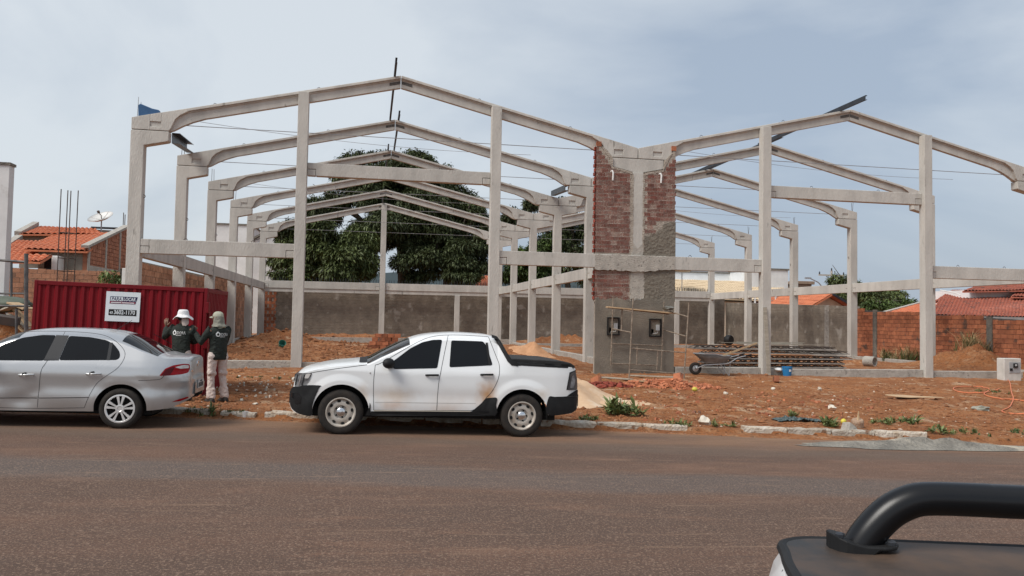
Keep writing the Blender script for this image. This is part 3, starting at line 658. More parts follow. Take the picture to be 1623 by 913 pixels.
# ================================================================ boundary walls
def brick_wall(name, p, q, z0, zt0, zt1, bw, bh, m, label, catg, thick=.14, indiv=0, y_side=1, joint=.014, mort=MORTAR, seed=1, proud=.012, rim=True, cut=None):
    """wall from p to q (plan); bricks on the side y_side of the line; top goes from zt0 to zt1"""
    rr = random.Random(seed); p, q = Vector((*p, 0)), Vector((*q, 0)); d = (q-p); L_ = d.length; d.normalize(); n = Vector((-d.y, d.x, 0))*y_side
    root = empty(name, (p.x, p.y, z0), label, catg); O = Vector((p.x, p.y, z0))
    c = MB(); c.add([Vector((0, 0, -.3))+n*0, d*L_+Vector((0, 0, -.3)), d*L_+Vector((0, 0, zt1-z0-.02)), Vector((0, 0, zt0-z0-.02)), -n*thick+Vector((0, 0, -.3)), d*L_-n*thick+Vector((0, 0, -.3)), d*L_-n*thick+Vector((0, 0, zt1-z0-.02)), -n*thick+Vector((0, 0, zt0-z0-.02))],
                    [(0, 1, 2, 3), (7, 6, 5, 4), (0, 4, 5, 1), (1, 5, 6, 2), (2, 6, 7, 3), (3, 7, 4, 0)]); c.build('wall_core', mort, root, fix=True)
    vs = []; fs = []; tone = []; indl = []
    row = 0; z = 0.
    while z < max(zt0, zt1)-z0-bh*.4:
        x = -(bw*.5 if row % 2 else 0)
        while x < L_:
            a, b_ = max(0, x)+joint/2, min(L_, x+bw)-joint/2
            if b_-a > .04:
                zt = zt0+(zt1-zt0)*((a+b_)/2/L_)-z0
                if z+bh*.55 < zt and not (cut and cut((a+b_)/2, z)):
                    indl.append((a, b_, z+joint/2, z+bh-joint/2+(rr.uniform(-.02, .015) if z+bh*1.55 > zt else 0)))
            x += bw
        row += 1; z += bh
    def brick(a, b_, c0, c1):
        e = rr.uniform(0, proud*.8)-proud*.2; o_, i_ = n*(proud+e), -n*.01
        return [d*a+o_+Vector((0, 0, c0)), d*b_+o_+Vector((0, 0, c0)), d*b_+o_+Vector((0, 0, c1)), d*a+o_+Vector((0, 0, c1)), d*a+i_+Vector((0, 0, c0)), d*b_+i_+Vector((0, 0, c0)), d*b_+i_+Vector((0, 0, c1)), d*a+i_+Vector((0, 0, c1))]
    F = [(0, 1, 2, 3), (1, 0, 4, 5), (2, 1, 5, 6), (3, 2, 6, 7), (0, 3, 7, 4)]
    if indiv:
        # the bricks that show largest: those the camera is nearest to
        indl.sort(key=lambda r_: ((O+d*((r_[0]+r_[1])/2)).length))
        cache = {}
        for (a, b_, c0, c1) in indl[:indiv]:
            key = (round(b_-a, 2), round(c1-c0, 2))
            if key not in cache:
                mb = MB().add(brick(-(b_-a)/2, (b_-a)/2, 0, c1-c0), F); me = mb.mesh('brick'); me.materials.append(m); cache[key] = me
                bm = bmesh.new(); bm.from_mesh(me); bmesh.ops.recalc_face_normals(bm, faces=bm.faces); bm.to_mesh(me); bm.free()
            o = link('brick', cache[key], None, root); o.location = d*((a+b_)/2)+Vector((0, 0, c0))+n*rr.uniform(-.006, .008); o.rotation_euler = (rr.uniform(-.02, .02), rr.uniform(-.012, .012), rr.uniform(-.02, .02))
        rest = indl[indiv:]
    else: rest = indl
    if rest:
        mb = MB()
        for r_ in rest: mb.add(brick(*r_), F); tone += [rr.uniform(-.28, .25)]*8
        o = mb.build('brick_courses', m, root, fix=True); o['kind'] = 'stuff'
        at = o.data.attributes.new('tone', 'FLOAT', 'POINT'); at.data.foreach_set('value', tone)
    return root
XW = 24.45
# right side boundary: orange bricks in front, rendered blocks behind
rw = brick_wall('brick_boundary_wall', (XW, 17.0), (XW, 35.0), -.1, 1.75, 2.62, .29, .185, BRICKO, label='old orange brick boundary wall on the right with dark concrete posts', catg='wall', y_side=1, seed=4, indiv=290, proud=.022, mort=MORTAR_D)
CONCD = mat('stained_concrete', (.22, .20, .17), (.12, .11, .095), rough=.95, scale=4, bump=.6, bscale=20)
for px in (1388, 1570):
    pt = at_x(px, 520, XW); zt = 1.75+(pt.y-17)/18*.87+.04
    MB().box(-.07, .0, pt.y-17-.14, pt.y-17+.14, -.2, zt+.1).build('concrete_post', CONCD, rw)
def block_render(name='block_render'):
    m = mat(name, (.235, .20, .16), (.155, .13, .105), rough=.95, scale=2.2, bump=.5, bscale=14, fleck=((.33, .30, .26), 1.6, .60))
    t = m.node_tree; b = t.nodes['Principled BSDF']; L = t.links.new
    g = N(t, 'ShaderNodeNewGeometry'); sp = N(t, 'ShaderNodeSeparateXYZ'); L(g.outputs['Position'], sp.inputs[0]); ad = N(t, 'ShaderNodeMath', operation='ADD'); L(sp.outputs[0], ad.inputs[0]); L(sp.outputs[1], ad.inputs[1])
    cb = N(t, 'ShaderNodeCombineXYZ'); L(ad.outputs[0], cb.inputs[0]); L(sp.outputs[2], cb.inputs[1])
    br = N(t, 'ShaderNodeTexBrick'); br.inputs['Scale'].default_value = 1; br.inputs['Brick Width'].default_value = .40; br.inputs['Row Height'].default_value = .2; br.inputs['Mortar Size'].default_value = .018; br.inputs['Mortar Smooth'].default_value = .8
    L(cb.outputs[0], br.inputs[0]); bp = N(t, 'ShaderNodeBump'); bp.inputs['Strength'].default_value = .55; bp.inputs['Distance'].default_value = -.03; L(br.outputs['Fac'], bp.inputs['Height'])
    old = b.inputs['Normal'].links[0].from_node; L(old.outputs[0], bp.inputs['Normal']); L(bp.outputs[0], b.inputs['Normal']); return m
BLK = block_render()
o = tag(MB().add([(0, 0, -.4), (0, 14.55, -.4), (0, 14.55, 3.25), (0, 0, 2.78), (.16, 0, -.4), (.16, 14.55, -.4), (.16, 14.55, 3.25), (.16, 0, 2.78)], [(0, 1, 2, 3), (7, 6, 5, 4), (0, 4, 5, 1), (1, 5, 6, 2), (2, 6, 7, 3), (3, 7, 4, 0)]).build('rendered_side_wall', BLK, fix=True), 'brown rendered block wall on the right behind the concrete columns', 'wall'); o.location = (XW, 35.05, 0)
for yy in (2.6, 9.2): MB().box(-.012, 0, yy-.2, yy+.2, -.3, 2.8+yy*.03).build('mortar_strip', mat('grey_render', (.33, .31, .28), (.22, .2, .18), rough=.95, scale=6, bump=.8, bscale=12), o)
bw = empty('rendered_back_wall', (-6.4, 49.7, 0), 'long brown rendered block wall closing the back of the plot', 'wall')
MB().box(.62, 30.8, 0, .16, -.3, 3.72).build('wall_body', BLK, bw); MB().box(-.45, .6, .0, .15, -.3, 3.7).build('bare_brick_end', MORTAR, bw)
for j in range(18):
    for k in range(4): MB().box(-.45+k*.27+(.13 if j % 2 else 0), -.45+k*.27+.25+(.05 if j % 2 else 0), -.012, .01, .1+j*.2, .1+j*.2+.182).build('brick', BRICKO, bw)
sp_ = MB(); rs_ = random.Random(4)
for i in range(int(30/.17)):
    x = .3+i*.17; hh = rs_.uniform(.16, .26); sp_.bar((x, .08, 3.7), (x+rs_.uniform(-.04, .04), .08, 3.98+hh), .03, .03)
sp_.build('spike_strip', STEEL, bw)['kind'] = 'stuff'
MB().box(22.4, 23.7, -.02, 0, .2, 3.5).build('mortar_patch', MATS['grey_render'], bw)
brick_wall('far_brick_wall', (17.2, 52), (24.6, 52), 2.6, 3.95, 3.75, .25, .17, BRICKO, 'strip of orange brick wall showing above the back right wall', 'wall', y_side=-1, seed=8)
# left side boundary in pale bricks
brick_wall('pink_brick_wall', (XL-.42, 25.5), (XL-.42, 49.6), .0, 3.45, 3.6, .29, .2, BRICKP, 'pale pink brick wall along the left side between concrete columns', 'wall', y_side=-1, seed=6, indiv=240, proud=.014)
MB().box(XL-.43, XL-.38, 44.0, 49.0, 0, 1.0)
brick_wall('left_brick_wall', (-22, 32.0), (XL-.75, 34.6), -.2, 3.75, 3.35, .30, .195, mat('dusty_brick', (.44, .23, .14), (.33, .165, .10), rough=.95, scale=3, bump=.4, bscale=30, obvar=.18, fleck=((.22, .16, .12), 2.5, .6)), 'tall dusty brick wall behind the red container', 'wall', y_side=-1, seed=7, indiv=280, proud=.014)
# ================================================================ houses behind the plot
def tile_roof_mb(eL, eR, rR, rL, wave=.23, rowl=.40, amp=.035):
    """barrel-tiled roof plane between eave (left, right) and ridge (right, left)"""
    eL, eR, rR, rL = map(Vector, (eL, eR, rR, rL)); nrm = (eR-eL).cross(rL-eL).normalized()
    if nrm.z < 0: nrm = -nrm
    W_ = ((eR-eL).length+(rR-rL).length)/2; S_ = ((rL-eL).length+(rR-eR).length)/2
    nw = max(8, int(W_/wave)*6); ns = max(2, int(S_/rowl)); vs = []; fs = []; rr = random.Random(int(W_*100))
    rows = []
    for j in range(ns): rows += [(j/ns, .03), ((j+1)/ns-.001, .0)]
    off = [rr.uniform(-.006, .006) for _ in range(ns)]
    for jj, (t, st) in enumerate(rows):
        for i in range(nw+1):
            s_ = i/nw; ph = s_*int(W_/wave)*2*math.pi
            pt = (eL*(1-s_)+eR*s_)*(1-t)+(rL*(1-s_)+rR*s_)*t
            h = amp*abs(math.cos(ph/2))*2-amp+st+off[jj//2]+.012*math.sin(i*.13+jj)
            vs.append(pt+nrm*h)
    m = nw+1
    for j in range(len(rows)-1):
        for i in range(nw): fs.append((j*m+i, j*m+i+1, (j+1)*m+i+1, (j+1)*m+i))
    b = len(vs)     # underside
    for c in (eL, eR, rR, rL): vs.append(c-nrm*.09)
    fs.append((b, b+3, b+2, b+1)); mb = MB(); mb.add(vs, fs)
    for a, c in ((eL, rL), (eR, rR)): mb.bar(a-nrm*.05, c-nrm*.05, .05, .09)
    mb.bar(eL-nrm*.06, eR-nrm*.06, .05, .08); return mb
def slab(name, pts, d, m, parent):          # a flat panel given by points, thickened along d
    pts = [Vector(p) for p in pts]; n = len(pts); d = Vector(d)
    return MB().add(pts+[p+d for p in pts], [tuple(range(n)), tuple(range(n, 2*n))[::-1]]+[(i, (i+1) % n, n+(i+1) % n, n+i) for i in range(n)]).build(name, m, parent, fix=True)
GREYW = mat('grey_render_wall', (.27, .245, .205), (.19, .17, .14), rough=.95, scale=1.5, bump=.3, bscale=25)
# ---- left house with clay roofs and a bare brick side wall
hl = empty('brick_house', (0, 0, 0), 'unfinished brick house on the left with bright orange clay roofs', 'house')
YH = 38.0
a0 = at_y(37, 394.5, YH); a1 = at_y(139, 398, YH); XS = a1.x
b1 = at_y(178, 368.5, 43.6); b0 = at_y(86, 372.5, 43.6)
tile_roof_mb(a0, a1, b1, b0).build('tile_roof', TILE, hl, smooth=False)
c0, c1, c2, c3 = at_y(31, 370.5, 43), at_y(160, 371, 43.2), at_y(150, 361.5, 47), at_y(59, 358.5, 47)
tile_roof_mb(c0, c1, c2, c3).build('tile_roof', TILE, hl)
e0, e1, e2, e3 = at_y(-30, 414, 36.6), at_y(53, 414.5, 36.6), at_y(70, 381.5, 42), at_y(24, 380.5, 42)
tile_roof_mb(e0, e1, e2, e3).build('tile_roof', TILE, hl)
f0, f1, f2, f3 = at_y(43, 413.5, 35.9), at_y(64, 415, 35.9), at_y(82, 404, 37.6), at_y(47, 403.5, 37.6)
tile_roof_mb(f0, f1, f2, f3).build('porch_roof', TILE, hl)
gz0 = 0.2
slab('front_wall', [(a0.x+.5, YH+.35, gz0), (XS-.15, YH+.35, gz0), (XS-.15, YH+.35, a1.z-.02), (a0.x+.5, YH+.35, a0.z+.0)], (0, .2, 0), GREYW, hl)
sb = at_x(196, 361, XS); YB = min(max(sb.y, 44), 50)
# bare brick side wall that follows the roof slope
zf, zb_ = a1.z+.12, at_y(196, 361, YB).z
slab('side_wall', [(XS-.1, YH+.3, gz0), (XS-.1, YB, gz0), (XS-.1, YB, zb_), (XS-.1, YH+.3, zf)], (-.2, 0, 0), BRICKD, hl)
bc = MB(); zz = 1.6; rr = random.Random(3); tn = []
while zz < zb_:
    yy = YH+.35+(.1 if int(zz*10) % 2 else 0)
    while yy < YB-.3:
        if zz+.17 < zf+(zb_-zf)*(yy-YH-.3)/(YB-YH-.3)-.05: bc.box(XS-.1, XS-.075+rr.uniform(0, .012), yy, yy+.27, zz, zz+.165); tn += [rr.uniform(-.2, .2)]*8
        yy += .29
    zz += .19
o = bc.build('brick_courses', BRICKD, hl); o['kind'] = 'stuff'; o.data.attributes.new('tone', 'FLOAT', 'POINT').data.foreach_set('value', tn)
MB().bar((XS-.16, YH+.1, zf+.10), (XS-.16, YB+.1, zb_+.10), .34, .12).build('coping', CONC2, hl)
for yy in (YH+.4, YH+(YB-YH)*.45, YH+(YB-YH)*.8): MB().box(XS-.1, XS-.05, yy-.11, yy+.11, gz0, zf+(zb_-zf)*(yy-YH)/(YB-YH)-.05).build('concrete_pier', CONC2, hl)
MB().box(XS-.1, XS-.052, YH+.5, YB, 3.72, 3.98).build('tie_beam', CONC2, hl)
MB().bar(at_y(28, 370, 43), at_y(57, 354.5, 46.8), .3, .22).build('coping', CONC2, hl); MB().bar(at_y(12, 388, 41), at_y(31, 375.5, 43), .3, .22).build('coping', CONC2, hl)
w0, w1 = at_y(32, 378.5, 43.4), at_y(80, 379.5, 43.4); slab('clerestory_wall', [w0-Vector((0, 0, 1.5)), w1-Vector((0, 0, 1.5)), w1+Vector((0, 0, .22)), w0+Vector((0, 0, .22))], (0, .2, 0), GREYW, hl)
wl = MB(); pa, pb = at_y(145, 364, 46.5), at_y(190, 366.5, 46.5)
wl.bar(pa+Vector((0, 0, .12)), pb+Vector((0, 0, .15)), .2, .1); wl.build('gutter_rail', STEEL, hl)
slab('parapet', [pa-Vector((0, 0, .3)), pb-Vector((0, 0, .35)), pb+Vector((0, 0, .02)), pa+Vector((0, 0, .02))], (0, .2, 0), CONC2, hl)
ac = at_y(89, 418, 37.9); MB().box(ac.x-.13, ac.x+.17, 37.7, 38.34, ac.z-.35, ac.z+.35).build('air_conditioner', WHITEP, hl, bevel=.03)
wn = at_y(78, 418, 38); MB().box(wn.x-.32, wn.x+.2, 38.3, 38.36, wn.z-.35, wn.z+.33).build('window', GLASSD, hl)
for k in range(2):
    pp = at_y(195+k*2.5, 362, 46); MB().tube([(pp.x, 46, pp.z-.5), (pp.x, 46, at_y(196, 337+k*3, 46).z)], .022, 5).build('starter_bar', REBAR, hl)
# satellite dish
def dish(name, c, r, tilt, az, m, label, pole_to):
    root = empty(name, c, label, 'satellite dish'); q = MB()
    q.lathe([(0.001, 0), (r*.3, .02*r), (r*.6, .09*r), (r*.85, .19*r), (r, .27*r), (r*1.01, .29*r), (r, .255*r), (r*.6, .06*r), (.001, -.02*r)], 28)
    for k in range(8): a = k*math.pi/4; q.tube([(0, 0, .01), (r*.6*math.cos(a), r*.6*math.sin(a), .1*r), (r*math.cos(a), r*math.sin(a), .28*r)], .012, 4)
    o_ = q.build('reflector', m, root, smooth=True); o_.rotation_euler = (tilt, 0, az)
    f_ = MB().tube([(0, 0, 0), (.05*r, .1*r, .3*r), (0, 0, .62*r)], .02, 5).add(*_cyl((0, 0, .6*r), .07, .13)).build('feed_horn', REBAR, root); f_.rotation_euler = (tilt, 0, az)
    MB().tube([(0, 0, -.03), (0, 0, pole_to-c[2])], .035, 6).build('mast', GALV, root); return root
def _cyl(c, r, h, n=10):
    t = MB().tube([Vector(c), Vector(c)+Vector((0, 0, h))], r, n); return t.v, t.f
MESHW = mat('dish_mesh', (.62, .61, .59), (.54, .53, .51), rough=.6, metal=.2)
dc = at_y(161, 348, 45.5); dish('satellite_dish', dc, .66, R(32), R(-25), MESHW, 'pale mesh satellite dish above the orange roof on the left', dc.z-1.2)
# rebar cage for a column, standing beyond the container
rc = empty('rebar_cage', (0, 0, 0), 'tall bare rebar column cage rising behind the red container', 'rebar cage'); Yc = 27.0
zt_ = at_y(100, 298, Yc).z; q0 = at_y(90, 440, Yc).x; q1 = at_y(111, 440, Yc).x
for x, y in ((q0, Yc), (q0+.08, Yc+.34), (q1-.1, Yc), (q1, Yc+.34)): MB().tube([(x, y, .1), (x+.02, y, zt_-random.random()*.12)], .016, 5).build('bar', REBAR, rc)
for k in range(9):
    z = .6+k*.42 if k < 8 else zt_-1.45
    MB().tube([(q0, Yc, z), (q1-.1, Yc, z), (q1, Yc+.34, z), (q0+.08, Yc+.34, z), (q0, Yc, z)], .011, 4).build('stirrup', REBAR, rc)
# pale wall end at the left edge of the view
pe = at_y(15, 262, 21.0); o = empty('white_wall_end', (pe.x, 21, 0), 'pale weathered wall end at the far left edge', 'wall')
MB().box(-4, 0, 0, .28, -.2, pe.z).build('wall_body', WHITEW, o); MB().box(-4.05, .03, -.03, .31, pe.z+.002, pe.z+.07).build('coping', CONCD, o)
# white buildings behind the trees on the left
def white_block(name, px0, px1, py_top, Y, label, m=WHITEW, depth=6, zbase=.0, coping=True):
    p0, p1 = at_y(px0, py_top, Y), at_y(px1, py_top, Y); root = empty(name, (p0.x, Y, zbase), label, 'building'); W_ = p1.x-p0.x; h = (p0.z+p1.z)/2-zbase
    MB().box(0, W_, 0, depth, 0, h).build('wall', m, root)
    if coping: MB().box(-.08, W_+.08, -.08, depth+.08, h+.002, h+.14).build('coping', CONCD, root)
    return root, W_, h
white_block('white_building', 340, 400, 357, 66, 'white rendered building end behind the left concrete columns')
r_, W_, h_ = white_block('white_building', 396, 500, 385, 60, 'white gabled building half hidden by the mango tree', coping=False)
slab('gable', [(0, 0, h_), (W_, 0, h_), (W_, 0, h_+1.9), (W_*.55, 0, h_+1.6), (0, 0, h_-.05)], (0, .3, 0), WHITEW, r_); MB().bar((-.1, .1, h_+.05), (W_*.55, .1, h_+1.66), .6, .14).build('roof_edge', CONCD, r_)
# right: low white hall with cream tiles and a tall white block
r_, W_, h_ = white_block('white_hall', 1040, 1195, 433, 62, 'low white hall with cream tiled roof seen past the pillar', depth=3)
tile_roof_mb((-.5, -7, 3.75), (W_+2.3, -7, 3.6), (W_-.4, -2.6, 5.35), (-.5, -2.6, 5.35)).build('tile_roof', TILECR, r_); MB().box(0, W_-.5, -2.6, -.02, 0, 5.3).build('rear_wall', WHITEW, r_); MB().box(0, W_, -6.4, -2.62, 0, 3.5).build('front_wall', CREAM, r_)
r_, W_, h_ = white_block('white_block', 1192, 1249, 428, 58, 'tall plain white block beside the cream tiled hall', depth=4)
o = empty('white_fence', (0, 0, 0), 'thin wire fence with white posts in front of the white block', 'fence')
for k in range(9):
    p_ = at_y(1186+k*11, 486, 54); MB().box(p_.x-.05, p_.x+.05, 54, 54.1, 2.0, 4.3).build('post', WHITEP, o)
pa, pb = at_y(1186, 476, 54), at_y(1274, 479, 54)
for k in range(4): MB().tube([pa-Vector((0, 0, .25*k-.3)), pb-Vector((0, 0, .25*k-.3))], .012, 4).build('wire', GALV, o)
# small gabled house
g0, g1, ga = at_y(1281, 486, 50), at_y(1344, 487, 50), at_y(1310, 466.5, 50); o = empty('gabled_house', (0, 0, 0), 'small cream gabled house with orange roof behind rendered wall', 'house')
slab('gable_wall', [(g0.x, 50, 1), (g1.x, 50, 1), (g1.x, 50, g1.z-.1), (ga.x, 50, ga.z-.15), (g0.x, 50, g0.z-.1)], (0, .25, 0), CREAM, o)
tile_roof_mb((g0.x-.35, 49.3, g0.z-.1), (g0.x-1.3, 56, g0.z+.3), (ga.x-1.3, 56.5, ga.z+.25), (ga.x, 49.3, ga.z), .23, .4).build('tile_roof', TILE, o)
tile_roof_mb((g1.x+.5, 49.3, g1.z-.25), (g1.x+.5, 56, g1.z-.1), (ga.x, 56, ga.z+.25), (ga.x, 49.3, ga.z)).build('tile_roof', TILEOLD, o)
MB().bar((ga.x, 49.25, ga.z), (g1.x+.5, 49.25, g1.z-.25), .1, .16).build('barge_board', STEEL, o)
MB().box(g0.x-1.6, g0.x+.0, 50.3, 55, 1, g0.z+.1).build('side_wall', CREAM, o)
tk = at_y(1274, 457, 60); o = tag(MB().box(tk.x-.75, tk.x+.75, 60, 61.4, tk.z-3.2, tk.z+.35).box(tk.x-.95, tk.x+.95, 59.85, 61.5, tk.z+.352, tk.z+.62).build('water_tower', mat('tan_render', (.30, .22, .16), (.22, .16, .12), rough=.9), bevel=.03), 'squat brown chimney-like water tower with overhanging cap', 'water tower')
# ---- right house beyond the brick wall
hr = empty('tiled_house', (0, 0, 0), 'white walled house with weathered red tile roofs on the right', 'house')
Yr = 36
def P(px, py, Y): return at_y(px, py, Y)
k0, k1, k2, k3 = P(1476, 499, Yr), P(1720, 505, Yr), P(1720, 468, 42), P(1490, 473, 42)
tile_roof_mb(k0, k1, k2, k3).build('tile_roof', TILEOLD, hr)
MB().box(k0.x+.4, k1.x, Yr+.7, Yr+.9, 0, k0.z-.02).build('wall', WHITEW, hr)
MB().bar(k0+Vector((0, -.06, -.1)), k1+Vector((0, -.06, -.1)), .1, .17).build('gutter', mat('grey_gutter', (.33, .32, .31), (.25, .24, .23), rough=.6), hr)
MB().box(k0.x+.42, k1.x, Yr-.0, Yr+.69, k0.z-.22, k0.z-.18).build('soffit', WHITEW, hr)
m0, m1 = P(1546, 476, 42.1), P(1720, 476, 42.1); zt2 = P(1546, 459, 42.1).z
MB().box(m0.x, m1.x, 42.05, 46, m0.z-1.2, zt2).build('upper_wall', WHITEW, hr)
tile_roof_mb(P(1526, 461.5, 41.4), P(1720, 458, 41.4), P(1720, 438, 45.5), P(1560, 449.5, 45.5)).build('tile_roof', TILEOLD, hr)
tile_roof_mb(P(1603, 470, 40.6), P(1720, 473, 40.6), P(1720, 459, 42), P(1612, 464, 42)).build('tile_roof', TILEOLD, hr)
tile_roof_mb(P(1398, 497, 45), P(1500, 497, 40.5), P(1500, 478, 46.5), P(1462, 479.5, 48.5)).build('tile_roof', TILE, hr)
tile_roof_mb(P(1480, 478.5, 42.5), P(1546, 474, 42.5), P(1546, 460, 46), P(1510, 459.5, 46)).build('tile_roof', TILEOLD, hr)
MB().bar(P(1398, 496, 44.9), P(1462, 479, 48.4), .3, .12).build('ridge_coping', CONC2, hr)
tag(MB().tube([at_x(1490+16*(1-math.cos(t))-.0*t, 460+ 9*(1-math.cos(t*.5))+6*math.sin(t)*0, 23.0)+Vector((0, 0, 0)) for t in np.linspace(0, 3.0, 14)], .022, 6).build('white_conduit', WHITEP, smooth=True), 'white plastic conduit bending out beside the right column', 'conduit')
# utility pole
up = empty('utility_pole', at_y(1318, 470, 78)-Vector((0, 0, 0)), 'distant concrete utility pole with crossarm above the trees', 'utility pole')
zt3 = at_y(1318, 436, 78).z-up.location.z
MB().tube([(0, 0, -4), (0, 0, zt3+.5)], [.17, .11], 8).build('post', CONC2, up); MB().box(-1.6, 1.6, -.06, .06, zt3-.1, zt3+.05).build('crossarm', WOODG, up)
for x in (-1.5, 0, 1.5): MB().lathe([(.06, 0), (.09, .08), (.05, .16), (.09, .2), (.03, .3), (0, .31)], 8, (x, 0, zt3+(.06 if x else .5))).build('insulator', STEEL, up)
lp = at_y(1297, 446, 70); ln = empty('street_lamp', (lp.x, 70, 1), 'thin street lamp arm leaning left beside the utility pole', 'street lamp')
MB().tube([(1.3, 0, -1), (1.3, 0, lp.z-3.2), (.9, 0, lp.z-2.0), (0, 0, lp.z-1.1), (-.9, 0, lp.z-.72)], .06, 6).build('arm', GALV, ln); MB().box(-1.45, -.85, -.12, .12, lp.z-.78, lp.z-.62).build('lamp_head', GALV, ln)
dc = at_y(1081, 431, 56); dish('satellite_dish', dc, .95, R(8), 0, MESHW, 'flat pale satellite dish on the white hall beside the pillar', dc.z-1.4)
o = tag(MB().add([(-400, 900, -10), (600, 900, -10), (600, 900, 25), (420, 900, 40), (260, 900, 62), (150, 900, 74), (60, 900, 58), (-120, 900, 40), (-400, 900, 20)]+[(-400, 1100, -10), (600, 1100, -10)], [tuple(range(9))]).build('hill', mat('haze_blue_hill', (.10, .15, .17), (.08, .12, .14), rough=1)), kind='structure')  # bluish tone puts the distance haze into the hill's colour

# ================================================================ trees
LEAF = {}
def leaf_mat(name, c, c2):
    m = mat(name, c, c2, rough=.55, spec=.3, scale=.9, contrast=(.35, .65), obvar=.001)
    b = m.node_tree.nodes['Principled BSDF']; b.inputs['Subsurface Weight'].default_value = 0
    return m
MANGO = leaf_mat('mango_leaf', (.112, .138, .046), (.072, .094, .031))
MANGO2 = leaf_mat('dark_leaf', (.078, .096, .038), (.048, .062, .025))
LIGHTG = leaf_mat('bright_leaf', (.085, .125, .030), (.045, .07, .018))
BARK = mat('bark', (.10, .08, .06), (.055, .045, .035), rough=.95, scale=3, bump=.8, bscale=14, stretch=(1, 1, .3))
def leaves_mesh(name, P_, D_, L_, Wd, tone, m):
    """a folded diamond blade per point: P base, D direction, L length, W width"""
    n = len(P_); rs = np.random.RandomState(n); up = np.array([0, 0, 1.]); side = np.cross(D_, up+rs.normal(0, .35, (n, 3))); side /= np.linalg.norm(side, axis=1, keepdims=True)+1e-9
    mid = P_+D_*(L_*.45)[:, None]; tip = P_+D_*L_[:, None]+np.array([0, 0, -.25])*L_[:, None]
    v = np.stack([P_, mid+side*Wd[:, None], tip, mid-side*Wd[:, None]], 1).reshape(-1, 3).astype(np.float32)
    me = bpy.data.meshes.new(name); me.vertices.add(4*n); me.vertices.foreach_set('co', v.ravel()); me.loops.add(4*n); me.loops.foreach_set('vertex_index', np.arange(4*n, dtype=np.int32))
    me.polygons.add(n); me.polygons.foreach_set('loop_start', np.arange(0, 4*n, 4, dtype=np.int32)); me.update(calc_edges=True)
    me.attributes.new('tone', 'FLOAT', 'POINT').data.foreach_set('value', np.repeat(tone, 4).astype(np.float32)); me.materials.append(m); return me
def tree(name, base, lobes, ncl, per, ll, m, label, trunk_r=.3, seed=1, parts=True, droop=.45, shell=.62, group=None, wr=.16):
    rs = np.random.RandomState(seed); root = empty(name, base, label, 'tree', group); B = np.array(base)
    big = lobes; sub = []
    for l in big:
        k_ = max(5, int(9*(l[3]*l[5])**.5/1.6))
        for q in range(k_):
            v_ = rs.normal(0, 1, 3); v_ /= np.linalg.norm(v_); v_[2] = v_[2]*.9+.12; rad = rs.uniform(.26, .46); pos = rs.uniform(.45, .92)
            sub.append((l[0]+v_[0]*l[3]*pos, l[1]+v_[1]*l[4]*pos, l[2]+v_[2]*l[5]*pos, l[3]*rad*1.1, l[4]*rad*1.1, l[5]*rad))
    lobes = sub
    vol = np.array([(l[3]*l[4]*l[5])**(2/3) for l in lobes]); idx = rs.choice(len(lobes), ncl, p=vol/vol.sum()); lb = np.array(lobes)[idx]; ctone = rs.normal(0, .16, len(lobes))[idx]
    d = rs.normal(0, 1, (ncl, 3)); d /= np.linalg.norm(d, axis=1, keepdims=True); r = shell+(1.06-shell)*rs.rand(ncl)**.7
    ragged = 1+.55*np.array([float(x) for x in fbm(d[:, 0]*2.3+lb[:, 0], d[:, 2]*2.3+d[:, 1]*1.3, 3)])
    c = lb[:, :3]+d*lb[:, 3:]*(r*ragged)[:, None]-B
    P_ = np.repeat(c, per, 0); n = len(P_); dd = np.repeat(d, per, 0)*.6+rs.normal(0, .62, (n, 3)); dd[:, 2] -= droop; dd /= np.linalg.norm(dd, axis=1, keepdims=True)
    P_ = P_+rs.normal(0, ll*.35, (n, 3)); L_ = ll*rs.uniform(.65, 1.25, n); tone = np.repeat(rs.normal(0, .15, ncl)+ctone, per)+rs.normal(0, .12, n)
    o = link('crown', leaves_mesh('crown', P_, dd, L_, L_*wr, tone, m), None, root)
    tk_ = MB(); top = np.mean([l[:3] for l in lobes], 0)-B; f = Vector((top[0]*.3, top[1]*.3, max(1.2, min(l[2]-l[5] for l in lobes)-B[2]+.8)))
    tk_.tube([(0, 0, -.3), f*.5+Vector((.1, 0, 0)), f], [trunk_r*1.25, trunk_r, trunk_r*.85], 9)
    lobes = big
    for i, l in enumerate(lobes):
        e = Vector(l[:3])-Vector(base); mid_ = f.lerp(e, .5)+Vector((rs.normal(0, .25), rs.normal(0, .25), .25)); tk_.tube([f-Vector((0, 0, .1)), mid_, e+Vector((0, 0, l[5]*.5))], [trunk_r*.55, trunk_r*.36, .04], 6)
        for k in range(3):
            e2 = e+Vector(rs.normal(0, .55, 3)*np.array(l[3:])); tk_.tube([mid_, mid_.lerp(e2, .55)+Vector((0, 0, .2)), e2], [trunk_r*.28, trunk_r*.16, .02], 5)
    tk_.build('trunk', BARK, root, smooth=True); return root
def lobe(px, py, Y, rpx, rpy, ry=None):
    c = at_y(px, py, Y); k = (c-Vector((0, 0, EYE))).dot(FWD)/FPX; return (c.x, Y, c.z, rpx*k, ry or rpx*k*.9, rpy*k)
def base_at(px, Y, z=.4): c = at_y(px, 500, Y); return (c.x, Y, z)
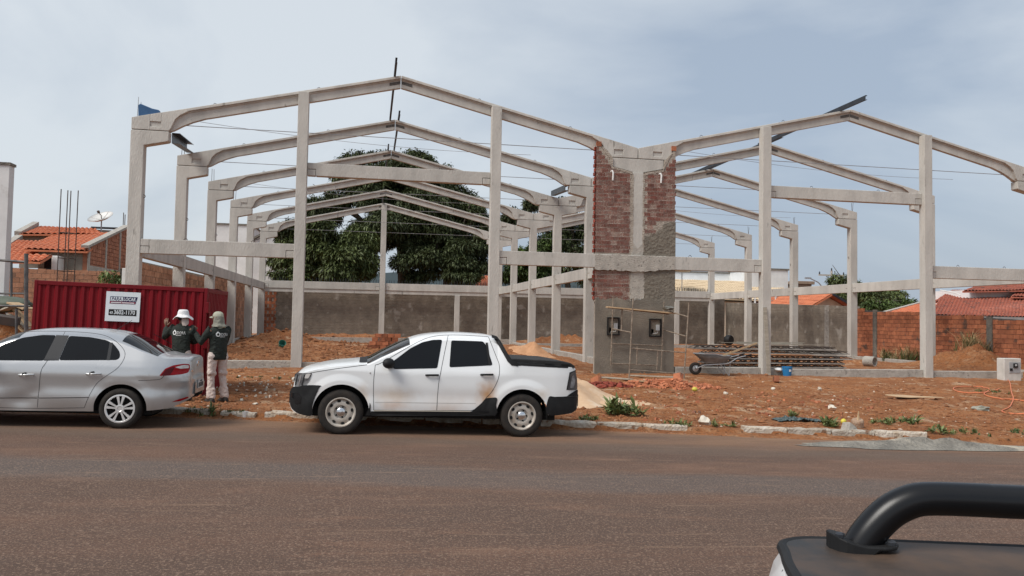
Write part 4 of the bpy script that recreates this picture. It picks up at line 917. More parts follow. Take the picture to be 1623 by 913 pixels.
# left mango: broad and light on top, lobes down to the wall
tree('mango_tree', base_at(480, 56), [lobe(515, 385, 56, 62, 44), lobe(462, 405, 55.5, 36, 34), lobe(570, 400, 55.5, 44, 38), lobe(540, 425, 54.5, 60, 26), lobe(470, 432, 54.5, 40, 18), lobe(445, 385, 57, 15, 16)], 12000, 9, .29, MANGO, 'low spreading mango tree left of the rear centre column', .35, 3)
tree('mango_tree', base_at(640, 61), [lobe(640, 285, 61, 62, 42), lobe(585, 310, 61, 55, 46), lobe(705, 330, 61, 52, 52), lobe(640, 350, 60, 80, 52), lobe(560, 270, 62, 32, 22), lobe(655, 252, 62, 26, 14), lobe(590, 245, 62, 25, 9), lobe(520, 330, 62, 40, 34)], 15000, 9, .31, MANGO2, 'tallest dark mango tree rising through the left gable', .45, 4)
tree('leafy_tree', base_at(705, 57.5), [lobe(690, 395, 57.5, 50, 46), lobe(745, 385, 58, 36, 48), lobe(720, 430, 57, 56, 22), lobe(655, 425, 57, 34, 26), lobe(745, 335, 59, 28, 26)], 8500, 9, .27, MANGO2, 'dense dark tree right of the rear centre column', .35, 5, shell=.45)
tree('leafy_tree', base_at(905, 66), [lobe(905, 365, 66, 32, 32), lobe(925, 420, 65, 32, 36), lobe(880, 400, 66, 26, 34), lobe(845, 328, 67, 17, 15), lobe(815, 350, 67, 22, 22), lobe(900, 330, 66, 24, 14)], 3600, 8, .36, MANGO2, 'dark tree showing between the valley columns and brick pillar', .3, 6, shell=.5)
tree('leafy_tree', base_at(840, 58), [lobe(838, 418, 58, 30, 30), lobe(865, 400, 58.5, 20, 20), lobe(815, 437, 58, 26, 16), lobe(870, 440, 58, 24, 14)], 2600, 8, .3, LIGHTG, 'lighter green tree behind the valley column row', .22, 7)
tree('leafy_tree', base_at(1345, 72), [lobe(1345, 460, 72, 30, 24), lobe(1400, 477, 71, 44, 17), lobe(1370, 470, 72, 40, 22), lobe(1315, 475, 72, 16, 18)], 3600, 8, .36, MANGO, 'round topped green tree beyond the right boundary wall', .3, 8)
tree('leafy_tree', base_at(1425, 62), [lobe(1400, 487, 62, 26, 8), lobe(1375, 486, 62, 20, 9), lobe(1430, 482, 63, 22, 9)], 1100, 6, .4, LIGHTG, 'bright low tree just above the right brick wall', .16, 9)
p_ = at_y(176, 437, 30); tree('bush', (p_.x, 31.0, .3), [(p_.x, 31.0, p_.z-.1, .6, .5, .5)], 200, 6, .16, LIGHTG, 'small green bush top showing over the red container', .04, 10)
# roof scraps behind the trees
o = empty('red_roof_house', (0, 0, 0), 'far house with small red tile roof right of the trees', 'house'); q0_, q1_ = at_y(752, 455, 64), at_y(786, 456, 64)
tile_roof_mb(q0_, q1_, at_y(790, 437, 68), at_y(762, 437, 68)).build('tile_roof', TILE, o); MB().box(q0_.x+.2, q1_.x-.1, 64.4, 67, 1, q0_.z-.05).build('wall', CREAM, o)
# ================================================================ vehicles
def pchip(pts):
    x = np.array([p[0] for p in pts], float); y = np.array([p[1] for p in pts], float); h = np.diff(x); s = np.diff(y)/h; d = np.zeros_like(y)
    for i in range(1, len(x)-1):
        if s[i-1]*s[i] > 0: w1 = 2*h[i]+h[i-1]; w2 = h[i]+2*h[i-1]; d[i] = (w1+w2)/(w1/s[i-1]+w2/s[i])
    d[0], d[-1] = s[0], s[-1]
    def f(t):
        t = min(max(float(t), x[0]), x[-1]); i = min(max(int(np.searchsorted(x, t))-1, 0), len(h)-1); u = (t-x[i])/h[i]
        return float((2*u**3-3*u*u+1)*y[i]+(u**3-2*u*u+u)*h[i]*d[i]+(-2*u**3+3*u*u)*y[i+1]+(u**3-u*u)*h[i]*d[i+1])
    return f
class Sides:
    def __init__(s): s.m = [MB(), MB()]
    def build(s, name, m, parent, **kw): return [q.build(name, m, parent, **kw) for q in s.m if q.v]
class Shell:
    """a vehicle body: x from nose to tail, z up, half width from a plan curve and a section curve"""
    def __init__(s, length, top, bot, plan, sect, drop, wheels, arch_r, flare=.022):
        s.L = length; s.top = pchip(top); s.bot = pchip(bot); s.plan = pchip(plan); s.sect = sect; s.drop = pchip(drop); s.wheels = wheels; s.ar = arch_r; s.flare = flare
    def zb(s, x):
        z = s.bot(x)
        for wx, wz in s.wheels:
            if abs(x-wx) < s.ar: z = max(z, wz+math.sqrt(max(0, s.ar**2-(x-wx)**2)))
        return z
    def y(s, x, z):
        v = s.plan(x)+s.sect(x, z)
        for wx, wz in s.wheels:
            r = math.hypot(x-wx, z-wz)
            if r < s.ar+.16: v += s.flare*min(1, max(0, (s.ar+.16-r)/.10))
        return max(.02, v)
    def edge(s, x): return max(s.top(x)-s.drop(x), s.bot(x)+.02)
    def ztop(s, x, y):
        ze = s.edge(x); ye = s.y(x, ze); t = min(1, abs(y)/ye); return s.top(x)-(s.top(x)-ze)*t**3.2
    def loft(s, n1=22, n2=12, stations=None):
        L = s.L; xs = set(np.round(np.linspace(.0, L, 110), 4)); 
        for e in (0, L):
            for k in np.linspace(0, 1, 14): xs.add(round(abs(e-.22*k*k), 4))
        for wx, wz in s.wheels:
            for a in np.linspace(0, math.pi, 41):
                xs.add(round(wx+s.ar*math.cos(a), 4))
            xs.add(round(wx+s.ar+.001, 4)); xs.add(round(wx-s.ar-.001, 4))
        xs = sorted(xs); mb = MB(); rows = []
        for x in xs:
            zb, ze = s.zb(x), s.edge(x); ze = max(ze, zb+.01); sec = []
            for i in range(n1+1):
                z = zb+(ze-zb)*i/n1; sec.append((s.y(x, z), z))
            ye = sec[-1][0]
            for i in range(1, n2+1):
                y = ye*(1-(i/n2)**1.0) if i < n2 else 0; y = ye*math.cos(math.pi/2*i/n2) if i < n2 else 0
                sec.append((y, s.ztop(x, y) if ze > s.edge(x)-.001 else ze))
            rows.append([(x, -y, z) for y, z in sec]+[(x, y, z) for y, z in sec[:-1][::-1]])
        m = len(rows[0]); vs = [p for r_ in rows for p in r_]
        fs = [(i*m+k, (i+1)*m+k, (i+1)*m+k+1, i*m+k+1) for i in range(len(rows)-1) for k in range(m-1)]
        fs += [tuple(range(m))[::-1], tuple(range((len(rows)-1)*m, len(rows)*m))]
        mb.add(vs, fs); return mb
    def patch(s, poly, off=.004, sides=(-1, 1), nx=14, dz=.02, mb=None):
        """a skin piece on the flanks bounded by a polygon in (x,z)"""
        sb = Sides(); zs = [p[1] for p in poly]; z0, z1 = min(zs), max(zs); lv = sorted(set([round(z, 4) for z in zs]+list(np.round(np.linspace(z0, z1, max(3, int((z1-z0)/dz)+2)), 4))))
        def cross(z):
            r = []
            for i in range(len(poly)):
                (xa, za), (xb, zb) = poly[i], poly[(i+1) % len(poly)]
                if (za <= z < zb) or (zb <= z < za): r.append(xa+(xb-xa)*(z-za)/(zb-za))
            return sorted(r)
        for a, b in zip(lv[:-1], lv[1:]):
            e = min(1e-4, (b-a)*.01); ca, cb = cross(a+e), cross(b-e)
            if len(ca) != len(cb): continue
            for q in range(0, len(ca)-1, 2):
                for sd in sides:
                    vs = []
                    for z, (l, r_) in ((a, (ca[q], ca[q+1])), (b, (cb[q], cb[q+1]))):
                        for i in range(nx+1):
                            x = l+(r_-l)*i/nx; vs.append((x, sd*(s.y(x, z)+off), z))
                    fs = [(i, i+1, nx+2+i, nx+1+i) for i in range(nx)]
                    sb.m[sd > 0].add(vs, fs if sd < 0 else [f[::-1] for f in fs])
        return sb
    def line(s, pts, wd=.007, off=.0025, sides=(-1, 1), mb=None, h=.0, sub=8):
        sb = Sides(); P_ = []
        for (xa, za), (xb, zb) in zip(pts[:-1], pts[1:]):
            for i in range(sub): P_.append((xa+(xb-xa)*i/sub, za+(zb-za)*i/sub))
        P_.append(pts[-1])
        for sd in sides:
            vs = []
            for i, (x, z) in enumerate(P_):
                a = P_[max(0, i-1)]; b = P_[min(len(P_)-1, i+1)]; dx, dz_ = b[0]-a[0], b[1]-a[1]; l = math.hypot(dx, dz_) or 1; nx_, nz_ = -dz_/l*wd/2, dx/l*wd/2
                for k in (-1, 1):
                    X, Z = x+nx_*k, z+nz_*k; vs.append((X, sd*(s.y(X, Z)+off), Z))
                if h:
                    vs[-2] = (vs[-2][0], vs[-2][1], vs[-2][2])
            fs = [(2*i, 2*i+1, 2*i+3, 2*i+2) for i in range(len(P_)-1)]; sb.m[sd > 0].add(vs, fs)
        return sb
    def top_patch(s, xs, yfun, off=.004, ny=12):
        """skin piece on the upper surface for x in xs, |y| < yfun(x)"""
        mb = MB(); vs = []
        for x in xs:
            w_ = yfun(x)
            for j in range(ny+1): y = -w_+2*w_*j/ny; vs.append((x, y, s.ztop(x, y)+off))
        m = ny+1; return mb.add(vs, [(i*m+j, (i+1)*m+j, (i+1)*m+j+1, i*m+j+1) for i in range(len(xs)-1) for j in range(ny)])
def smooth_curve(pts, n=6, closed=True):
    P_ = [Vector((*p, 0)) for p in pts]; out_ = []; m = len(P_)
    for i in range(m if closed else m-1):
        p0, p1, p2, p3 = (P_[(i+k-1) % m] if closed else P_[min(max(i+k-1, 0), m-1)] for k in range(4))
        for t in range(n):
            u = t/n; q = .5*((2*p1)+(-p0+p2)*u+(2*p0-5*p1+4*p2-p3)*u*u+(-p0+3*p1-3*p2+p3)*u**3); out_.append((q.x, q.y))
    if not closed: out_.append(pts[-1])
    return out_
def round_poly(pts, r=.03, n=4):
    out_ = []; m = len(pts)
    for i in range(m):
        p, a, b = Vector(pts[i]), Vector(pts[i-1]), Vector(pts[(i+1) % m]); da, db = (a-p), (b-p); ra = min(r, da.length*.45); rb_ = min(r, db.length*.45); s_, e = p+da.normalized()*ra, p+db.normalized()*rb_
        for k in range(n+1): t = k/n; q = s_*(1-t)**2+p*2*t*(1-t)+e*t*t; out_.append((q.x, q.y))
    return out_
def tyre_mb(r, rim, wd):
    w2 = wd/2; t = MB()
    t.lathe([(rim, -w2*.85), (rim+.012, -w2*.98), (rim+(r-rim)*.45, -w2*1.04), (r-.035, -w2*.99), (r-.012, -w2*.86), (r, -w2*.66), (r, -w2*.36), (r-.008, -w2*.34), (r-.008, -w2*.28), (r, -w2*.26), (r+.001, 0), (r, w2*.26), (r-.008, w2*.28), (r-.008, w2*.34), (r, w2*.36), (r, w2*.66), (r-.012, w2*.86), (r-.035, w2*.99), (rim+(r-rim)*.45, w2*1.04), (rim+.012, w2*.98), (rim, w2*.85), (rim-.01, 0)], 56, axis='y', closed=True); return t
def half_liner(r, a, b, x, y, z):
    n = 24; vs = [(x+r*math.cos(t), y+h, z+r*math.sin(t)) for h in (a, b) for t in np.linspace(-.12, math.pi+.12, n)]
    return MB().add(vs, [(i, i+1, n+i+1, n+i) for i in range(n-1)])
RIMG = mat('steel_rim', (.56, .52, .47), (.40, .34, .28), rough=.5, metal=.3, scale=5)
RIMA = mat('alloy_rim', (.78, .78, .78), (.66, .65, .64), rough=.32, metal=.5, scale=5)
def wheel(root, x, y, z, r, rim, wd, style, sd):
    wh = bpy.data.objects.new('wheel', None); col.objects.link(wh); wh.parent = root; wh.location = (x, y, z); wh.empty_display_size = .1
    if sd > 0: wh.rotation_euler = (0, 0, math.pi)
    tyre_mb(r, rim, wd).build('tyre', RUBBER, wh, smooth=True, fix=True)
    f = -wd/2
    if style == 'steel':
        q = MB().lathe([(rim+.004, f*.92), (rim+.006, f*1.0), (rim-.01, f*1.02), (rim-.022, f*.86), (rim-.03, f*.70), (rim*.82, f*.62), (rim*.74, f*.74), (rim*.6, f*.80), (rim*.48, f*.78), (rim*.42, f*.55), (rim*.36, f*.50), (.001, f*.50)], 48, axis='y'); q.build('rim', RIMG, wh, smooth=True, fix=True)
        for k in range(8):
            a = k*math.pi/4+.2; c = MB(); n = 12
            pts = [(math.cos(a)*rim*.77+math.cos(t)*rim*.085*math.cos(a)-math.sin(t)*rim*.13*math.sin(a), math.sin(a)*rim*.77+math.cos(t)*rim*.085*math.sin(a)+math.sin(t)*rim*.13*math.cos(a)) for t in np.linspace(0, 2*math.pi, n, endpoint=False)]
            c.prism(pts, f*.66, f*.80).build('vent_hole', DARK, wh)
        MB().lathe([(rim*.30, f*.50), (rim*.29, f*.78), (rim*.22, f*.90), (.001, f*.92)], 20, axis='y').build('hub_cap', CHROME, wh, smooth=True, fix=True)
        for k in range(5):
            a = k*2*math.pi/5; MB().lathe([(.014, f*.5), (.014, f*.72), (.001, f*.74)], 6, (math.cos(a)*rim*.36, 0, math.sin(a)*rim*.36), 'y').build('lug_nut', DARK, wh, fix=True)
    else:
        MB().lathe([(rim+.004, f*.92), (rim+.006, f*1.0), (rim-.012, f*1.02), (rim-.02, f*.8), (rim*.9, f*.3), (rim*.5, f*.15), (.001, f*.15)], 48, axis='y').build('rim_barrel', DARK, wh, smooth=True, fix=True)
        q = MB().lathe([(rim+.005, f*.92), (rim+.007, f*1.01), (rim-.012, f*1.03), (rim-.022, f*.9)], 48, axis='y')
        for k in range(10):
            a = (k//2)*2*math.pi/5+(-.22 if k % 2 == 0 else .22)+.3; ca, sa = math.cos(a), math.sin(a); e = lambda r_, t_: (r_*ca-t_*sa, r_*sa+t_*ca)
            q.prism([e(rim*.22, -.011), e(rim*.60, -.014), e(rim-.012, -.021), e(rim-.012, .021), e(rim*.60, .014), e(rim*.22, .011)], f*.74, f*1.0)
        q.lathe([(rim*.32, f*.7), (rim*.3, f*1.02), (rim*.2, f*1.04), (rim*.17, f*.98), (.001, f*.98)], 20, axis='y'); q.build('rim', RIMA, wh, smooth=True, fix=True)
    return wh
def paint(name, c, metal=0., dirt=None, zlo=.35, zhi=.8, amount=.6, rough=.3, spots=()):
    m = mat(name, c, tuple(x*.97 for x in c), rough=rough, metal=metal, coat=.6, spec=.5, scale=2, coords='Object'); t = m.node_tree; L = t.links.new; b = t.nodes['Principled BSDF']
    if dirt:            # road dust thrown up behind the wheels
        tc_ = N(t, 'ShaderNodeTexCoord'); sp = N(t, 'ShaderNodeSeparateXYZ'); L(tc_.outputs['Object'], sp.inputs[0]); n = N(t, 'ShaderNodeTexNoise'); n.inputs['Scale'].default_value = 2.6; n.inputs['Detail'].default_value = 6; L(tc_.outputs['Object'], n.inputs[0])
        mr = N(t, 'ShaderNodeMapRange'); mr.inputs[1].default_value = zhi; mr.inputs[2].default_value = zlo; L(sp.outputs[2], mr.inputs[0])
        mu = N(t, 'ShaderNodeMath', operation='MULTIPLY'); L(mr.outputs[0], mu.inputs[0]); mr2 = N(t, 'ShaderNodeMapRange'); mr2.inputs[1].default_value = .3; mr2.inputs[2].default_value = .7; mr2.inputs[4].default_value = amount; L(n.outputs[0], mr2.inputs[0]); L(mr2.outputs[0], mu.inputs[1])
        mx_ = N(t, 'ShaderNodeMix', data_type='RGBA'); src = b.inputs['Base Color'].links[0].from_socket; L(mu.outputs[0], mx_.inputs[0]); L(src, mx_.inputs[6]); mx_.inputs[7].default_value = (*dirt, 1); L(mx_.outputs[2], b.inputs['Base Color'])
    for (cx, cz, rx_, rz_, cc, am) in spots:         # rusty splashes
        tc_ = N(t, 'ShaderNodeTexCoord'); mpp = N(t, 'ShaderNodeMapping'); mpp.inputs['Location'].default_value = (-cx/rx_, 0, -cz/rz_); mpp.inputs['Scale'].default_value = (1/rx_, 0, 1/rz_); L(tc_.outputs['Object'], mpp.inputs[0])
        ln_ = N(t, 'ShaderNodeVectorMath', operation='LENGTH'); L(mpp.outputs[0], ln_.inputs[0]); n = N(t, 'ShaderNodeTexNoise'); n.inputs['Scale'].default_value = 5; n.inputs['Detail'].default_value = 6; L(tc_.outputs['Object'], n.inputs[0])
        ad_ = N(t, 'ShaderNodeMath', operation='ADD'); L(ln_.outputs['Value'], ad_.inputs[0]); L(n.outputs[0], ad_.inputs[1]); mr = N(t, 'ShaderNodeMapRange'); mr.interpolation_type = 'SMOOTHSTEP'; mr.inputs[1].default_value = 1.45; mr.inputs[2].default_value = .45; mr.inputs[4].default_value = am; L(ad_.outputs[0], mr.inputs[0])
        mx_ = N(t, 'ShaderNodeMix', data_type='RGBA'); src = b.inputs['Base Color'].links[0].from_socket; L(mr.outputs[0], mx_.inputs[0]); L(src, mx_.inputs[6]); mx_.inputs[7].default_value = (*cc, 1); L(mx_.outputs[2], b.inputs['Base Color'])
    return m
SEAM = mat('panel_gap', (.03, .03, .032), (.02, .02, .02), rough=.8)
LAMPR = mat('red_lens', (.34, .006, .010), (.24, .005, .008), rough=.22, spec=.2); LAMPW = mat('clear_lens', (.62, .60, .58), (.5, .48, .46), rough=.1, coat=.5); LAMPD = mat('smoked_lens', (.10, .105, .11), (.05, .05, .055), rough=.12, coat=.6)
def mirror_pts(mb): return mb

# ---------------------------------------------------------------- white pickup
Xf, Yn = -1.19, 12.0
TW = .90
tr = empty('pickup_truck', (Xf, Yn+TW, float(road_z(Xf))), 'white double cab pickup with black bumpers and steel wheels parked at kerb', 'pickup truck', rot=(0, .025, 0))
WP = paint('white_paint', (.80, .81, .81), dirt=(.50, .29, .15), zlo=.28, zhi=.85, amount=.5, spots=((3.05, .66, .24, .42, (.45, .22, .075), .95), (1.62, .62, .50, .20, (.52, .38, .25), .55), (1.60, .46, .25, .10, (.5, .25, .12), .4), (3.95, .70, .2, .15, (.5, .38, .25), .5), (1.12, .6, .15, .25, (.5, .36, .22), .5)))
def t_sect(x, z):
    v = 0
    if z < .55: v -= .35*(.55-z)**2+.02*(.55-z)
    if z > .98: v -= (z-.98)*(.30 if x < 3.2 else max(.05, .30-(x-3.2)*.9))
    v -= .014*math.exp(-((z-.60)/.10)**2)*(1 if .95 < x < 3.0 else .2)+.0
    return v
TRK = Shell(4.60, [(0, .60), (.04, .66), (.085, .88), (.13, .935), (.3, 1.0), (.6, 1.07), (1.0, 1.122), (1.10, 1.135), (1.4, 1.29), (1.82, 1.50), (2.0, 1.56), (2.2, 1.595), (2.6, 1.625), (3.0, 1.615), (3.17, 1.59), (3.26, 1.50), (3.42, 1.22), (3.5, 1.185), (4.4, 1.165), (4.50, 1.14), (4.525, .95), (4.56, .78), (4.60, .68)],
            [(0, .42), (.05, .34), (.2, .285), (.4, .27), (1.0, .33), (2.9, .345), (3.2, .36), (4.0, .36), (4.4, .38), (4.55, .44), (4.60, .5)],
            [(0, .60), (.02, .66), (.08, .76), (.18, .83), (.35, .872), (.6, .885), (2.3, .892), (4.1, .885), (4.35, .86), (4.5, .80), (4.57, .72), (4.60, .62)], t_sect,
            [(0, .02), (.15, .05), (1.0, .05), (1.2, .09), (1.8, .12), (3.2, .12), (3.45, .03), (4.6, .03)], [(.79, .34), (3.62, .34)], .425, .02)
TRK.loft().build('body', WP, tr, smooth=True, fix=True)
BP = BLACKP
# windows
TRK.patch(round_poly([(1.555, 1.02), (1.53, 1.13), (1.62, 1.20), (1.80, 1.345), (1.99, 1.45), (2.15, 1.492), (2.305, 1.503), (2.235, 1.055)], .03)).build('front_side_window', GLASSD, tr, smooth=True)
TRK.patch(round_poly([(2.425, 1.075), (2.45, 1.495), (2.96, 1.500), (3.02, 1.43), (3.115, 1.14), (3.09, 1.125)], .03)).build('rear_side_window', GLASSD, tr, smooth=True)
TRK.line([(3.02, 1.48), (3.07, 1.125)], .035, .007).build('window_divider', BP, tr)
ws = TRK.top_patch(np.linspace(1.15, 1.80, 16), lambda x: TRK.y(x, TRK.edge(x))*.985-.05, .004).build('windscreen', GLASSD, tr, smooth=True)
TRK.top_patch(np.linspace(1.03, 1.15, 5), lambda x: .72, .006).build('cowl', BP, tr, smooth=True)
# seams
L_ = lambda p: TRK.line(smooth_curve(p, 5, False), .0075, .0022).build('panel_gap', SEAM, tr)
L_([(2.40, 1.575), (2.375, 1.45), (2.30, 1.05), (2.265, .80), (2.255, .385)]); L_([(1.275, 1.075), (1.262, .80), (1.285, .385)]); L_([(1.285, .383), (1.8, .385), (2.5, .40), (2.80, .405)])
L_([(3.05, 1.575), (3.17, 1.28), (3.225, 1.12), (3.21, .92), (3.12, .72), (3.02, .60), (2.94, .47), (2.80, .405)]); L_([(1.275, 1.075), (1.40, 1.13), (1.9, 1.44), (2.2, 1.555), (2.6, 1.585), (3.05, 1.575)])
L_([(.27, .915), (.6, .985), (1.15, 1.075)])
TRK.line([(1.30, .505), (2.25, .512), (2.87, .520)], .006, .002).build('door_crease_shade', mat('crease_shade_grey', (.45, .43, .40), (.4, .38, .35), rough=.5), tr)  # flat grey line: the shade of the door crease put into colour
# black cladding
TRK.patch(smooth_curve([(.0, .60), (.02, .66), (.07, .70), (.25, .735), (.47, .74), (.45, .70), (.395, .55), (.365, .42), (.36, .28), (.2, .287), (.06, .35), (.005, .44)], 4), .007).build('front_bumper', BP, tr, smooth=True)
MB().box(-.008, .02, -.60, .60, .43, .61).build('bumper_face', BP, tr, bevel=.01)
TRK.patch(round_poly([(.02, .53), (.03, .60), (.13, .62), (.19, .56), (.19, .45), (.10, .44), (.08, .52)], .015), .011).build('fog_lamp_recess', mat('gloss_black', (.012, .012, .013), rough=.25), tr, smooth=True)
TRK.patch(round_poly([(.075, .70), (.08, .87), (.105, .915), (.335, .925), (.295, .80), (.25, .745), (.15, .71)], .02), .008).build('headlight', mat('headlight_glass', (.22, .225, .23), (.06, .06, .065), rough=.08, coat=.8, scale=12), tr, smooth=True)
for k in range(3): TRK.line([(.09+.05*k, .73), (.115+.055*k, .89)], .018, .012).build('headlight_bar', CHROME if k == 1 else BP, tr)
TRK.patch(round_poly([(.22, .84), (.24, .905), (.32, .915), (.28, .84)], .015), .011).build('indicator_lens', LAMPW, tr, smooth=True)
MB().box(.055, .09, -.62, .62, .70, .88).build('grille', BP, tr, bevel=.01)
for k in range(3): MB().box(.05, .056, -.6, .6, .725+.055*k, .74+.055*k).build('grille_bar', CHROME, tr)
TRK.patch([(1.22, .50), (1.235, .46), (1.24, .30), (1.16, .30), (1.215, .42)], .008).build('mud_flap', BP, tr, smooth=True)
TRK.patch([(1.24, .365), (1.24, .30), (3.19, .33), (3.19, .40), (2.8, .392)], .006).build('sill_cladding', BP, tr, smooth=True)
TRK.patch(smooth_curve([(3.19, .35), (2.80, .36), (2.84, .42), (2.96, .53), (3.02, .60), (3.10, .615), (3.2, .615), (3.19, .5)], 3), .008).build('sill_cladding', BP, tr, smooth=True)
TRK.line([(1.29, .376), (2.79, .394)], .014, .010).build('sill_trim', mat('trim_pale', (.66, .60, .5), rough=.5), tr)
TRK.patch(smooth_curve([(4.03, .37), (4.04, .64), (4.15, .655), (4.34, .665), (4.40, .70), (4.52, .76), (4.575, .76), (4.60, .66), (4.6, .52), (4.55, .445), (4.4, .385)], 4), .009).build('rear_bumper', BP, tr, smooth=True)
MB().box(4.585, 4.615, -.62, .62, .48, .68).build('bumper_face', BP, tr, bevel=.01)
TRK.patch(round_poly([(4.365, .765), (4.40, 1.03), (4.495, 1.075), (4.54, .94), (4.56, .80), (4.53, .765)], .02), .009).build('tail_light', LAMPD, tr, smooth=True)
TRK.patch(round_poly([(4.40, .80), (4.43, .99), (4.47, 1.01), (4.50, .92), (4.47, .80)], .02), .013).build('tail_lens', mat('lens_grey', (.32, .32, .33), (.16, .15, .155), rough=.1, coat=.6, scale=20), tr, smooth=True)
TRK.patch(smooth_curve([(4.34, .765), (4.385, 1.05), (4.50, 1.09), (4.56, .78)], 1), .004).build('lamp_seal', SEAM, tr, smooth=True)
# sail trim and tonneau
for sd in (-1, 1):
    sail = MB()
    pts = [(3.10, 1.585), (3.19, 1.565), (3.25, 1.49), (3.33, 1.33), (3.42, 1.20), (3.50, 1.165), (4.46, 1.135)]
    sail.add([(x, sd*(TRK.y(x, min(z, TRK.edge(x)))-.012), z+.018) for x, z in pts]+[(x-.0, sd*(TRK.y(x, min(z, TRK.edge(x)))+.006), z-.012-(.02 if x > 3.3 else .01)) for x, z in pts]+[(x, sd*(TRK.y(x, min(z, TRK.edge(x)))-.16), z+.03) for x, z in pts],
             [(i, i+1, 8+i, 7+i) for i in range(6)]+[(i, i+1, 15+i, 14+i) for i in range(6)])
    sail.build('sail_trim', BP, tr, smooth=True, fix=True)
TRK.patch([(3.12, 1.585), (3.2, 1.565), (3.26, 1.49), (3.34, 1.345), (3.43, 1.215), (3.52, 1.18), (3.52, 1.125), (3.42, 1.135), (3.35, 1.20), (3.27, 1.34), (3.20, 1.465), (3.15, 1.535)], .009).build('sail_panel', BP, tr, smooth=True)
ton = MB(); pr = [(3.40, 1.15), (3.40, 1.232), (3.47, 1.242), (4.22, 1.228), (4.40, 1.205), (4.485, 1.155), (4.485, 1.12)]
ton.prism(pr, -.815, .815); ton.build('tonneau_cover', mat('bed_cover', (.016, .016, .0165), (.028, .026, .025), rough=.6, spec=.25, scale=3, coords='Object'), tr, bevel=.015)
for k in range(3): MB().box(3.70+.27*k, 3.84+.27*k, -.850, -.82, 1.168, 1.198).build('cover_latch', BP, tr, bevel=.006)
TRK.line([(3.42, 1.155), (4.46, 1.130)], .028, .004).build('bed_rail', BP, tr, smooth=True)
MB().box(3.24, 3.27, -.62, .62, 1.25, 1.5).build('rear_screen', GLASSD, tr)
# mirrors, handles, underside
for sd in (-1, 1):
    MB().blob((1.475, sd*1.0, 1.115), .105, .085, .082, random.Random(1), 3, .0).build('mirror', BP, tr, smooth='all'); MB().bar((1.50, sd*.86, 1.05), (1.5, sd*.98, 1.08), .09, .045).build('mirror_arm', BP, tr, bevel=.01)
    for xa, z in ((2.06, .945), (2.925, .978)):
        yy = TRK.y(xa+.1, z); h = MB().tube([(xa, sd*yy, z-.004), (xa+.03, sd*(yy+.028), z), (xa+.16, sd*(yy+.028), z+.004), (xa+.195, sd*yy, z+.004)], .0155, 8).build('door_handle', BP, tr, smooth=True)
    yy = TRK.y(2.245, .895); MB().lathe([(.013, 0), (.013, .004), (0, .005)], 10, (2.25, sd*yy+(-.004 if sd < 0 else 0), .895), 'y').build('lock', SEAM, tr)
    yy = TRK.y(1.205, .955); MB().blob((1.205, sd*yy, .955), .022, .008, .013, random.Random(1), 2, 0).build('side_repeater', LAMPW, tr, smooth='all')
MB().box(.3, 4.2, -.72, .72, .26, .40).build('underbody', DARK, tr); MB().box(1.25, 3.15, -.80, .80, .30, .42).build('floor_pan', DARK, tr)
MB().box(.42, 1.16, -.60, .60, .25, .82).build('wheel_well', DARK, tr); MB().box(3.25, 3.99, -.60, .60, .25, .82).build('wheel_well', DARK, tr)
for wx, wz in TRK.wheels:
    for sd in (-1, 1):
        half_liner(.424, -.13, .16, wx, sd*.72, wz).build('arch_liner', DARK, tr, smooth=True)
        wheel(tr, wx, sd*.785, .343-.003, .343, .222, .215, 'steel', sd)
MB().tube([(2.9, -.45, .33), (3.3, -.5, .28), (3.3, -.5, .4)], .035, 8).build('exhaust', DARK, tr)

# ---------------------------------------------------------------- silver saloon
CW_ = .83; Xc = -6.90
car = empty('saloon_car', (Xc, 12.25+CW_, float(road_z(Xc))), 'silver four-door saloon with dented front door in front of the container', 'car', rot=(0, .025, 0))
SV = paint('silver_paint', (.52, .522, .525), metal=.6, dirt=(.33, .24, .17), zlo=.22, zhi=.5, amount=.35, rough=.30)
def c_sect(x, z):
    v = 0
    if z < .45: v -= .5*(.45-z)**2+.05*(.45-z)
    if z > .90: v -= .012+(z-.90)*.40+max(0, z-1.0)*.06
    elif z > .78: v -= (z-.78)*.10
    v += .010*math.exp(-((z-.80)/.05)**2)-.012*math.exp(-((z-.60)/.08)**2)
    if x > 3.9: v += .012*math.exp(-((z-.70)/.05)**2)-.02*math.exp(-((z-.86)/.07)**2)*min(1, (x-3.9)/.2)
    v -= .045*math.exp(-(((x-1.95)/.22)**2+((z-.40)/.12)**2))      # the dent
    v -= .018*math.exp(-(((x-2.1)/.10)**2+((z-.52)/.06)**2))
    return v
import functools
def se(x0, x1, w0, n): return [(x0+(x1-x0)*t, w0*(1-t**n)**(1/n)) for t in (0, .2, .4, .55, .68, .78, .86, .92, .96, .985)]+[(x1, w0*.42)]
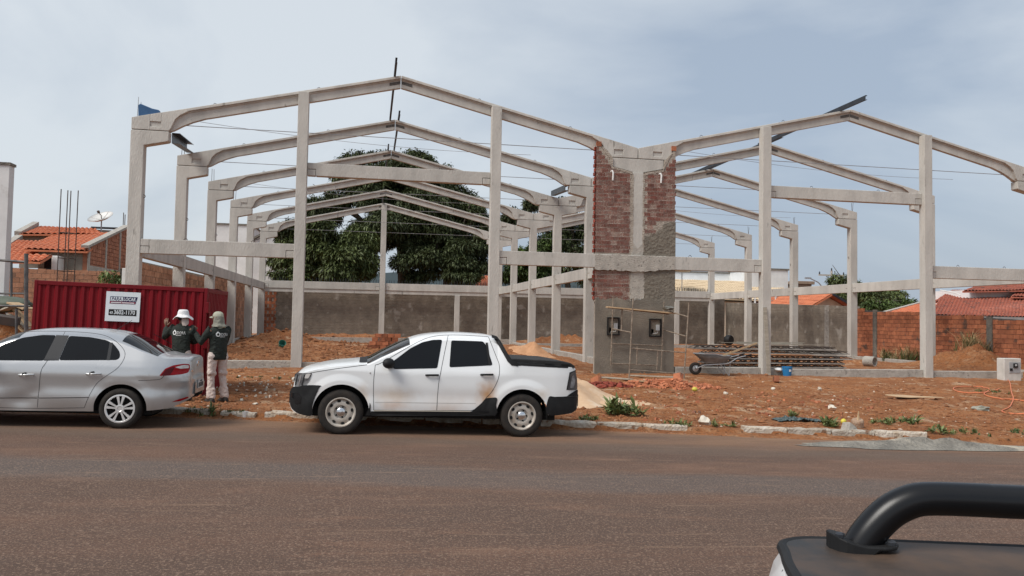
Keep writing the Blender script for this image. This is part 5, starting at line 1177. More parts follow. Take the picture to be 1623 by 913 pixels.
CAR = Shell(4.23, [(0, .56), (.03, .66), (.12, .72), (.5, .86), (.95, .955), (1.08, .99), (1.29, 1.13), (1.5, 1.275), (1.75, 1.385), (2.12, 1.445), (2.5, 1.457), (2.87, 1.445), (3.13, 1.405), (3.28, 1.355), (3.55, 1.215), (3.76, 1.115), (3.85, 1.095), (4.0, 1.088), (4.13, 1.075), (4.165, 1.05), (4.175, .93), (4.185, .80), (4.215, .74), (4.23, .66)],
            [(0, .38), (.1, .24), (.6, .22), (1.2, .235), (2.6, .245), (3.6, .27), (3.9, .30), (4.1, .375), (4.2, .45), (4.23, .5)],
            [(4.23-x, y) for x, y in se(3.45, 4.23, .812, 2.7)][::-1][:-1]+[(.8, .812)]+[(1.4, .825), (2.4, .83)]+se(3.35, 4.23, .815, 3.0), c_sect,
            [(0, .03), (.5, .06), (1.05, .05), (1.3, .10), (1.75, .13), (2.9, .13), (3.3, .12), (3.75, .05), (4.1, .035), (4.23, .03)], [(.80, .295), (3.29, .295)], .365, .012)
CAR.loft().build('body', SV, car, smooth=True, fix=True)
CAR.patch(round_poly([(1.42, .955), (1.40, 1.02), (1.62, 1.19), (1.85, 1.295), (2.10, 1.342), (2.285, 1.345), (2.20, .975)], .03), .004).build('front_side_window', GLASSD, car, smooth=True)
CAR.patch(round_poly([(2.405, .985), (2.465, 1.343), (2.75, 1.335), (2.98, 1.30), (3.10, 1.245), (3.20, 1.14), (3.225, 1.06), (3.19, 1.015)], .035), .004).build('rear_side_window', GLASSD, car, smooth=True)
CAR.patch([(2.20, .975), (2.285, 1.347), (2.46, 1.347), (2.40, .985)], .0045).build('door_pillar', mat('pillar_black', (.025, .025, .027), rough=.3), car, smooth=True)
CAR.line([(3.06, 1.265), (3.07, 1.01)], .045, .006).build('window_divider', MATS['pillar_black'], car, smooth=True)
CAR.top_patch(np.linspace(3.20, 3.735, 18), lambda x: CAR.y(x, CAR.edge(x))-.045, .004, 14).build('rear_window', GLASSD, car, smooth=True)
CAR.top_patch(np.linspace(1.14, 1.78, 16), lambda x: CAR.y(x, CAR.edge(x))-.05, .004, 14).build('windscreen', GLASSD, car, smooth=True)
L_ = lambda p, wd=.006: CAR.line(smooth_curve(p, 5, False), wd, .002).build('panel_gap', SEAM, car)
L_([(2.395, 1.405), (2.36, 1.28), (2.245, .96), (2.19, .80), (2.165, .29)]); L_([(1.18, .97), (1.17, .7), (1.22, .29)]); L_([(1.22, .288), (2.0, .275), (2.80, .30)])
L_([(1.22, 1.03), (1.55, 1.26), (1.85, 1.375), (2.4, 1.405), (2.85, 1.385), (3.08, 1.31), (3.25, 1.17), (3.285, 1.05), (3.22, .90), (3.08, .78), (2.95, .66), (2.87, .50), (2.80, .30)])
L_([(3.52, .72), (3.75, .735), (3.83, .755), (3.88, .83)]); L_([(3.33, 1.375), (3.5, 1.28), (3.74, 1.115)], .010)
CAR.line([(1.25, .425), (2.155, .445)], .022, .006).build('side_moulding', SV, car, smooth=True); CAR.line([(2.18, .446), (2.86, .475)], .022, .006).build('side_moulding', SV, car, smooth=True)
CAR.line([(1.25, .408), (2.155, .428)], .008, .004).build('moulding_gap', SEAM, car); CAR.line([(2.18, .43), (2.86, .458)], .008, .004).build('moulding_gap', SEAM, car)
CAR.patch(round_poly([(3.80, .795), (3.87, .905), (3.97, .955), (4.09, .975), (4.155, .965), (4.163, .90), (4.15, .835), (4.08, .815), (3.95, .803)], .02), .007, nx=24).build('tail_light', LAMPR, car, smooth=True)
CAR.patch(round_poly([(3.99, .925), (4.09, .955), (4.145, .95), (4.15, .905), (4.06, .90)], .012), .011, nx=20).build('reversing_lens', LAMPW, car, smooth=True)
CAR.patch(round_poly([(3.83, .805), (3.88, .89), (3.96, .93), (3.99, .92), (3.94, .81)], .012), .010, nx=16).build('brake_lens', mat('dark_red_lens', (.10, .004, .008), (.07, .003, .006), rough=.22, spec=.2), car, smooth=True)
CAR.patch(round_poly([(3.98, .40), (4.06, .435), (4.165, .465), (4.17, .445), (4.08, .405)], .008), .006, nx=16).build('bumper_reflector', LAMPR, car, smooth=True)
# tail: plate, badge, bumper lips
for sd in (-1, 1):
    for xa, z in ((1.90, .76), (2.80, .80)):
        yy = CAR.y(xa+.1, z); MB().tube([(xa, sd*yy, z), (xa+.03, sd*(yy+.026), z+.002), (xa+.17, sd*(yy+.026), z+.006), (xa+.20, sd*yy, z+.006)], .0135, 8).build('door_handle', SV, car, smooth=True)
        MB().blob((xa+.10, sd*(yy-.006), z+.014), .07, .012, .028, random.Random(1), 2, 0).build('handle_recess', SEAM, car, smooth='all')
    MB().blob((1.44, sd*.93, 1.0), .09, .10, .075, random.Random(1), 3, 0).build('mirror', SV, car, smooth='all')
PLATE = mat('number_plate', (.50, .50, .49), (.42, .42, .41), rough=.5)
pl = MB().box(4.236, 4.243, -.20, .20, .565, .70).build('number_plate', PLATE, car)
for k in range(7): MB().box(4.243, 4.2445, -.17+.05*k, -.135+.05*k, .585, .655).build('plate_mark', SEAM, pl)
MB().box(4.243, 4.2445, -.08, .08, .668, .69).build('plate_strip', SEAM, pl)
MB().lathe([(.0, .0), (.045, .0), (.048, .006), (.04, .012), (.03, .008), (0, .008)], 20, (4.172, 0, .955), 'x').build('badge', CHROME, car, smooth=True, fix=True)
MB().box(4.176, 4.184, -.46, -.34, .845, .865).build('model_badge', CHROME, car)
MB().tube([(2.9, .1, 1.44), (3.12, .1, 1.60)], [.006, .003], 5).build('aerial', SEAM, car)
MB().box(.35, 3.7, -.66, .66, .20, .36).build('underbody', DARK, car)
MB().box(.45, 1.15, -.55, .55, .2, .70).build('wheel_well', DARK, car); MB().box(2.95, 3.63, -.55, .55, .2, .70).build('wheel_well', DARK, car)
for wx, wz in CAR.wheels:
    for sd in (-1, 1):
        half_liner(.364, -.12, .14, wx, sd*.67, wz).build('arch_liner', DARK, car, smooth=True); wheel(car, wx, sd*.735, .297, .298, .205, .18, 'alloy', sd)
CAR.patch(round_poly([(.05, .60), (.12, .70), (.55, .80), (.60, .74), (.3, .62)], .03), .007).build('headlight', LAMPW, car, smooth=True)

# ---------------------------------------------------------------- near pickup, only its tail corner is in view
nz = 1.17
def npz(px, py, z): d = ray(px, py); t = (z-EYE)/d.z; p = d*t; return Vector((p.x, p.y, z))
A = npz(1239, 872, nz); B_ = npz(1263, 849, nz); C_ = npz(1623, 864, nz); D_ = npz(1313, 913, nz)
fx = Vector((C_.x-B_.x, C_.y-B_.y, 0)).normalized(); fy = Vector((-fx.y, fx.x, 0))       # along the truck and towards the far rail
np_ = empty('near_pickup', (A.x, A.y, 0), 'white pickup tail corner with black roll bar in the near right foreground', 'pickup truck', rot=(0, 0, math.atan2(fx.y, fx.x)))
O = Vector((A.x, A.y, 0)); loc = lambda v: ((v-O).dot(fx), (v-O).dot(fy))
far = loc(B_)[1]; xb = loc(B_)[0]; dn = loc(D_)
NW = 1.62; ny0 = far-NW
WP2 = paint('near_white_paint', (.80, .81, .82), rough=.28)
# outline of the bed top in plan: tailgate edge bows out
plan_ = smooth_curve([(0.0, 0.0), (.02, .05), (xb, far), ], 5, False)
gate = [(0, 0), (-.02, -.10), (-.035, -.3), (-.04, -.55), (-.035, ny0*.8), (.0, ny0+.07), (.1, ny0)]
cover = [(.012, .0), (.02, far*.6), (xb+.01, far-.01), (1.75, far-.01), (1.75, ny0+.01), (.1, ny0+.01), (.012, ny0+.08), (-.023, ny0*.8), (-.028, -.55), (-.023, -.3), (-.008, -.1)]
NCOV = mat('dust_reflection_cover', (.022, .020, .019), (.095, .058, .037), rough=.42, scale=2.2, rvar=.3, coords='Object', contrast=(.42, .68), spec=.5)  # brown tone is dust plus a brownish reflection painted into the colour
vs = []; n = len(cover); cx_, cy_ = .8, (far+ny0)/2
cover = round_poly(cover, .07, 6); mbc = MB(); mbc.prism(cover, nz-.03, nz+.0, 'z'); mbc.build('bed_cover', NCOV, np_, bevel=.012, smooth=True)
mbc = MB(); mbc.tube([(x, y, nz-.012) for x, y in cover+cover[:1]], .016, 8); mbc.build('cover_rim', BLACKP, np_, smooth=True)
body = [(.0, .0), (.012, far*.6), (xb, far), (1.9, far), (1.9, ny0), (.1, ny0), (.0, ny0+.08), (-.035, ny0*.8), (-.04, -.55), (-.035, -.3), (-.02, -.1)]
mbb = MB(); secs = [(nz-.035, .004), (nz-.06, -.012), (nz-.12, -.03), (nz-.3, -.034), (nz-.5, -.03), (.55, -.02), (.50, .02)]
cxy = Vector((.93, cy_))
vs = []
for z, o_ in secs:
    for x, y in body:
        d_ = (Vector((x, y))-cxy); d_ = Vector((d_.x/.95, d_.y/(NW/2))); d_ = d_.normalized(); vs.append((x+d_.x*-o_, y+d_.y*-o_, z))
m_ = len(body); fs = [(j*m_+i, j*m_+(i+1) % m_, (j+1)*m_+(i+1) % m_, (j+1)*m_+i) for j in range(len(secs)-1) for i in range(m_)]+[tuple(range(m_))]
mbb.add(vs, fs).build('bed_body', WP2, np_, smooth=True, fix=True)
s_ = MB(); s_.tube([(-.006, -.045, nz-.04), (-.032, -.05, nz-.12), (-.036, -.05, nz-.6)], .004, 5); s_.build('tailgate_gap', SEAM, np_)
MB().box(-.12, .1, ny0+.05, far-.05, .42, .56).build('rear_bumper', BLACKP, np_, bevel=.03)
for yy in (far-.13, ny0+.13): tyre_mb(.36, .21, .24).build('tyre', RUBBER, np_, smooth=True, fix=True).location = (.95, yy, .36-.09)
MB().box(.2, 1.9, ny0+.1, far-.1, .3, .52).build('underbody', DARK, np_)
MB().box(1.9, 3.9, ny0+.02, far-.02, .35, 1.15).build('cab_lower', WP2, np_, bevel=.06); MB().prism([(1.95, 1.15), (2.05, 1.75), (3.1, 1.78), (3.8, 1.18)], ny0+.1, far-.1).build('cab_upper', GLASSD, np_, bevel=.06); MB().box(3.9, 5.0, ny0+.04, far-.04, .35, 1.08).build('bonnet', WP2, np_, bevel=.08)
for yy in (far-.13, ny0+.13): tyre_mb(.36, .21, .24).build('tyre', RUBBER, np_, smooth=True, fix=True).location = (4.1, yy, .36-.09)
# roll bar: foot on the far rail, bend, then forward along the bed
bx_, by_ = loc(npz(1372, 841, nz+.02)); by_ = far-.10
TR_ = .058
def rail_pt(px, py, yl):            # a point on the vertical plane through the rail
    d = ray(px, py); o = Vector((0, 0, EYE)); t = ((O+fy*yl-o).dot(fy))/d.dot(fy); p = o+d*t; x_, y_ = loc(p); return Vector((x_, yl, p.z))
pth = [rail_pt(px, py, by_) for px, py in ((1340, 905), (1366, 860), (1386, 834), (1408, 813), (1430, 800), (1455, 792), (1490, 790.5), (1560, 793), (1623, 796))]
e_ = pth[-1]+(pth[-1]-pth[-3]).normalized()*.7; pth.append(e_)
cur = []
for i in range(len(pth)-1):
    p0, p1, p2, p3 = pth[max(i-1, 0)], pth[i], pth[i+1], pth[min(i+2, len(pth)-1)]
    for k in range(6):
        u = k/6; cur.append(.5*((2*p1)+(-p0+p2)*u+(2*p0-5*p1+4*p2-p3)*u*u+(-p0+3*p1-3*p2+p3)*u**3))
cur.append(pth[-1])
kpx = (cur[20].x*0+ (O+fx*cur[20].x+fy*cur[20].y+Vector((0, 0, cur[20].z))-Vector((0, 0, EYE))).dot(FWD))/FPX; TR_ = 26*kpx
GLB = mat('satin_black_tube', (.006, .006, .007), (.005, .005, .006), rough=.3, spec=.35)
rbar = MB().tube(cur, TR_, 28).build('roll_bar', GLB, np_, smooth=True)
f0_ = rail_pt(1312, 848, by_); f1_ = rail_pt(1421, 849, by_)
mm = MB(); xs_ = np.linspace(f0_.x, f1_.x, 12); 
def fz(x): t = (x-f0_.x)/(f1_.x-f0_.x); return nz+.014+.024*max(0, 1-t*2.2)**1.3
vsf = []
for x in xs_:
    t = (x-f0_.x)/(f1_.x-f0_.x); hw = .062*math.sqrt(max(.05, 1-(2*t-1)**4))
    for yy in (-hw, hw):
        vsf.append((x, by_+yy, fz(x)+.006)); vsf.append((x, by_+yy, fz(x)-.005 if t > .6 else nz-.005))
fs = []
for i in range(11): b0 = i*4; fs += [(b0, b0+4, b0+6, b0+2), (b0+1, b0+3, b0+7, b0+5), (b0, b0+1, b0+5, b0+4), (b0+2, b0+6, b0+7, b0+3)]
fs += [(0, 2, 3, 1), (44, 45, 47, 46)]
mm.add(vsf, fs).build('mounting_foot', BLACKP, np_, fix=True, bevel=.004)
for k, t_ in enumerate((.12, .86)):
    xx = f0_.x+(f1_.x-f0_.x)*t_; MB().lathe([(.013, 0), (.013, .008), (.009, .012), (0, .012)], 6, (xx, by_-.03, fz(xx)+.006)).build('bolt', STEEL, np_)
# the bar crosses behind the cab and comes back along the near rail
q_ = [e_, e_+Vector((.15, -.02, .0)), e_+Vector((.22, -.2, .01)), e_+Vector((.22, ny0-far+.35, .01)), e_+Vector((.15, ny0-far+.2, 0)), Vector((e_.x-.6, ny0+.1, e_.z))]
MB().tube(q_, TR_, 20).build('hoop', GLB, np_, smooth=True)
# ================================================================ container
RED = mat('red_container_paint', (.20, .0065, .012), (.155, .005, .010), rough=.5, scale=1.5, bump=.05, bscale=20, spec=.2, stretch=(1, 1, .25), fleck=((.15, .02, .018), 5, .70))
REDD = mat('red_frame_paint', (.17, .006, .011), (.135, .005, .009), rough=.5, scale=3, spec=.2)
CY = 16.0; cx0, cx1 = at_y(50, 440, CY).x, at_y(325, 455, CY).x; CH_ = 2.22; CD = 2.2
ct = empty('shipping_container', (cx0, CY, at_y(325, 628, CY).z-.0), 'dark red corrugated site container with a white rental sign', 'container', rot=(0, .026, 0)); CWD = cx1-cx0
def corrug(L_, h, pitch=.155, depth=.032):
    prof = []; x = 0
    while x < L_-.01:
        for a, d in ((0, 0), (.32, 0), (.5, depth), (.82, depth), (1.0, 0)): prof.append((min(L_, x+a*pitch), d))
        x += pitch
    return prof
pr = corrug(CWD-.12, CH_)
fw = MB(); n = len(pr); fw.add([(.06+x, d, .1) for x, d in pr]+[(.06+x, d, CH_-.08) for x, d in pr], [(i, i+1, n+i+1, n+i) for i in range(n-1)]); fw.build('front_panel', RED, ct)
pr = corrug(CD-.12, CH_); n = len(pr)
sw = MB().add([(CWD-d, .06+y, .1) for y, d in pr]+[(CWD-d, .06+y, CH_-.08) for y, d in pr], [(i, i+1, n+i+1, n+i) for i in range(n-1)]); sw.build('end_panel', RED, ct)
MB().box(.0, .03, .05, CD, .1, CH_-.08).build('end_panel', RED, ct); MB().box(.05, CWD-.05, CD-.03, CD, .1, CH_-.08).build('rear_panel', RED, ct)
MB().add([(0.02, .02, CH_-.02), (CWD-.02, .02, CH_-.02), (CWD-.02, CD/2, CH_+.02), (CWD-.02, CD-.02, CH_-.02), (.02, CD-.02, CH_-.02), (.02, CD/2, CH_+.02)], [(0, 1, 2, 5), (5, 2, 3, 4)]).build('roof', REDD, ct)
for x in (0, CWD-.06):
    for y in (-.012, CD-.05): MB().box(x, x+.062, y, y+.062, 0, CH_).build('corner_post', REDD, ct, bevel=.008)
for z in (0, CH_-.085):
    MB().box(.063, CWD-.063, -.010, .05, z, z+.10-(.02 if z else 0)).build('rail', REDD, ct, bevel=.006); MB().box(CWD-.058, CWD+.004, .052, CD-.052, z, z+.10-(.02 if z else 0)).build('rail', REDD, ct, bevel=.006)
MB().box(CWD+.002, CWD+.035, .10, .16, .35, 1.75).build('lock_bar', REDD, ct); MB().box(CWD-.03, CWD+.06, -.03, .12, 1.02, 1.22).build('lock_box', REDD, ct, bevel=.008); MB().box(CWD-.02, CWD+.04, -.02, .10, 1.72, 1.94).build('lock_box', REDD, ct, bevel=.008)
SIGNW = mat('sign_white', (.70, .75, .78), (.66, .71, .74), rough=.4); NAVY = mat('sign_navy', (.015, .014, .07), (.013, .012, .06), rough=.4); SRED = mat('sign_red', (.30, .01, .03), rough=.4); BLK_ = mat('sign_black', (.008, .008, .008), rough=.4)
sx0, sx1 = at_y(164.5, 478, CY).x-cx0, at_y(219, 478, CY).x-cx0; sz1 = CH_-.155; SWd = sx1-sx0; SH = .575
sg = MB().box(sx0, sx1, -.034, -.022, sz1-SH, sz1).build('sign_board', SIGNW, ct)
def text(body, name, size, m, parent, loc, rot=(math.pi/2, 0, 0), shear=0, bold=0, width=None, ext=.0008, align='LEFT'):
    c = bpy.data.curves.new(name, 'FONT'); c.body = body; c.size = size; c.shear = shear; c.offset = bold; c.extrude = ext; c.align_x = align; c.resolution_u = 3
    o = bpy.data.objects.new(name, c); col.objects.link(o); dg = bpy.context.evaluated_depsgraph_get(); me = bpy.data.meshes.new_from_object(o.evaluated_get(dg)); bpy.data.objects.remove(o)
    if width:
        xs = [v.co.x for v in me.vertices]; k = width/(max(xs)-min(xs)); x0 = min(xs)
        for v in me.vertices: v.co.x = (v.co.x-x0)*k
    me.materials.clear(); me.materials.append(m); o = link(name, me, None, parent); o.location = loc; o.rotation_euler = rot; return o
U = lambda u, v: (sx0+SWd*u, sz1-SH*v)
def quad(name, pts, m, y, parent): return MB().prism([U(*p) for p in pts], y, y+.002).build(name, m, parent)
quad('logo_plate', [(.125, .16), (.92, .16), (.86, .405), (.11, .405)], NAVY, -.0365, sg)
quad('logo_panel', [(.15, .18), (.495, .18), (.485, .315), (.13, .315)], SIGNW, -.0385, sg)
quad('logo_stripe', [(.125, .335), (.865, .335), (.85, .395), (.115, .395)], SRED, -.0385, sg)
quad('slogan_line', [(.15, .352), (.45, .352), (.447, .38), (.147, .38)], SIGNW, -.0400, sg); quad('slogan_line', [(.47, .352), (.83, .352), (.827, .38), (.467, .38)], SIGNW, -.0400, sg)
x, z = U(.165, .30); text('PARA', 'lettering', .095, NAVY, sg, (x, -.0388, z), shear=.2, bold=.0015, width=SWd*.29)
x, z = U(.51, .30); text('LOCAR', 'lettering', .095, SIGNW, sg, (x, -.0376, z), shear=.2, bold=.002, width=SWd*.35)
quad('phone_panel', [(.10, .595), (.91, .595), (.91, .80), (.10, .80)], BLK_, -.0365, sg)
x, z = U(.135, .745); text('63', 'lettering', .06, SIGNW, sg, (x, -.0376, z), bold=.002, width=SWd*.085)
x, z = U(.255, .755); text('3602-1170', 'lettering', .115, SIGNW, sg, (x, -.0376, z), bold=.002, width=SWd*.61)

# ================================================================ people
def remeshed(name, tubes, voxel, m, parent, smooth=4, fine=None):
    mb = MB()
    for t in tubes: mb.add(t.v, t.f)
    me = mb.mesh(name); o = bpy.data.objects.new(name, me); col.objects.link(o)
    bm = bmesh.new(); bm.from_mesh(me); bmesh.ops.recalc_face_normals(bm, faces=bm.faces); bm.to_mesh(me); bm.free()
    r = o.modifiers.new('r', 'REMESH'); r.mode = 'VOXEL'; r.voxel_size = voxel; r.use_smooth_shade = True
    s_ = o.modifiers.new('s', 'SMOOTH'); s_.iterations = smooth; s_.factor = .5
    dg = bpy.context.evaluated_depsgraph_get(); me2 = bpy.data.meshes.new_from_object(o.evaluated_get(dg)); bpy.data.objects.remove(o)
    me2.name = name; me2.materials.clear(); me2.materials.append(m); me2.polygons.foreach_set('use_smooth', [True]*len(me2.polygons)); return link(name, me2, None, parent)
def cap_tube(pts, rs, squash=1., n=14):
    """tube with rounded ends"""
    P_ = [Vector(p) for p in pts]; a = (P_[0]-P_[1]).normalized(); b = (P_[-1]-P_[-2]).normalized()
    Q = [P_[0]+a*rs[0]*.85, P_[0]+a*rs[0]*.5]+P_+[P_[-1]+b*rs[-1]*.5, P_[-1]+b*rs[-1]*.85]; q = [rs[0]*.45, rs[0]*.85]+list(rs)+[rs[-1]*.85, rs[-1]*.45]
    return MB().tube(Q, q, n, True, squash)
def ring_loft(rings, n=20):
    """rings: (centre, rx, ry); stacked roughly along z"""
    vs = []; 
    for c, rx_, ry_ in rings:
        for k in range(n): t = 2*math.pi*k/n; vs.append((c[0]+rx_*math.cos(t), c[1]+ry_*math.sin(t), c[2]))
    m_ = len(rings); return MB().add(vs, [(i*n+k, i*n+(k+1) % n, (i+1)*n+(k+1) % n, (i+1)*n+k) for i in range(m_-1) for k in range(n)]+[tuple(range(n))[::-1], tuple(range((m_-1)*n, m_*n))])
SKIN = mat('brown_skin', (.20, .105, .066), (.16, .08, .05), rough=.55, scale=12, coords='Object')
SHIRT = mat('dark_green_shirt', (.022, .028, .023), (.015, .019, .016), rough=.9, scale=7, bump=.5, bscale=16, coords='Object')
PANTS = mat('pale_work_trousers', (.66, .56, .51), (.56, .46, .41), rough=.92, scale=4, bump=.6, bscale=16, coords='Object')
BOOT = mat('worn_boot', (.06, .05, .045), (.035, .03, .027), rough=.85, scale=14, coords='Object')
HATW = mat('white_cotton', (.78, .77, .76), (.68, .67, .66), rough=.9, scale=9, bump=.3, bscale=30, coords='Object')
CAPG = mat('khaki_cap', (.40, .40, .31), (.32, .32, .25), rough=.9, scale=8, bump=.4, bscale=25, coords='Object'); CLOTHP = mat('pinkish_cloth', (.52, .42, .37), (.40, .32, .28), rough=.92, scale=8, coords='Object')
LOGO = mat('shirt_print', (.72, .72, .70), rough=.8)
def hand(wrist, d, palm_n, curl=.3, sc=1., spread=.12, thumb=1):
    """palm and five fingers as tubes; d along the hand, palm_n out of the palm"""
    d = Vector(d).normalized(); nrm = Vector(palm_n); nrm = (nrm-d*nrm.dot(d)).normalized(); s_ = d.cross(nrm)*thumb; w_ = Vector(wrist); ts = []
    ts.append(cap_tube([w_, w_+d*.045*sc, w_+d*.085*sc], [.024*sc, .036*sc, .036*sc], .55))
    for k, (off, ln) in enumerate(((.030, .068), (.010, .078), (-.010, .073), (-.029, .056))):
        b = w_+d*.088*sc+s_*off*sc; dir_ = (d+s_*off*spread*20).normalized(); pts = [b-dir_*.02*sc, b]; ang = 0; cur = b
        for seg in (.45, .32, .23): ang += curl; v = dir_*math.cos(ang)+nrm*math.sin(ang); cur = cur+v*ln*seg*sc; pts.append(cur)
        ts.append(cap_tube(pts, [.0105*sc, .0105*sc, .0098*sc, .009*sc, .008*sc], 1., 8))
    b = w_+d*.03*sc+s_*.028*sc; t1 = b+(s_*.7+d*.7+nrm*.2*curl)*.04*sc; t2 = t1+(d*.85+s_*.35+nrm*curl*.6)*.032*sc
    ts.append(cap_tube([b-s_*.015*sc, t1, t2], [.014*sc, .012*sc, .0095*sc], 1., 8)); return ts
def person(name, loc, heading, label, H_=1.70, arms=None, head_turn=0., hat='bucket', legs=None, bend=0., hs=None):
    root = empty(name, loc, label, 'person', rot=(0, 0, heading)); V = Vector
    hip, knee, ank = legs or ([(-.10, 0, .90), (.10, 0, .90)], [(-.115, .03, .49), (.12, .02, .49)], [(-.125, -.01, .09), (.15, -.03, .09)])
    sh = [V((-.185, .0, 1.385)), V((.185, .0, 1.385))]; B_ = []
    # bare body, one continuous skin
    B_.append(ring_loft([((0, 0, .86), .13, .09), ((0, 0, .95), .145, .095), ((0, 0, 1.1), .125, .085), ((0, .0, 1.28), .15, .095), ((0, 0, 1.38), .15, .08), ((0, .0, 1.43), .07, .06), ((0, .005, 1.47), .052, .055), ((0, .015, 1.53), .05, .055)]))
    ht = Matrix.Rotation(head_turn, 3, 'Z'); hc = V((0, .035, 1.60))
    hd = MB(); m0 = MB().blob((0, 0, 0), .078, .098, .118, random.Random(1), 3, 0.0)
    for v in m0.v:
        x, y, z = v; k = 1-.22*max(0, -z/.118)*(1 if y < .03 else .55); hd.v.append((x*k, y*k+(.012 if z < -.03 and y > 0 else 0), z))
    hd.f = m0.f
    nose = cap_tube([(0, .088, .012), (0, .106, -.018), (0, .112, -.028)], [.010, .014, .014], 1, 8); chin = cap_tube([(0, .06, -.10), (0, .075, -.095)], [.03, .028], 1, 8); brow = cap_tube([(-.04, .082, .030), (.04, .082, .030)], [.014, .014], 1, 8)
    lips = cap_tube([(-.02, .094, -.058), (.02, .094, -.058)], [.009, .009], 1, 8); ears = [cap_tube([(s_*.078, -.01, -.025), (s_*.084, -.014, .015)], [.016, .02], 1, 8) for s_ in (-1, 1)]
    for t in [hd, nose, chin, brow, lips]+ears: B_.append(MB().add([ht @ V(v)+hc for v in t.v], t.f))
    A_ = []
    for i in (0, 1):
        e, w_ = V(arms[i][0]), V(arms[i][1]); B_.append(cap_tube([sh[i]*.97, (sh[i]+e)/2, e, (e*.6+w_*.4), w_], [.045, .042, .036, .036, .024])); B_ += hand(w_, *arms[i][2:])
        B_.append(cap_tube([hip[i], knee[i], ank[i]], [.07, .05, .035])); B_.append(cap_tube([V(ank[i])+V((0, -.03, -.05)), V(ank[i])+V((.0, .12, -.06))], [.035, .03]))
        A_.append((e, w_))
    remeshed('body', B_, .0065, SKIN, root, 3)
    for s_ in (-1, 1):
        ev = ht @ V((s_*.031, .088, .012))+hc; MB().blob(ev, .013, .008, .009, random.Random(1), 2, 0).build('eye', mat('eye', (.06, .04, .03), rough=.2), root, smooth='all')
    # shirt
    S_ = [ring_loft([((0, 0, .80), .182, .122), ((0, 0, .9), .182, .128), ((0, -.005, 1.05), .172, .122), ((0, -.005, 1.2), .185, .125), ((0, 0, 1.3), .196, .125), ((0, 0, 1.39), .175, .105), ((0, 0, 1.435), .11, .085), ((0, .005, 1.465), .068, .068)])]
    for i, (e, w_) in enumerate(A_):
        S_.append(cap_tube([sh[i]*.93, sh[i], (sh[i]*.5+e*.5), e, e*.5+w_*.5, e*.08+w_*.92], [.07, .078, .070, .062, .056, .045]))
        fo = (w_-e).normalized()
        for q in (.2, .45, .7): S_.append(cap_tube([e.lerp(w_, q)-fo*.008, e.lerp(w_, q)+fo*.008], [.060-.012*q, .060-.012*q]))
    rr = random.Random(hash(name) % 100)
    for k in range(5): z = .86+k*.085; a = rr.uniform(-.5, .5); S_.append(cap_tube([(-.14, -.085, z+a*.05), (-.02, -.118, z+.02), (.13, -.085, z-a*.05)], [.012, .014, .012], 1, 8))
    shirt = remeshed('shirt', S_, .011, SHIRT, root, 5)
    # trousers
    T_ = [ring_loft([((0, 0, .80), .16, .10), ((0, 0, .88), .165, .112), ((0, 0, .97), .155, .108)])]
    for i in (0, 1):
        h_, k_, a_ = V(hip[i]), V(knee[i]), V(ank[i]); T_.append(cap_tube([h_, h_*.5+k_*.5, k_, k_*.5+a_*.5, a_+V((0, 0, .02))], [.098, .086, .068, .064, .058]))
        for q in (.62, .78, .9, .97): c_ = k_.lerp(a_, q); T_.append(cap_tube([c_+V((-.025, .02, .008)), c_+V((.02, -.025, -.008))], [.058, .057]))
        for q in (.1, .85): c_ = h_.lerp(k_, q); T_.append(cap_tube([c_+V((-.03, -.02, .012)), c_+V((.03, -.02, -.012))], [.078-.012*q, .074-.010*q]))
    remeshed('trousers', T_, .012, PANTS, root, 4)
    for i in (0, 1):
        a_ = V(ank[i]); remeshed('boot', [cap_tube([a_+V((0, -.005, .05)), a_+V((0, -.01, -.03))], [.052, .052]), cap_tube([a_+V((0, -.045, -.045)), a_+V((0, .05, -.045)), a_+V((.0, .135, -.055))], [.045, .046, .036]), MB().box(a_.x-.045, a_.x+.045, a_.y-.085, a_.y+.165, 0.0, .03)], .009, BOOT, root, 3)
    # headgear
    hm = Matrix.Translation(hc) @ ht.to_4x4()
    def put(mb, nm, m_, **kw):
        mb.v = [tuple(hm @ V(v)) for v in mb.v]; return mb.build(nm, m_, root, **kw)
    hb_ = MB().blob((0, -.012, -.005), .084, .096, .10, random.Random(2), 3, .02); put(hb_, 'hair', mat('dark_hair', (.012, .010, .009), rough=.8), smooth='all')
    if hat == 'bucket':
        n_ = 40; prof = [(.001, .135), (.05, .134), (.078, .125), (.092, .10), (.100, .055), (.104, .03), (.125, .012), (.155, -.008), (.178, -.03), (.180, -.036), (.150, -.018), (.104, .012), (.098, .03)]
        q = MB().lathe(prof, n_); q.v = [(x*1.0+.0, y*1.08, z-(.022*math.sin(2*math.atan2(y, x)+.6)+.012*math.sin(5*math.atan2(y, x)))*max(0, math.hypot(x, y)-.1)/.07) for x, y, z in q.v]
        put(q, 'sun_hat', HATW, smooth='all', fix=True)
        put(MB().add([(x, y, z) for x, y, z in [(.05, -.09, .0), (.075, -.08, .0), (.10, -.05, .0), (.11, .02, -.01), (.06, -.11, -.07), (.09, -.11, -.08), (.12, -.08, -.09), (.135, .0, -.08), (.08, -.13, -.12), (.11, -.14, -.17), (.15, -.10, -.18), (.15, -.02, -.14)]], [(0, 1, 5, 4), (1, 2, 6, 5), (2, 3, 7, 6), (4, 5, 9, 8), (5, 6, 10, 9), (6, 7, 11, 10)]), 'neck_cloth', CLOTHP, smooth='all')
    else:
        q = MB().lathe([(.001, .128), (.04, .124), (.075, .103), (.093, .065), (.098, .03), (.096, .015)], 32); q.v = [(x*.93, y*1.08, z) for x, y, z in q.v]; put(q, 'cap', CAPG, smooth='all', fix=True)
        vis = MB(); n_ = 14; vs = []
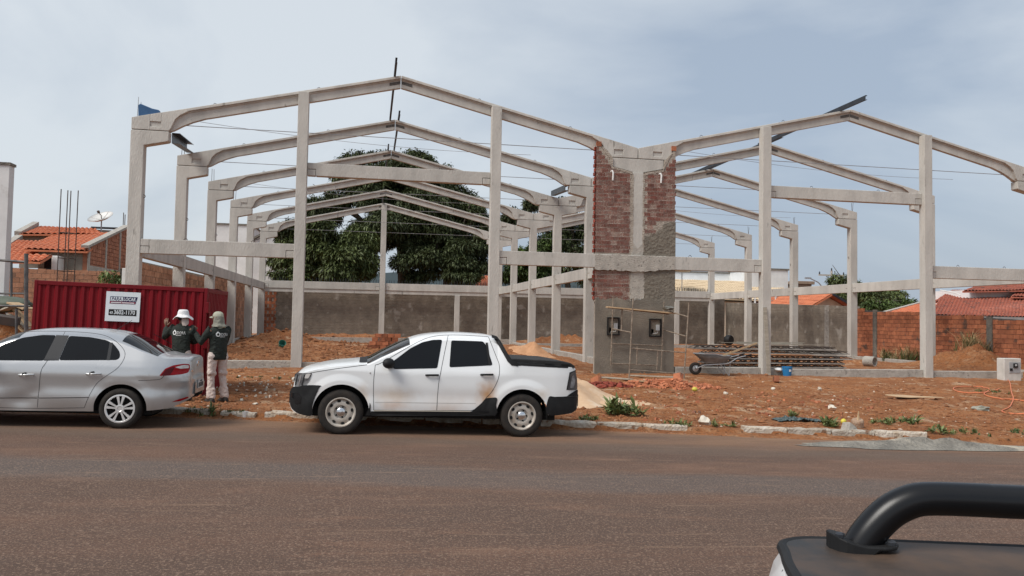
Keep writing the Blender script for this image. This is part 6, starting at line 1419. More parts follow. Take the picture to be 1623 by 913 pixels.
        for j in range(5):
            for k in range(n_+1): t = math.pi*(k/n_); r_ = j/4; vs.append((.088*math.cos(t)*(1-.12*r_), .06+(.03+.085*r_)*math.sin(t)*1.0, .035-.02*r_*r_-.018*math.cos(t)**2*r_))
        vis.add(vs, [(j*(n_+1)+k, j*(n_+1)+k+1, (j+1)*(n_+1)+k+1, (j+1)*(n_+1)+k) for j in range(4) for k in range(n_)]); put(vis, 'cap_visor', CAPG, smooth='all')
        fl = MB(); vs = []; n_ = 20
        for j in range(9):
            f_ = j/8
            for k in range(n_+1):
                t = math.pi*(1.0+1.0*k/n_)-.25+.5*(k/n_); r_ = .098+.035*f_+.012*math.sin(k*1.1+j*.5)*f_+(.03 if j > 6 else 0); vs.append((r_*math.cos(t)*.98, r_*math.sin(t)*1.05, .035-.20*f_))
        fl.add(vs, [(j*(n_+1)+k, j*(n_+1)+k+1, (j+1)*(n_+1)+k+1, (j+1)*(n_+1)+k) for j in range(8) for k in range(n_)]); put(fl, 'neck_flap', mat('flap_cloth', (.27, .26, .21), (.19, .18, .15), rough=.92, scale=10, bump=.4, bscale=25, coords='Object'), smooth='all')
        for zc, rr_ in ((-.165, .125), (-.185, .135)): put(MB().tube([(rr_*math.cos(t)*.95, rr_*math.sin(t), zc+.012*math.sin(t*3)) for t in np.linspace(math.pi*.95, math.pi*2.1, 16)], .011, 7), 'cloth_roll', CAPG, smooth='all')
    # print on the back of the shirt
    from mathutils.bvhtree import BVHTree
    bvh = BVHTree.FromPolygons([v.co for v in shirt.data.vertices], [tuple(p.vertices) for p in shirt.data.polygons])
    def press(o):
        for v in o.data.vertices:
            w_ = o.matrix_basis @ v.co; h_ = bvh.ray_cast(V((w_.x, -.6, w_.z)), V((0, 1, 0)))[0]
            if h_ is not None: v.co = o.matrix_basis.inverted() @ V((w_.x, h_.y-.004, w_.z))
    lx = -.10
    t = text('IDORA', 'shirt_lettering', .075, LOGO, root, (lx+.068, -.3, 1.262), bold=.003, width=.165); bpy.context.view_layer.update(); press(t)
    em = MB(); n_ = 16
    for k in range(n_):
        a0_, a1_ = 2*math.pi*k/n_, 2*math.pi*(k+1)/n_
        if 3 <= k <= 4: continue
        em.add([(lx+.02+r_*math.cos(a), -.3, 1.285+r_*math.sin(a)) for r_, a in ((.022, a0_), (.040, a0_), (.040, a1_), (.022, a1_))], [(0, 1, 2, 3)])
    em.add([(lx-.028, -.3, 1.30), (lx+.02, -.3, 1.345), (lx+.066, -.3, 1.30), (lx+.02, -.3, 1.318)], [(0, 1, 2, 3)]); o = em.build('shirt_emblem', LOGO, root, fix=True); press(o)
    ul = MB()
    for k in range(8): ul.add([(lx+.05+.014*k, -.3, 1.236), (lx+.061+.014*k, -.3, 1.236), (lx+.061+.014*k, -.3, 1.246), (lx+.05+.014*k, -.3, 1.246)], [(0, 1, 2, 3)])
    o = ul.build('shirt_small_print', LOGO, root); press(o); o['kind'] = 'stuff'
    sc_ = H_/1.72; root.scale = (sc_, sc_, sc_); return root
p2 = at_ground(343, 637); p2.z = float(ground_z(p2.x, p2.y))+.005
person('person', p2, R(42), 'worker in khaki neck-flap cap and pale trousers at the container corner', 1.70,
       [((-.30, .10, 1.13), (-.30, .33, 1.33), (0, .12, 1), (0, 1, -.1), 1.05, 1., .02, -1), ((.26, .16, 1.14), (.10, .38, 1.26), (-.3, .6, .5), (0, .6, -.6), .7, 1., .05, 1)], R(28), 'cap')
p1 = at_y(284, 640, p2.y+.05); p1.z = float(ground_z(p1.x, p1.y))
person('person', p1, R(-16), 'worker in a white sun hat touching the red container wall', 1.69,
       [((-.35, .02, 1.20), (-.43, .20, 1.38), (-.12, .12, 1), (.0, 1, 0.), .06, 1.1, .16, -1), ((.22, .12, 1.12), (.04, .30, 1.10), (-.3, .8, .2), (-.6, 0, -.6), .5, 1., .05, 1)], R(-12), 'bucket')
# ================================================================ site equipment and litter
def on(px, py, dz=0.): p = at_ground(px, py); return Vector((p.x, p.y, float(ground_z(p.x, p.y))+dz))
def on_road(px, py): d = ray(px, py); t = (-.02-EYE)/(d.z+.025*d.x); return d*t+Vector((0, 0, EYE))
# ---- tubular scaffold in front of the pillar
sc = empty('scaffold', (0, 0, 0), 'rusty tubular scaffold with plank platform before the meter pillar', 'scaffold')
SCAF = mat('mortar_splashed_tube', (.34, .28, .22), (.16, .12, .09), rough=.85, metal=.2, scale=14)
yb2 = PY-.14; v2 = on(997, 599); yf2 = v2.y
def Q(px, py, y): return at_y(px, py, y)
for (a, b_, y) in (((972, 469), (968, 578), yb2), ((1003.6, 473), (997, 599), yf2), ((1052.6, 478), (1048, 585), yb2), ((1092, 480), (1084, 600), yf2), ((986, 492), (985, 522), yb2-.3), ((1010, 549), (1009, 577), yb2-.2), ((1043, 557), (1041, 586), yf2+.3)):
    MB().tube([Q(*b_, y)-Vector((0, 0, .03)), Q(*a, y)], .021, 7).build('upright', SCAF, sc, smooth=True)
for (a, ya, b_, yb_) in (((963, 487.5), yb2-.25, (1060, 498), yb2-.3), ((971, 521), yb2, (1001, 527), yf2), ((1052, 523), yb2, (1087, 533), yf2), ((970, 544.5), yb2, (1050, 548), yb2), ((1001, 552), yf2, (1086, 559), yf2), ((969, 576), yb2, (1040, 579), yb2), ((998, 586), yf2, (1084, 593), yf2), ((986, 491), yb2-.3, (1003, 494), yf2), ((1062, 494), yb2-.3, (1090, 502), yf2)):
    MB().tube([Q(*a, ya), Q(*b_, yb_)], .017, 6).build('ledger', SCAF, sc, smooth=True)
pk = MB().bar(Q(962, 486.5, yb2-.32), Q(1072, 497, yb2-.36), .26, .035).build('timber_plank', WOOD); tag(pk, 'timber plank laid across the scaffold in front of the pillar', 'plank')
o = MB().blob(Q(1060, 490, yb2-.36)+Vector((0, 0, .03)), .28, .16, .07, random.Random(4), 2, .3).build('mortar_lump', mat('wet_mortar', (.17, .165, .15), (.10, .1, .09), rough=.7, scale=8)); tag(o, 'dark wet mortar heaped on the scaffold plank', 'mortar')
# ---- wheelbarrow
wp = on(1102, 594); wb = empty('wheelbarrow', wp, 'grey metal wheelbarrow with a timber stick in it beside the pillar', 'wheelbarrow', rot=(0, 0, R(-6)))
GREYM = mat('barrow_grey', (.22, .22, .215), (.15, .15, .145), rough=.55, metal=.3, scale=6)
w_ = tyre_mb(.19, .10, .09).build('wheel', RUBBER, wb, smooth=True, fix=True); w_.location = (0, 0, .19)
MB().lathe([(.10, -.03), (.06, -.04), (.02, -.05), (.02, .05), (.06, .04), (.10, .03)], 20, (0, 0, .19), 'y').build('wheel_hub', GALV, wb, smooth=True, fix=True)
tray = MB(); rings = [(.50, .20, .35, .0), (.60, .26, .44, -.02), (.72, .33, .58, -.05)]
def trayring(z, hy, hx, sh): return [(.62+sh+hx*math.copysign(abs(math.cos(t))**.6, math.cos(t))+(z-.5)*-.15, hy*math.copysign(abs(math.sin(t))**.6, math.sin(t)), z-.12+(.06*(math.cos(t) < 0)*(z-.5)*4)) for t in np.linspace(0, 2*math.pi, 28, endpoint=False)]
vs = [p for (z, hy, hx, sh) in rings for p in trayring(z, hy, hx, sh)]; n = 28
tray.add(vs, [(j*n+k, j*n+(k+1) % n, (j+1)*n+(k+1) % n, (j+1)*n+k) for j in range(2) for k in range(n)]+[tuple(range(n))[::-1]]); tr_ = tray.build('tray', GREYM, wb, smooth=True, fix=True); sm = tr_.modifiers.new('s', 'SOLIDIFY'); sm.thickness = .012
MB().tube([(*p[:2], p[2]) for p in vs[2*n:]]+[], .014, 6).build('tray_rim', GALV, wb, smooth=True)
for s_ in (-1, 1):
    MB().tube([(0, s_*.06, .19), (.25, s_*.12, .30), (.95, s_*.24, .36), (1.25, s_*.27, .55), (1.62, s_*.28, .64)], .017, 7).build('handle_tube', GALV, wb, smooth=True)
    MB().tube([(1.5, s_*.278, .612), (1.68, s_*.28, .655)], .022, 8).build('grip', BLACKP, wb, smooth=True)
    MB().tube([(.72, s_*.2, .34), (.98, s_*.22, .0)], .013, 6).build('leg', GALV, wb, smooth=True); MB().tube([(1.02, s_*.24, .38), (1.0, s_*.22, .0)], .011, 6).build('leg', GALV, wb, smooth=True)
MB().tube([(-.06, -.06, .27), (.0, -.07, .19), (.1, 0, .36), (.0, .07, .19), (-.06, .06, .27)], .01, 5).build('front_guard', GALV, wb)
o = MB().bar(wp+Vector((.72, -.12, .55)), wp+Vector((1.95, -.2, 1.0)), .045, .045).build('timber_stick', WOOD); tag(o, 'pale timber stick lying slanted across the wheelbarrow', 'stick')
# ---- stack of precast lattice joists
def joist():
    r_ = empty('lattice_joist', (0, 0, 0), 'precast concrete lattice joist in the stack behind the right plinth', 'joist', 'lattice joists stacked behind the plinth')
    MB().box(-2.75, 2.75, -.06, .06, 0, .035).build('concrete_base', CONC2, r_)
    z = MB(); n = 26; pts = [(-2.7+5.4*i/n, 0, .035 if i % 2 == 0 else .115) for i in range(n+1)]
    for s_ in (-.04, .04): z.tube([(x, s_*(1 if zz < .1 else .1), zz) for x, y, zz in pts], .006, 4)
    z.tube([(-2.72, 0, .118), (2.72, 0, .118)], .007, 4); z.build('steel_lattice', REBAR, r_); return r_
jp = at_y(1220, 585, 25.6); zj = float(ground_z(jp.x, 25.6))+.05; proto = None; rj = random.Random(8)
for lay in range(5):
    for k in range(4):
        o = joist() if proto is None else copy_tree(proto)
        if proto is None: proto = o
        o['label'] = 'precast lattice joist, %s layer, %s in the stack behind the plinth' % (('bottom', 'second lowest', 'middle', 'second highest', 'top')[lay], ('front', 'second from front', 'third from front', 'rearmost')[k])
        o.location = (jp.x+.0+rj.uniform(-.16, .16)-(.35 if lay == 4 else 0), 25.0+k*.17+rj.uniform(-.02, .02), zj+lay*.15+.04*(lay > 2)); o.rotation_euler = (0, rj.uniform(-.004, .012), rj.uniform(-.02, .02))
for k, xx in enumerate((-1.9, 0, 1.9)): tag(MB().box(jp.x+xx-.05, jp.x+xx+.05, 24.85, 25.75, zj-.09, zj-.004).build('timber_bearer', WOODG), 'timber bearer under the joist stack, %s of three' % ('leftmost', 'middle', 'rightmost')[k], 'timber', 'bearers under the joist stack')
for k in range(4):
    xx = rj.uniform(-1.2, 1.2); o = MB().bar((jp.x+xx-1.3, 24.98+.1*k, zj+.83+.02*k), (jp.x+xx+1.4, 25.05+.12*k, zj+.83+.02*k), .07, .022).build('timber_batten', WOODG)
    tag(o, ('frontmost', 'second', 'third', 'rearmost')[k]+' grey timber batten laid loose on top of the joist stack', 'batten', 'battens on the joist stack')
# ---- bucket, sack, leaning board
bp_ = at_y(1247.5, 599, Y0-.35); bp_.z = float(ground_z(bp_.x, bp_.y)); bk = empty('bucket', bp_, 'bright blue plastic bucket with white label by the plinth', 'bucket')
MB().lathe([(.001, .01), (.115, .01), (.12, .0), (.125, .02), (.155, .27), (.165, .275), (.165, .30), (.155, .30), (.15, .28), (.118, .03), (.001, .03)], 28).build('pail', BLUEP, bk, smooth=True, fix=True)
MB().tube([(.165*math.cos(t), .165*math.sin(t)*.25-.13, .29-.10*math.sin(t)) for t in np.linspace(0, math.pi, 12)], .005, 5).build('handle', GALV, bk)
MB().add([(.146*math.sin(a)*.98-0, -.149*math.cos(a), z) for z in (.15, .22) for a in np.linspace(-.1, .5, 6)], [(i, i+1, 7+i, 6+i) for i in range(5)]).build('paper_label', WHITEP, bk, fix=True)
o = MB().blob(at_y(1233, 588, Y0-.1)+Vector((0, 0, .04)), .2, .12, .06, random.Random(3), 2, .25).build('cement_sack', WHITEP, smooth='all'); tag(o, 'crumpled white sack on the plinth left of the blue bucket', 'sack')
a_, b_ = at_y(1219, 599, Y0-.42), at_y(1212.5, 487, Y0-.23); o = MB().bar(a_-Vector((0, 0, .02)), b_, .13, .028, up=(0, -1, 0)).build('leaning_board', WOODG, bevel=.004); tag(o, 'narrow grey board leaning against the concrete wind column', 'board')
# ---- meter post at the right edge
mpx = at_y(1592, 605, 22.0); mp_ = empty('meter_post', (mpx.x, 22.0, float(ground_z(mpx.x, 22))), 'white concrete meter post with grey panel at the right edge', 'meter post')
kx = at_y(1619, 605, 22.0).x-mpx.x; hz = at_y(1592, 568, 22.0).z-mp_.location.z
MB().box(0, kx, 0, .32, -.1, hz).build('pedestal', mat('pale_concrete', (.58, .56, .52), (.48, .46, .42), rough=.85, scale=4), mp_, bevel=.02)
MB().box(kx*.28, kx*.92, -.016, 0, hz*.34, hz*.83).build('panel', mat('panel_grey', (.36, .37, .38), rough=.5), mp_, bevel=.004); MB().box(kx*.50, kx*.74, -.05, -.016, hz*.58, hz*.78).build('meter', BLACKP, mp_, bevel=.006); MB().box(kx*.56, kx*.68, -.052, -.05, hz*.66, hz*.74).build('display', METER, mp_); MB().box(kx*.30, kx*.44, -.04, -.016, hz*.44, hz*.55).build('socket', BLACKP, mp_, bevel=.004)
# ---- orange conduit lying on the soil
def ground_path(pts, dz=.02, n=6):
    P_ = smooth_curve(pts, n, False); return [on(a, b, dz) for a, b in P_]
hz_ = MB(); hz_.tube(ground_path([(1592, 600), (1600, 606), (1603, 622), (1606, 634), (1600, 646), (1588, 653), (1606, 657), (1640, 657)]), .014, 6)
hz_.tube(ground_path([(1606, 634), (1580, 632), (1560, 626), (1568, 618), (1552, 614), (1520, 614), (1511, 617), (1520, 622), (1545, 624), (1566, 622), (1584, 617)]), .014, 6); hz_.tube(ground_path([(1602, 634), (1620, 636), (1640, 641)]), .014, 6)
o = hz_.build('orange_conduit', ORANGEP, smooth=True); tag(o, 'tangled orange corrugated conduit snaking over soil at right', 'conduit')
# ---- pipe, drum, pails, boards
p_ = on(1381, 581); o = MB().lathe([(.16, -.22), (.20, -.22), (.21, .2), (.17, .2)], 24, (0, 0, 0), 'x', closed=True).build('concrete_pipe', CONC2, smooth=True, fix=True); o.location = p_+Vector((0, .1, .2)); o.rotation_euler = (0, 0, R(115)); tag(o, 'short grey concrete pipe lying beside the right plinth', 'pipe')
p_ = on(1155, 557); o = MB().lathe([(.001, -.16), (.24, -.16), (.27, -.12), (.27, .12), (.24, .16), (.12, .165), (.10, .12), (.001, .12)], 28, (0, 0, .26), 'y').build('black_drum', BLACKP, smooth=True, fix=True); o.location = p_+Vector((0, 0, .25)); o.rotation_euler = (0, 0, .5); tag(o, 'black plastic drum lying on its side behind the joist stack', 'drum')
p_ = on(446, 545); o = MB().lathe([(.001, 0), (.12, 0), (.16, .28), (.15, .28), (.11, .02), (.001, .02)], 20).build('green_bucket', mat('teal_plastic', (.06, .24, .19), rough=.5), smooth=True, fix=True); o.location = p_+Vector((0, 0, .08)); o.rotation_euler = (.9, .4, 0); tag(o, 'tipped teal bucket on the red soil mound at left', 'bucket')
p_ = on(1450, 631); o = MB().prism(smooth_curve([(-.72, .16), (-.3, .22), (.05, .12), (.7, .03), (.75, -.05), (.1, -.10), (-.25, -.16), (-.55, -.05)], 4), 0, .012, 'z').build('cardboard_sheet', mat('cardboard', (.52, .36, .22), (.43, .29, .17), rough=.9)); o.location = p_+Vector((0, 0, .03)); o.rotation_euler = (.09, .02, -.05); tag(o, 'torn flat cardboard sheet on the soil before right column', 'cardboard')
for i, (a, b_, wd, lab) in enumerate((((955, 600), (1000, 604), .16, 'mortar-caked board on the ground at the foot of the pillar'), ((1000, 597), (1082, 606), .12, 'long dirty plank along the foot of the pillar'), ((999, 605), (1032, 610), .1, 'short split timber lying before the scaffold'))):
    o = MB().bar(on(*a, .04), on(*b_, .05), wd, .03).build('timber_board', WOODG if i < 2 else WOOD); tag(o, lab, 'board')
# ---- brick rubble and brick stack
rr = random.Random(21)
def rubble(name, c, rx_, ry_, n, h, label, m=BRICKO, s0=.03, s1=.10):
    mb = MB(); tn = []
    for i in range(n):
        a, q = rr.random()*6.28, math.sqrt(rr.random()); x, y = c.x+math.cos(a)*q*rx_, c.y+math.sin(a)*q*ry_; z = float(ground_z(x, y))+h*(1-q)*rr.uniform(.1, 1)
        L_, W_, T_ = rr.uniform(s0, s1), rr.uniform(s0*.7, s1*.7), rr.uniform(.008, .035); d = Vector((rr.uniform(-1, 1), rr.uniform(-1, 1), rr.uniform(-.45, .45))).normalized()
        mb.bar(Vector((x, y, z+.01))-d*L_, Vector((x, y, z+.01))+d*L_, W_*2, T_*2); tn += [rr.uniform(-.25, .25)]*8
    o = mb.build(name, m); o.data.attributes.new('tone', 'FLOAT', 'POINT').data.foreach_set('value', tn); return tag(o, label, 'rubble', None, 'stuff')
rubble('brick_rubble', on(1065, 612), 1.35, .75, 300, .10, 'heap of broken red brick pieces in front of the pillar', BRICKO, .02, .075)
rubble('brick_rubble', on(955, 611), .8, .4, 90, .10, 'smaller scatter of broken bricks beside the sand heap', BRICKH)
rubble('brick_shards', on(1110, 640), 5.5, 2.6, 160, .0, 'brick shards strewn thinly over the soil verge', BRICKO, .015, .05)
rubble('brick_shards', on(420, 610), 2.0, 2.8, 90, .0, 'pale brick shards strewn between the container and pickup', PAPER, .01, .035)
for i, (px, py, s_) in enumerate(((1052, 611, .17), (1075, 606, .13), (945, 608, .15), (1230, 606, .12))):
    p_ = on(px, py, .08); o = MB().box(-s_, s_, -.07, .07, -.09, .09).build('broken_brick', BRICKO, bevel=.008); o.location = p_; o.rotation_euler = (rr.uniform(-.5, .5), rr.uniform(-.5, .5), rr.uniform(0, 3)); tag(o, ('largest broken red brick block on the rubble heap', 'tilted broken brick at the back of the rubble heap', 'broken brick left of the pillar foot near the sand', 'broken brick lying before the blue bucket')[i], 'brick')
bs = on(612, 553); proto = None; k = 0
for lay in range(4):
    for i in range(6 if lay < 2 else 4):
        for j in range(2):
            if proto is None: me = MB().box(-.14, .14, -.07, .07, 0, .17).mesh('stacked_brick'); me.materials.append(BRICKO); proto = me
            o = link('stacked_brick', proto); o.location = (bs.x-.75+i*.30+rr.uniform(-.02, .02)+lay*.12, bs.y+j*.17, bs.z+lay*.18); o.rotation_euler = (0, 0, rr.uniform(-.12, .12)); tag(o, 'orange hollow brick in the low stack at rear centre column', 'brick', 'bricks stacked by the rear centre column')
# ---- things along the kerb
p_ = on_road(1348, 691); p_.z = float(road_z(p_.x)); o = MB().add([(-.17, -.1, 0), (.2, -.12, 0), (.16, .12, 0), (-.16, .12, 0), (-.1, -.06, .26), (.0, -.1, .2), (.08, .08, .14), (-.12, .1, .24)], [(0, 1, 5, 4), (1, 2, 6, 5), (2, 3, 7, 6), (3, 0, 4, 7), (4, 5, 6, 7), (0, 3, 2, 1)]).build('concrete_chunk', CONC2, fix=True, bevel=.015); o.location = p_; o.rotation_euler = (0, .1, .2); tag(o, 'grey angular concrete chunk propped against the kerb', 'rubble')
p_ = on_road(1364, 687); o = empty('tree_stump', (p_.x, p_.y+.1, float(road_z(p_.x))), 'split pale log end standing by the kerb', 'log', rot=(.2, -.25, .3)); MB().lathe([(.001, 0), (.11, 0), (.12, .1), (.115, .24), (.10, .27), (.001, .265)], 9).build('log', mat('split_wood', (.30, .17, .10), (.46, .34, .25), rough=.95, scale=16, stretch=(3, 3, .4), bump=.6, bscale=25), o, fix=True); MB().tube([(.02, 0, .25), (.06, .02, .42)], [.03, .008], 5).build('splinter', WOOD, o)
for i, (px, py, lab) in enumerate(((1333, 689, 'yellow mango lying on the road beside the concrete chunk'), (1337, 672, 'yellow mango on the kerb behind the concrete chunk'), (1101, 620, 'small yellow fruit on the soil near brick rubble'))):
    p_ = on_road(px, py) if i == 0 else on(px, py); o = MB().blob(p_+Vector((0, 0, .05)), .075, .055, .055, random.Random(i), 2, .02).build('mango_fruit', mat('yellow_fruit', (.62, .52, .06), (.5, .46, .08), rough=.5), smooth='all'); tag(o, lab, 'fruit')
# crumpled net
p_ = on(1265, 667); vs = []; n = 26
for j in range(12):
    for k in range(n): x = (k/(n-1)-.5)*1.0; y = (j/11-.5)*.36; vs.append((p_.x+x+rr.uniform(-.02, .02), p_.y+y, float(ground_z(p_.x+x, p_.y+y))+.02+.13*abs(float(fbm(x*9+3, y*9, 3)))*2*max(0, 1-(2*x)**2*.8)))
o = MB().add(vs, [(j*n+k, j*n+k+1, (j+1)*n+k+1, (j+1)*n+k) for j in range(11) for k in range(n-1)]).build('crumpled_net', mat('teal_net', (.035, .055, .055), (.12, .15, .15), rough=.8, scale=22, contrast=(.45, .6))); tag(o, 'crumpled blue-green netting dumped on the kerb', 'net')
p_ = on_road(388, 663); o = MB().lathe([(.001, 0), (.035, 0), (.046, .12), (.044, .12), (.033, .005), (.001, .005)], 16).build('plastic_cup', WHITEP, smooth=True, fix=True); o.location = (p_.x, p_.y, float(road_z(p_.x))+.0); tag(o, 'white disposable cup standing in the gutter', 'cup')
for i, (px, py, s_, lab) in enumerate(((467, 603, .09, 'white stone on the soil in front of the pickup nose'), (405, 641, .06, 'pale torn wrapper on the verge right of the workers'), (1299, 618, .08, 'white rounded stone on the soil before the plinth'), (1225, 618, .07, 'pale stone lying near the brick shards'), (1318, 648, .10, 'crumpled pale paper bag on the soil verge'), (1117, 672, .15, 'white rubble lump in the gap of the kerb'), (1555, 650, .2, 'flattened grey-green plastic sheet near the orange conduit'), (1400, 559, .22, 'white plastic bag caught at the brick wall'), (1150, 625, .07, 'small white stone beside the brick rubble'), (500, 610, .05, 'tiny white scrap beside the pickup headlight'))):
    p_ = on(px, py); flat = .35 if 'sheet' in lab or 'wrapper' in lab else .65; o = MB().blob(p_+Vector((0, 0, s_*flat*.5)), s_, s_*.7, s_*flat, random.Random(i+3), 2, .3).build('stone' if 'stone' in lab or 'lump' in lab else 'litter', PAPER if i != 6 else mat('dull_plastic', (.32, .31, .26), (.2, .2, .16), rough=.7, scale=12)); tag(o, lab, 'stone' if 'stone' in lab or 'lump' in lab else 'litter')
# ---- weeds and dry grass
GRASS = mat('green_weed', (.085, .12, .035), (.05, .075, .022), rough=.7, scale=6, obvar=.02); DRYG = mat('dry_grass', (.42, .32, .17), (.30, .22, .11), rough=.85, scale=6, obvar=.02)
def tuft(name, c, r_, h, n, m, label, catg='grass', seed=1, wd=.012, m2=None, lean=.5):
    rs = random.Random(seed); root = empty(name, c, label, catg)
    for mm_, nn in ((m, n), (m2, n//2 if m2 else 0)):
        if not nn: continue
        vs = []; fs = []; tn = []; cl = [(rs.gauss(0, .45)*r_, rs.gauss(0, .3)*r_, rs.uniform(.45, 1.15)) for _ in range(max(3, nn//14))]
        for i in range(nn):
            cc = rs.choice(cl); a, q = rs.random()*6.28, rs.random()*.05; x, y = cc[0]+math.cos(a)*q, cc[1]+math.sin(a)*q; z0_ = float(ground_z(c.x+x, c.y+y))-c.z if abs(c.z-float(ground_z(c.x, c.y))) < .2 else 0
            d = rs.random()*6.28; L_ = h*rs.uniform(.4, 1.1)*cc[2]; b = rs.uniform(.15, lean)*L_; w_ = wd*rs.uniform(.6, 1.4); px_, py_ = -math.sin(d)*w_, math.cos(d)*w_; k0 = len(vs)
            vs += [(x-px_, y-py_, z0_-.01), (x+px_, y+py_, z0_-.01), (x+math.cos(d)*b*.35+px_*.8, y+math.sin(d)*b*.35+py_*.8, z0_+L_*.55), (x+math.cos(d)*b*.35-px_*.8, y+math.sin(d)*b*.35-py_*.8, z0_+L_*.55), (x+math.cos(d)*b, y+math.sin(d)*b, z0_+L_*.95)]
            fs += [(k0, k0+1, k0+2, k0+3), (k0+3, k0+2, k0+4)]; tn += [rs.gauss(0, .2)]*5
        o = MB().add(vs, fs).build('blades', mm_, root); o['kind'] = 'stuff'; o.data.attributes.new('tone', 'FLOAT', 'POINT').data.foreach_set('value', tn)
    return root
TU = [(985, 657, .42, .36, 260, GRASS, 'largest leafy green weed clump behind the kerb near the pickup'), (938, 668, .2, .16, 80, GRASS, 'thin green grass at the kerb face behind the pickup'), (1075, 676, .28, .17, 130, GRASS, 'green tuft at the broken end of the middle kerb'), (1145, 676, .2, .14, 80, GRASS, 'green grass in the kerb gap beside white rubble'),
      (1320, 677, .22, .2, 90, GRASS, 'green weed between the netting and the log'), (1400, 672, .3, .14, 130, GRASS, 'low green weeds on the kerb right of the log'), (1442, 672, .28, .2, 130, GRASS, 'bushier green weeds near the right end of the kerb'), (1490, 688, .35, .2, 150, GRASS, 'green weeds growing past the last kerb stone'),
      (1540, 688, .5, .08, 120, GRASS, 'low patchy grass right of the last kerb stone'), (335, 655, .22, .2, 80, GRASS, 'thin weeds before the kerb behind the silver car'), (300, 662, .3, .08, 110, GRASS, 'short gutter grass beneath the car bumper'), (375, 657, .3, .09, 90, GRASS, 'short grass at the displaced kerb stones'),
      (420, 600, .8, .06, 160, GRASS, 'sparse short grass on the soil between container and pickup'), (1253, 660, .2, .14, 60, GRASS, 'green weed sticking out above the netting'), (1620, 690, .5, .10, 120, GRASS, 'low grass at the right edge of the verge'), (1568, 622, .6, .12, 110, GRASS, 'sparse green grass beneath the orange conduit')]
WEED = leaf_mat('weed_leaf', (.17, .205, .075), (.11, .14, .05))
def weed(name, c, r_, h, n, label, seed):
    rs = np.random.RandomState(seed); root = empty(name, c, label, 'weeds'); k = max(3, int(n/16)); cx = rs.normal(0, .42, k)*r_; cy = rs.normal(0, .3, k)*r_; sc_ = rs.uniform(.35, 1.1, k); idx = rs.randint(0, k, n)
    az = rs.rand(n)*6.28; el = rs.uniform(.25, 1.35, n); L_ = h*sc_[idx]*rs.uniform(.5, 1.15, n); hh = rs.rand(n)*.35*L_
    P_ = np.stack([cx[idx]+rs.normal(0, .015, n), cy[idx]+rs.normal(0, .015, n), hh], -1); P_[:, 2] += ground_z(c.x+P_[:, 0], c.y+P_[:, 1])-c.z
    D_ = np.stack([np.cos(az)*np.cos(el), np.sin(az)*np.cos(el), np.sin(el)], -1); o = link('leaves', leaves_mesh('leaves', P_, D_, L_, L_*.07+.004, rs.normal(0, .2, n), WEED), None, root); o['kind'] = 'stuff'
    for q in range(min(k, 6)): MB().tube([(cx[q], cy[q], -.02), (cx[q]+.02, cy[q], h*sc_[q]*.8)], .004, 4).build('stem', GRASS, root)
for i, (px, py, r_, h, n, m, lab) in enumerate(TU):
    if h > .10: weed('weed_clump', on(px, min(py, 686)), r_, h, int(n*1.6), lab, i+5); continue
    tuft('weed_clump' if h > .15 else 'grass_tuft', on(px, py) if py < 690 else on(px, 686), r_, h, n, m, lab, 'weeds', i+5, .011 if i == 0 else .008, DRYG if i % 3 == 1 else None, 1.5)
for i, (px, py, Xo, r_, h, n, lab) in enumerate(((1437, 566, .5, .7, .95, 300, 'tall dry grass clump against the brick wall, left one'), (1545, 575, .55, .75, 1.05, 340, 'tallest straw-coloured grass clump against the brick wall'), (1405, 560, .4, .4, .75, 180, 'low green-grey weeds at the wall beside the column'), (1500, 570, .4, .5, .5, 150, 'low dry weeds between column and straw clump'))):
    q_ = at_x(px, py, XW-Xo); q_.z = float(ground_z(q_.x, q_.y)); tuft('dry_grass_clump', q_, r_, h, n, DRYG if i != 2 else GRASS, lab, 'dry grass', i+40, .012, GRASS if i < 2 else DRYG, 1.1)
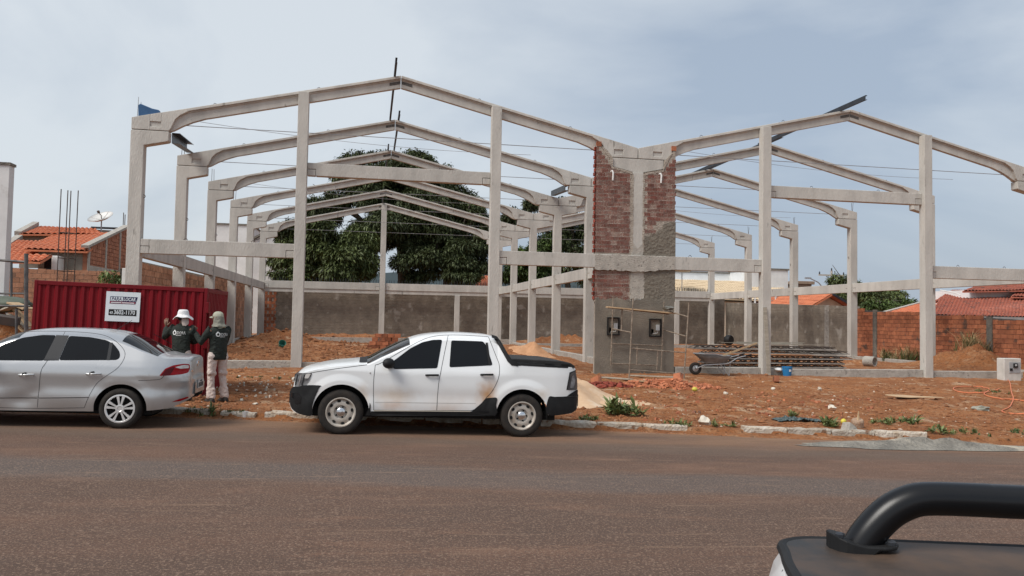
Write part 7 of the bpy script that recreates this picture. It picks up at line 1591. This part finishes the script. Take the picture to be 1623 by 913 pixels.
# ---- steel frame and scrap at the far left
gf = empty('steel_gate_frame', (0, 0, 0), 'dark steel tube gate frame left of the red container', 'gate frame'); Yg = 19.0
GT = mat('gate_tube', (.07, .075, .08), (.16, .15, .14), rough=.6, metal=.3, scale=5)
for px, y0_, y1_, r_ in ((41.5, 402, 530, .045), (18, 416, 470, .028), (26, 490, 530, .03)): MB().tube([at_y(px, y1_, Yg), at_y(px, y0_, Yg)], r_, 8).build('post', GT, gf, smooth=True)
for a, b_, r_ in (((-20, 411), (42, 415.5), .03), ((-20, 465), (41, 465.5), .022), ((-20, 484.5), (48, 485.5), .025)): MB().tube([at_y(*a, Yg), at_y(*b_, Yg)], r_, 8).build('rail', GT, gf, smooth=True)
rs = random.Random(6)
lb = ['pale board on top of the scrap pile by the gate frame', 'long light board sliding off the scrap pile', 'brown board leaning low in the scrap pile', 'short broken board at the left of the scrap pile', 'thin batten crossing the scrap pile', 'weathered board at the bottom of the scrap pile']
for i, (a, b_, wd) in enumerate((((20, 480), (46, 490), .3), ((14, 498), (44, 522), .12), ((24, 490), (48, 518), .14), ((5, 492), (20, 486), .18), ((12, 503), (38, 526), .06), ((30, 500), (47, 521), .2))):
    o = MB().bar(at_y(*a, 20.0+i*.12), at_y(*b_, 19.7+i*.1), wd, .035).build('scrap_board', WOOD if i % 2 == 0 else WOODG); tag(o, lb[i], 'board')
o = MB().blob(at_y(4, 482, 20.6), .75, .4, .2, random.Random(2), 3, .08).build('green_tarpaulin', mat('olive_tarp', (.10, .12, .09), (.07, .085, .065), rough=.7), smooth='all'); tag(o, 'dark olive tarpaulin over scrap at the far left', 'tarpaulin')
o = MB().box(-.5, .2, -.2, .2, -.1, .1).build('dark_crate', mat('dark_board', (.05, .045, .045), (.08, .06, .05), rough=.8), bevel=.01); o.location = at_y(14, 508, 19.6); o.rotation_euler = (.1, .15, .2); tag(o, 'dark broken crate panel in the scrap pile', 'crate')
p_ = at_y(15, 520, 20.3); heap('soil_heap', (p_.x-.55, 20.75, None), 2.3, 1.5, 1.75, SOIL, 'mound of soil and scrap at the far left behind the car', 'soil heap', 31)
o = MB().box(0, .16, 0, .12, -1.5, 0).build('white_pipe_end', WHITEP, bevel=.01); o.location = at_y(193.5, 425, 24); tag(o, 'white plastic pipe end standing behind the container', 'pipe')
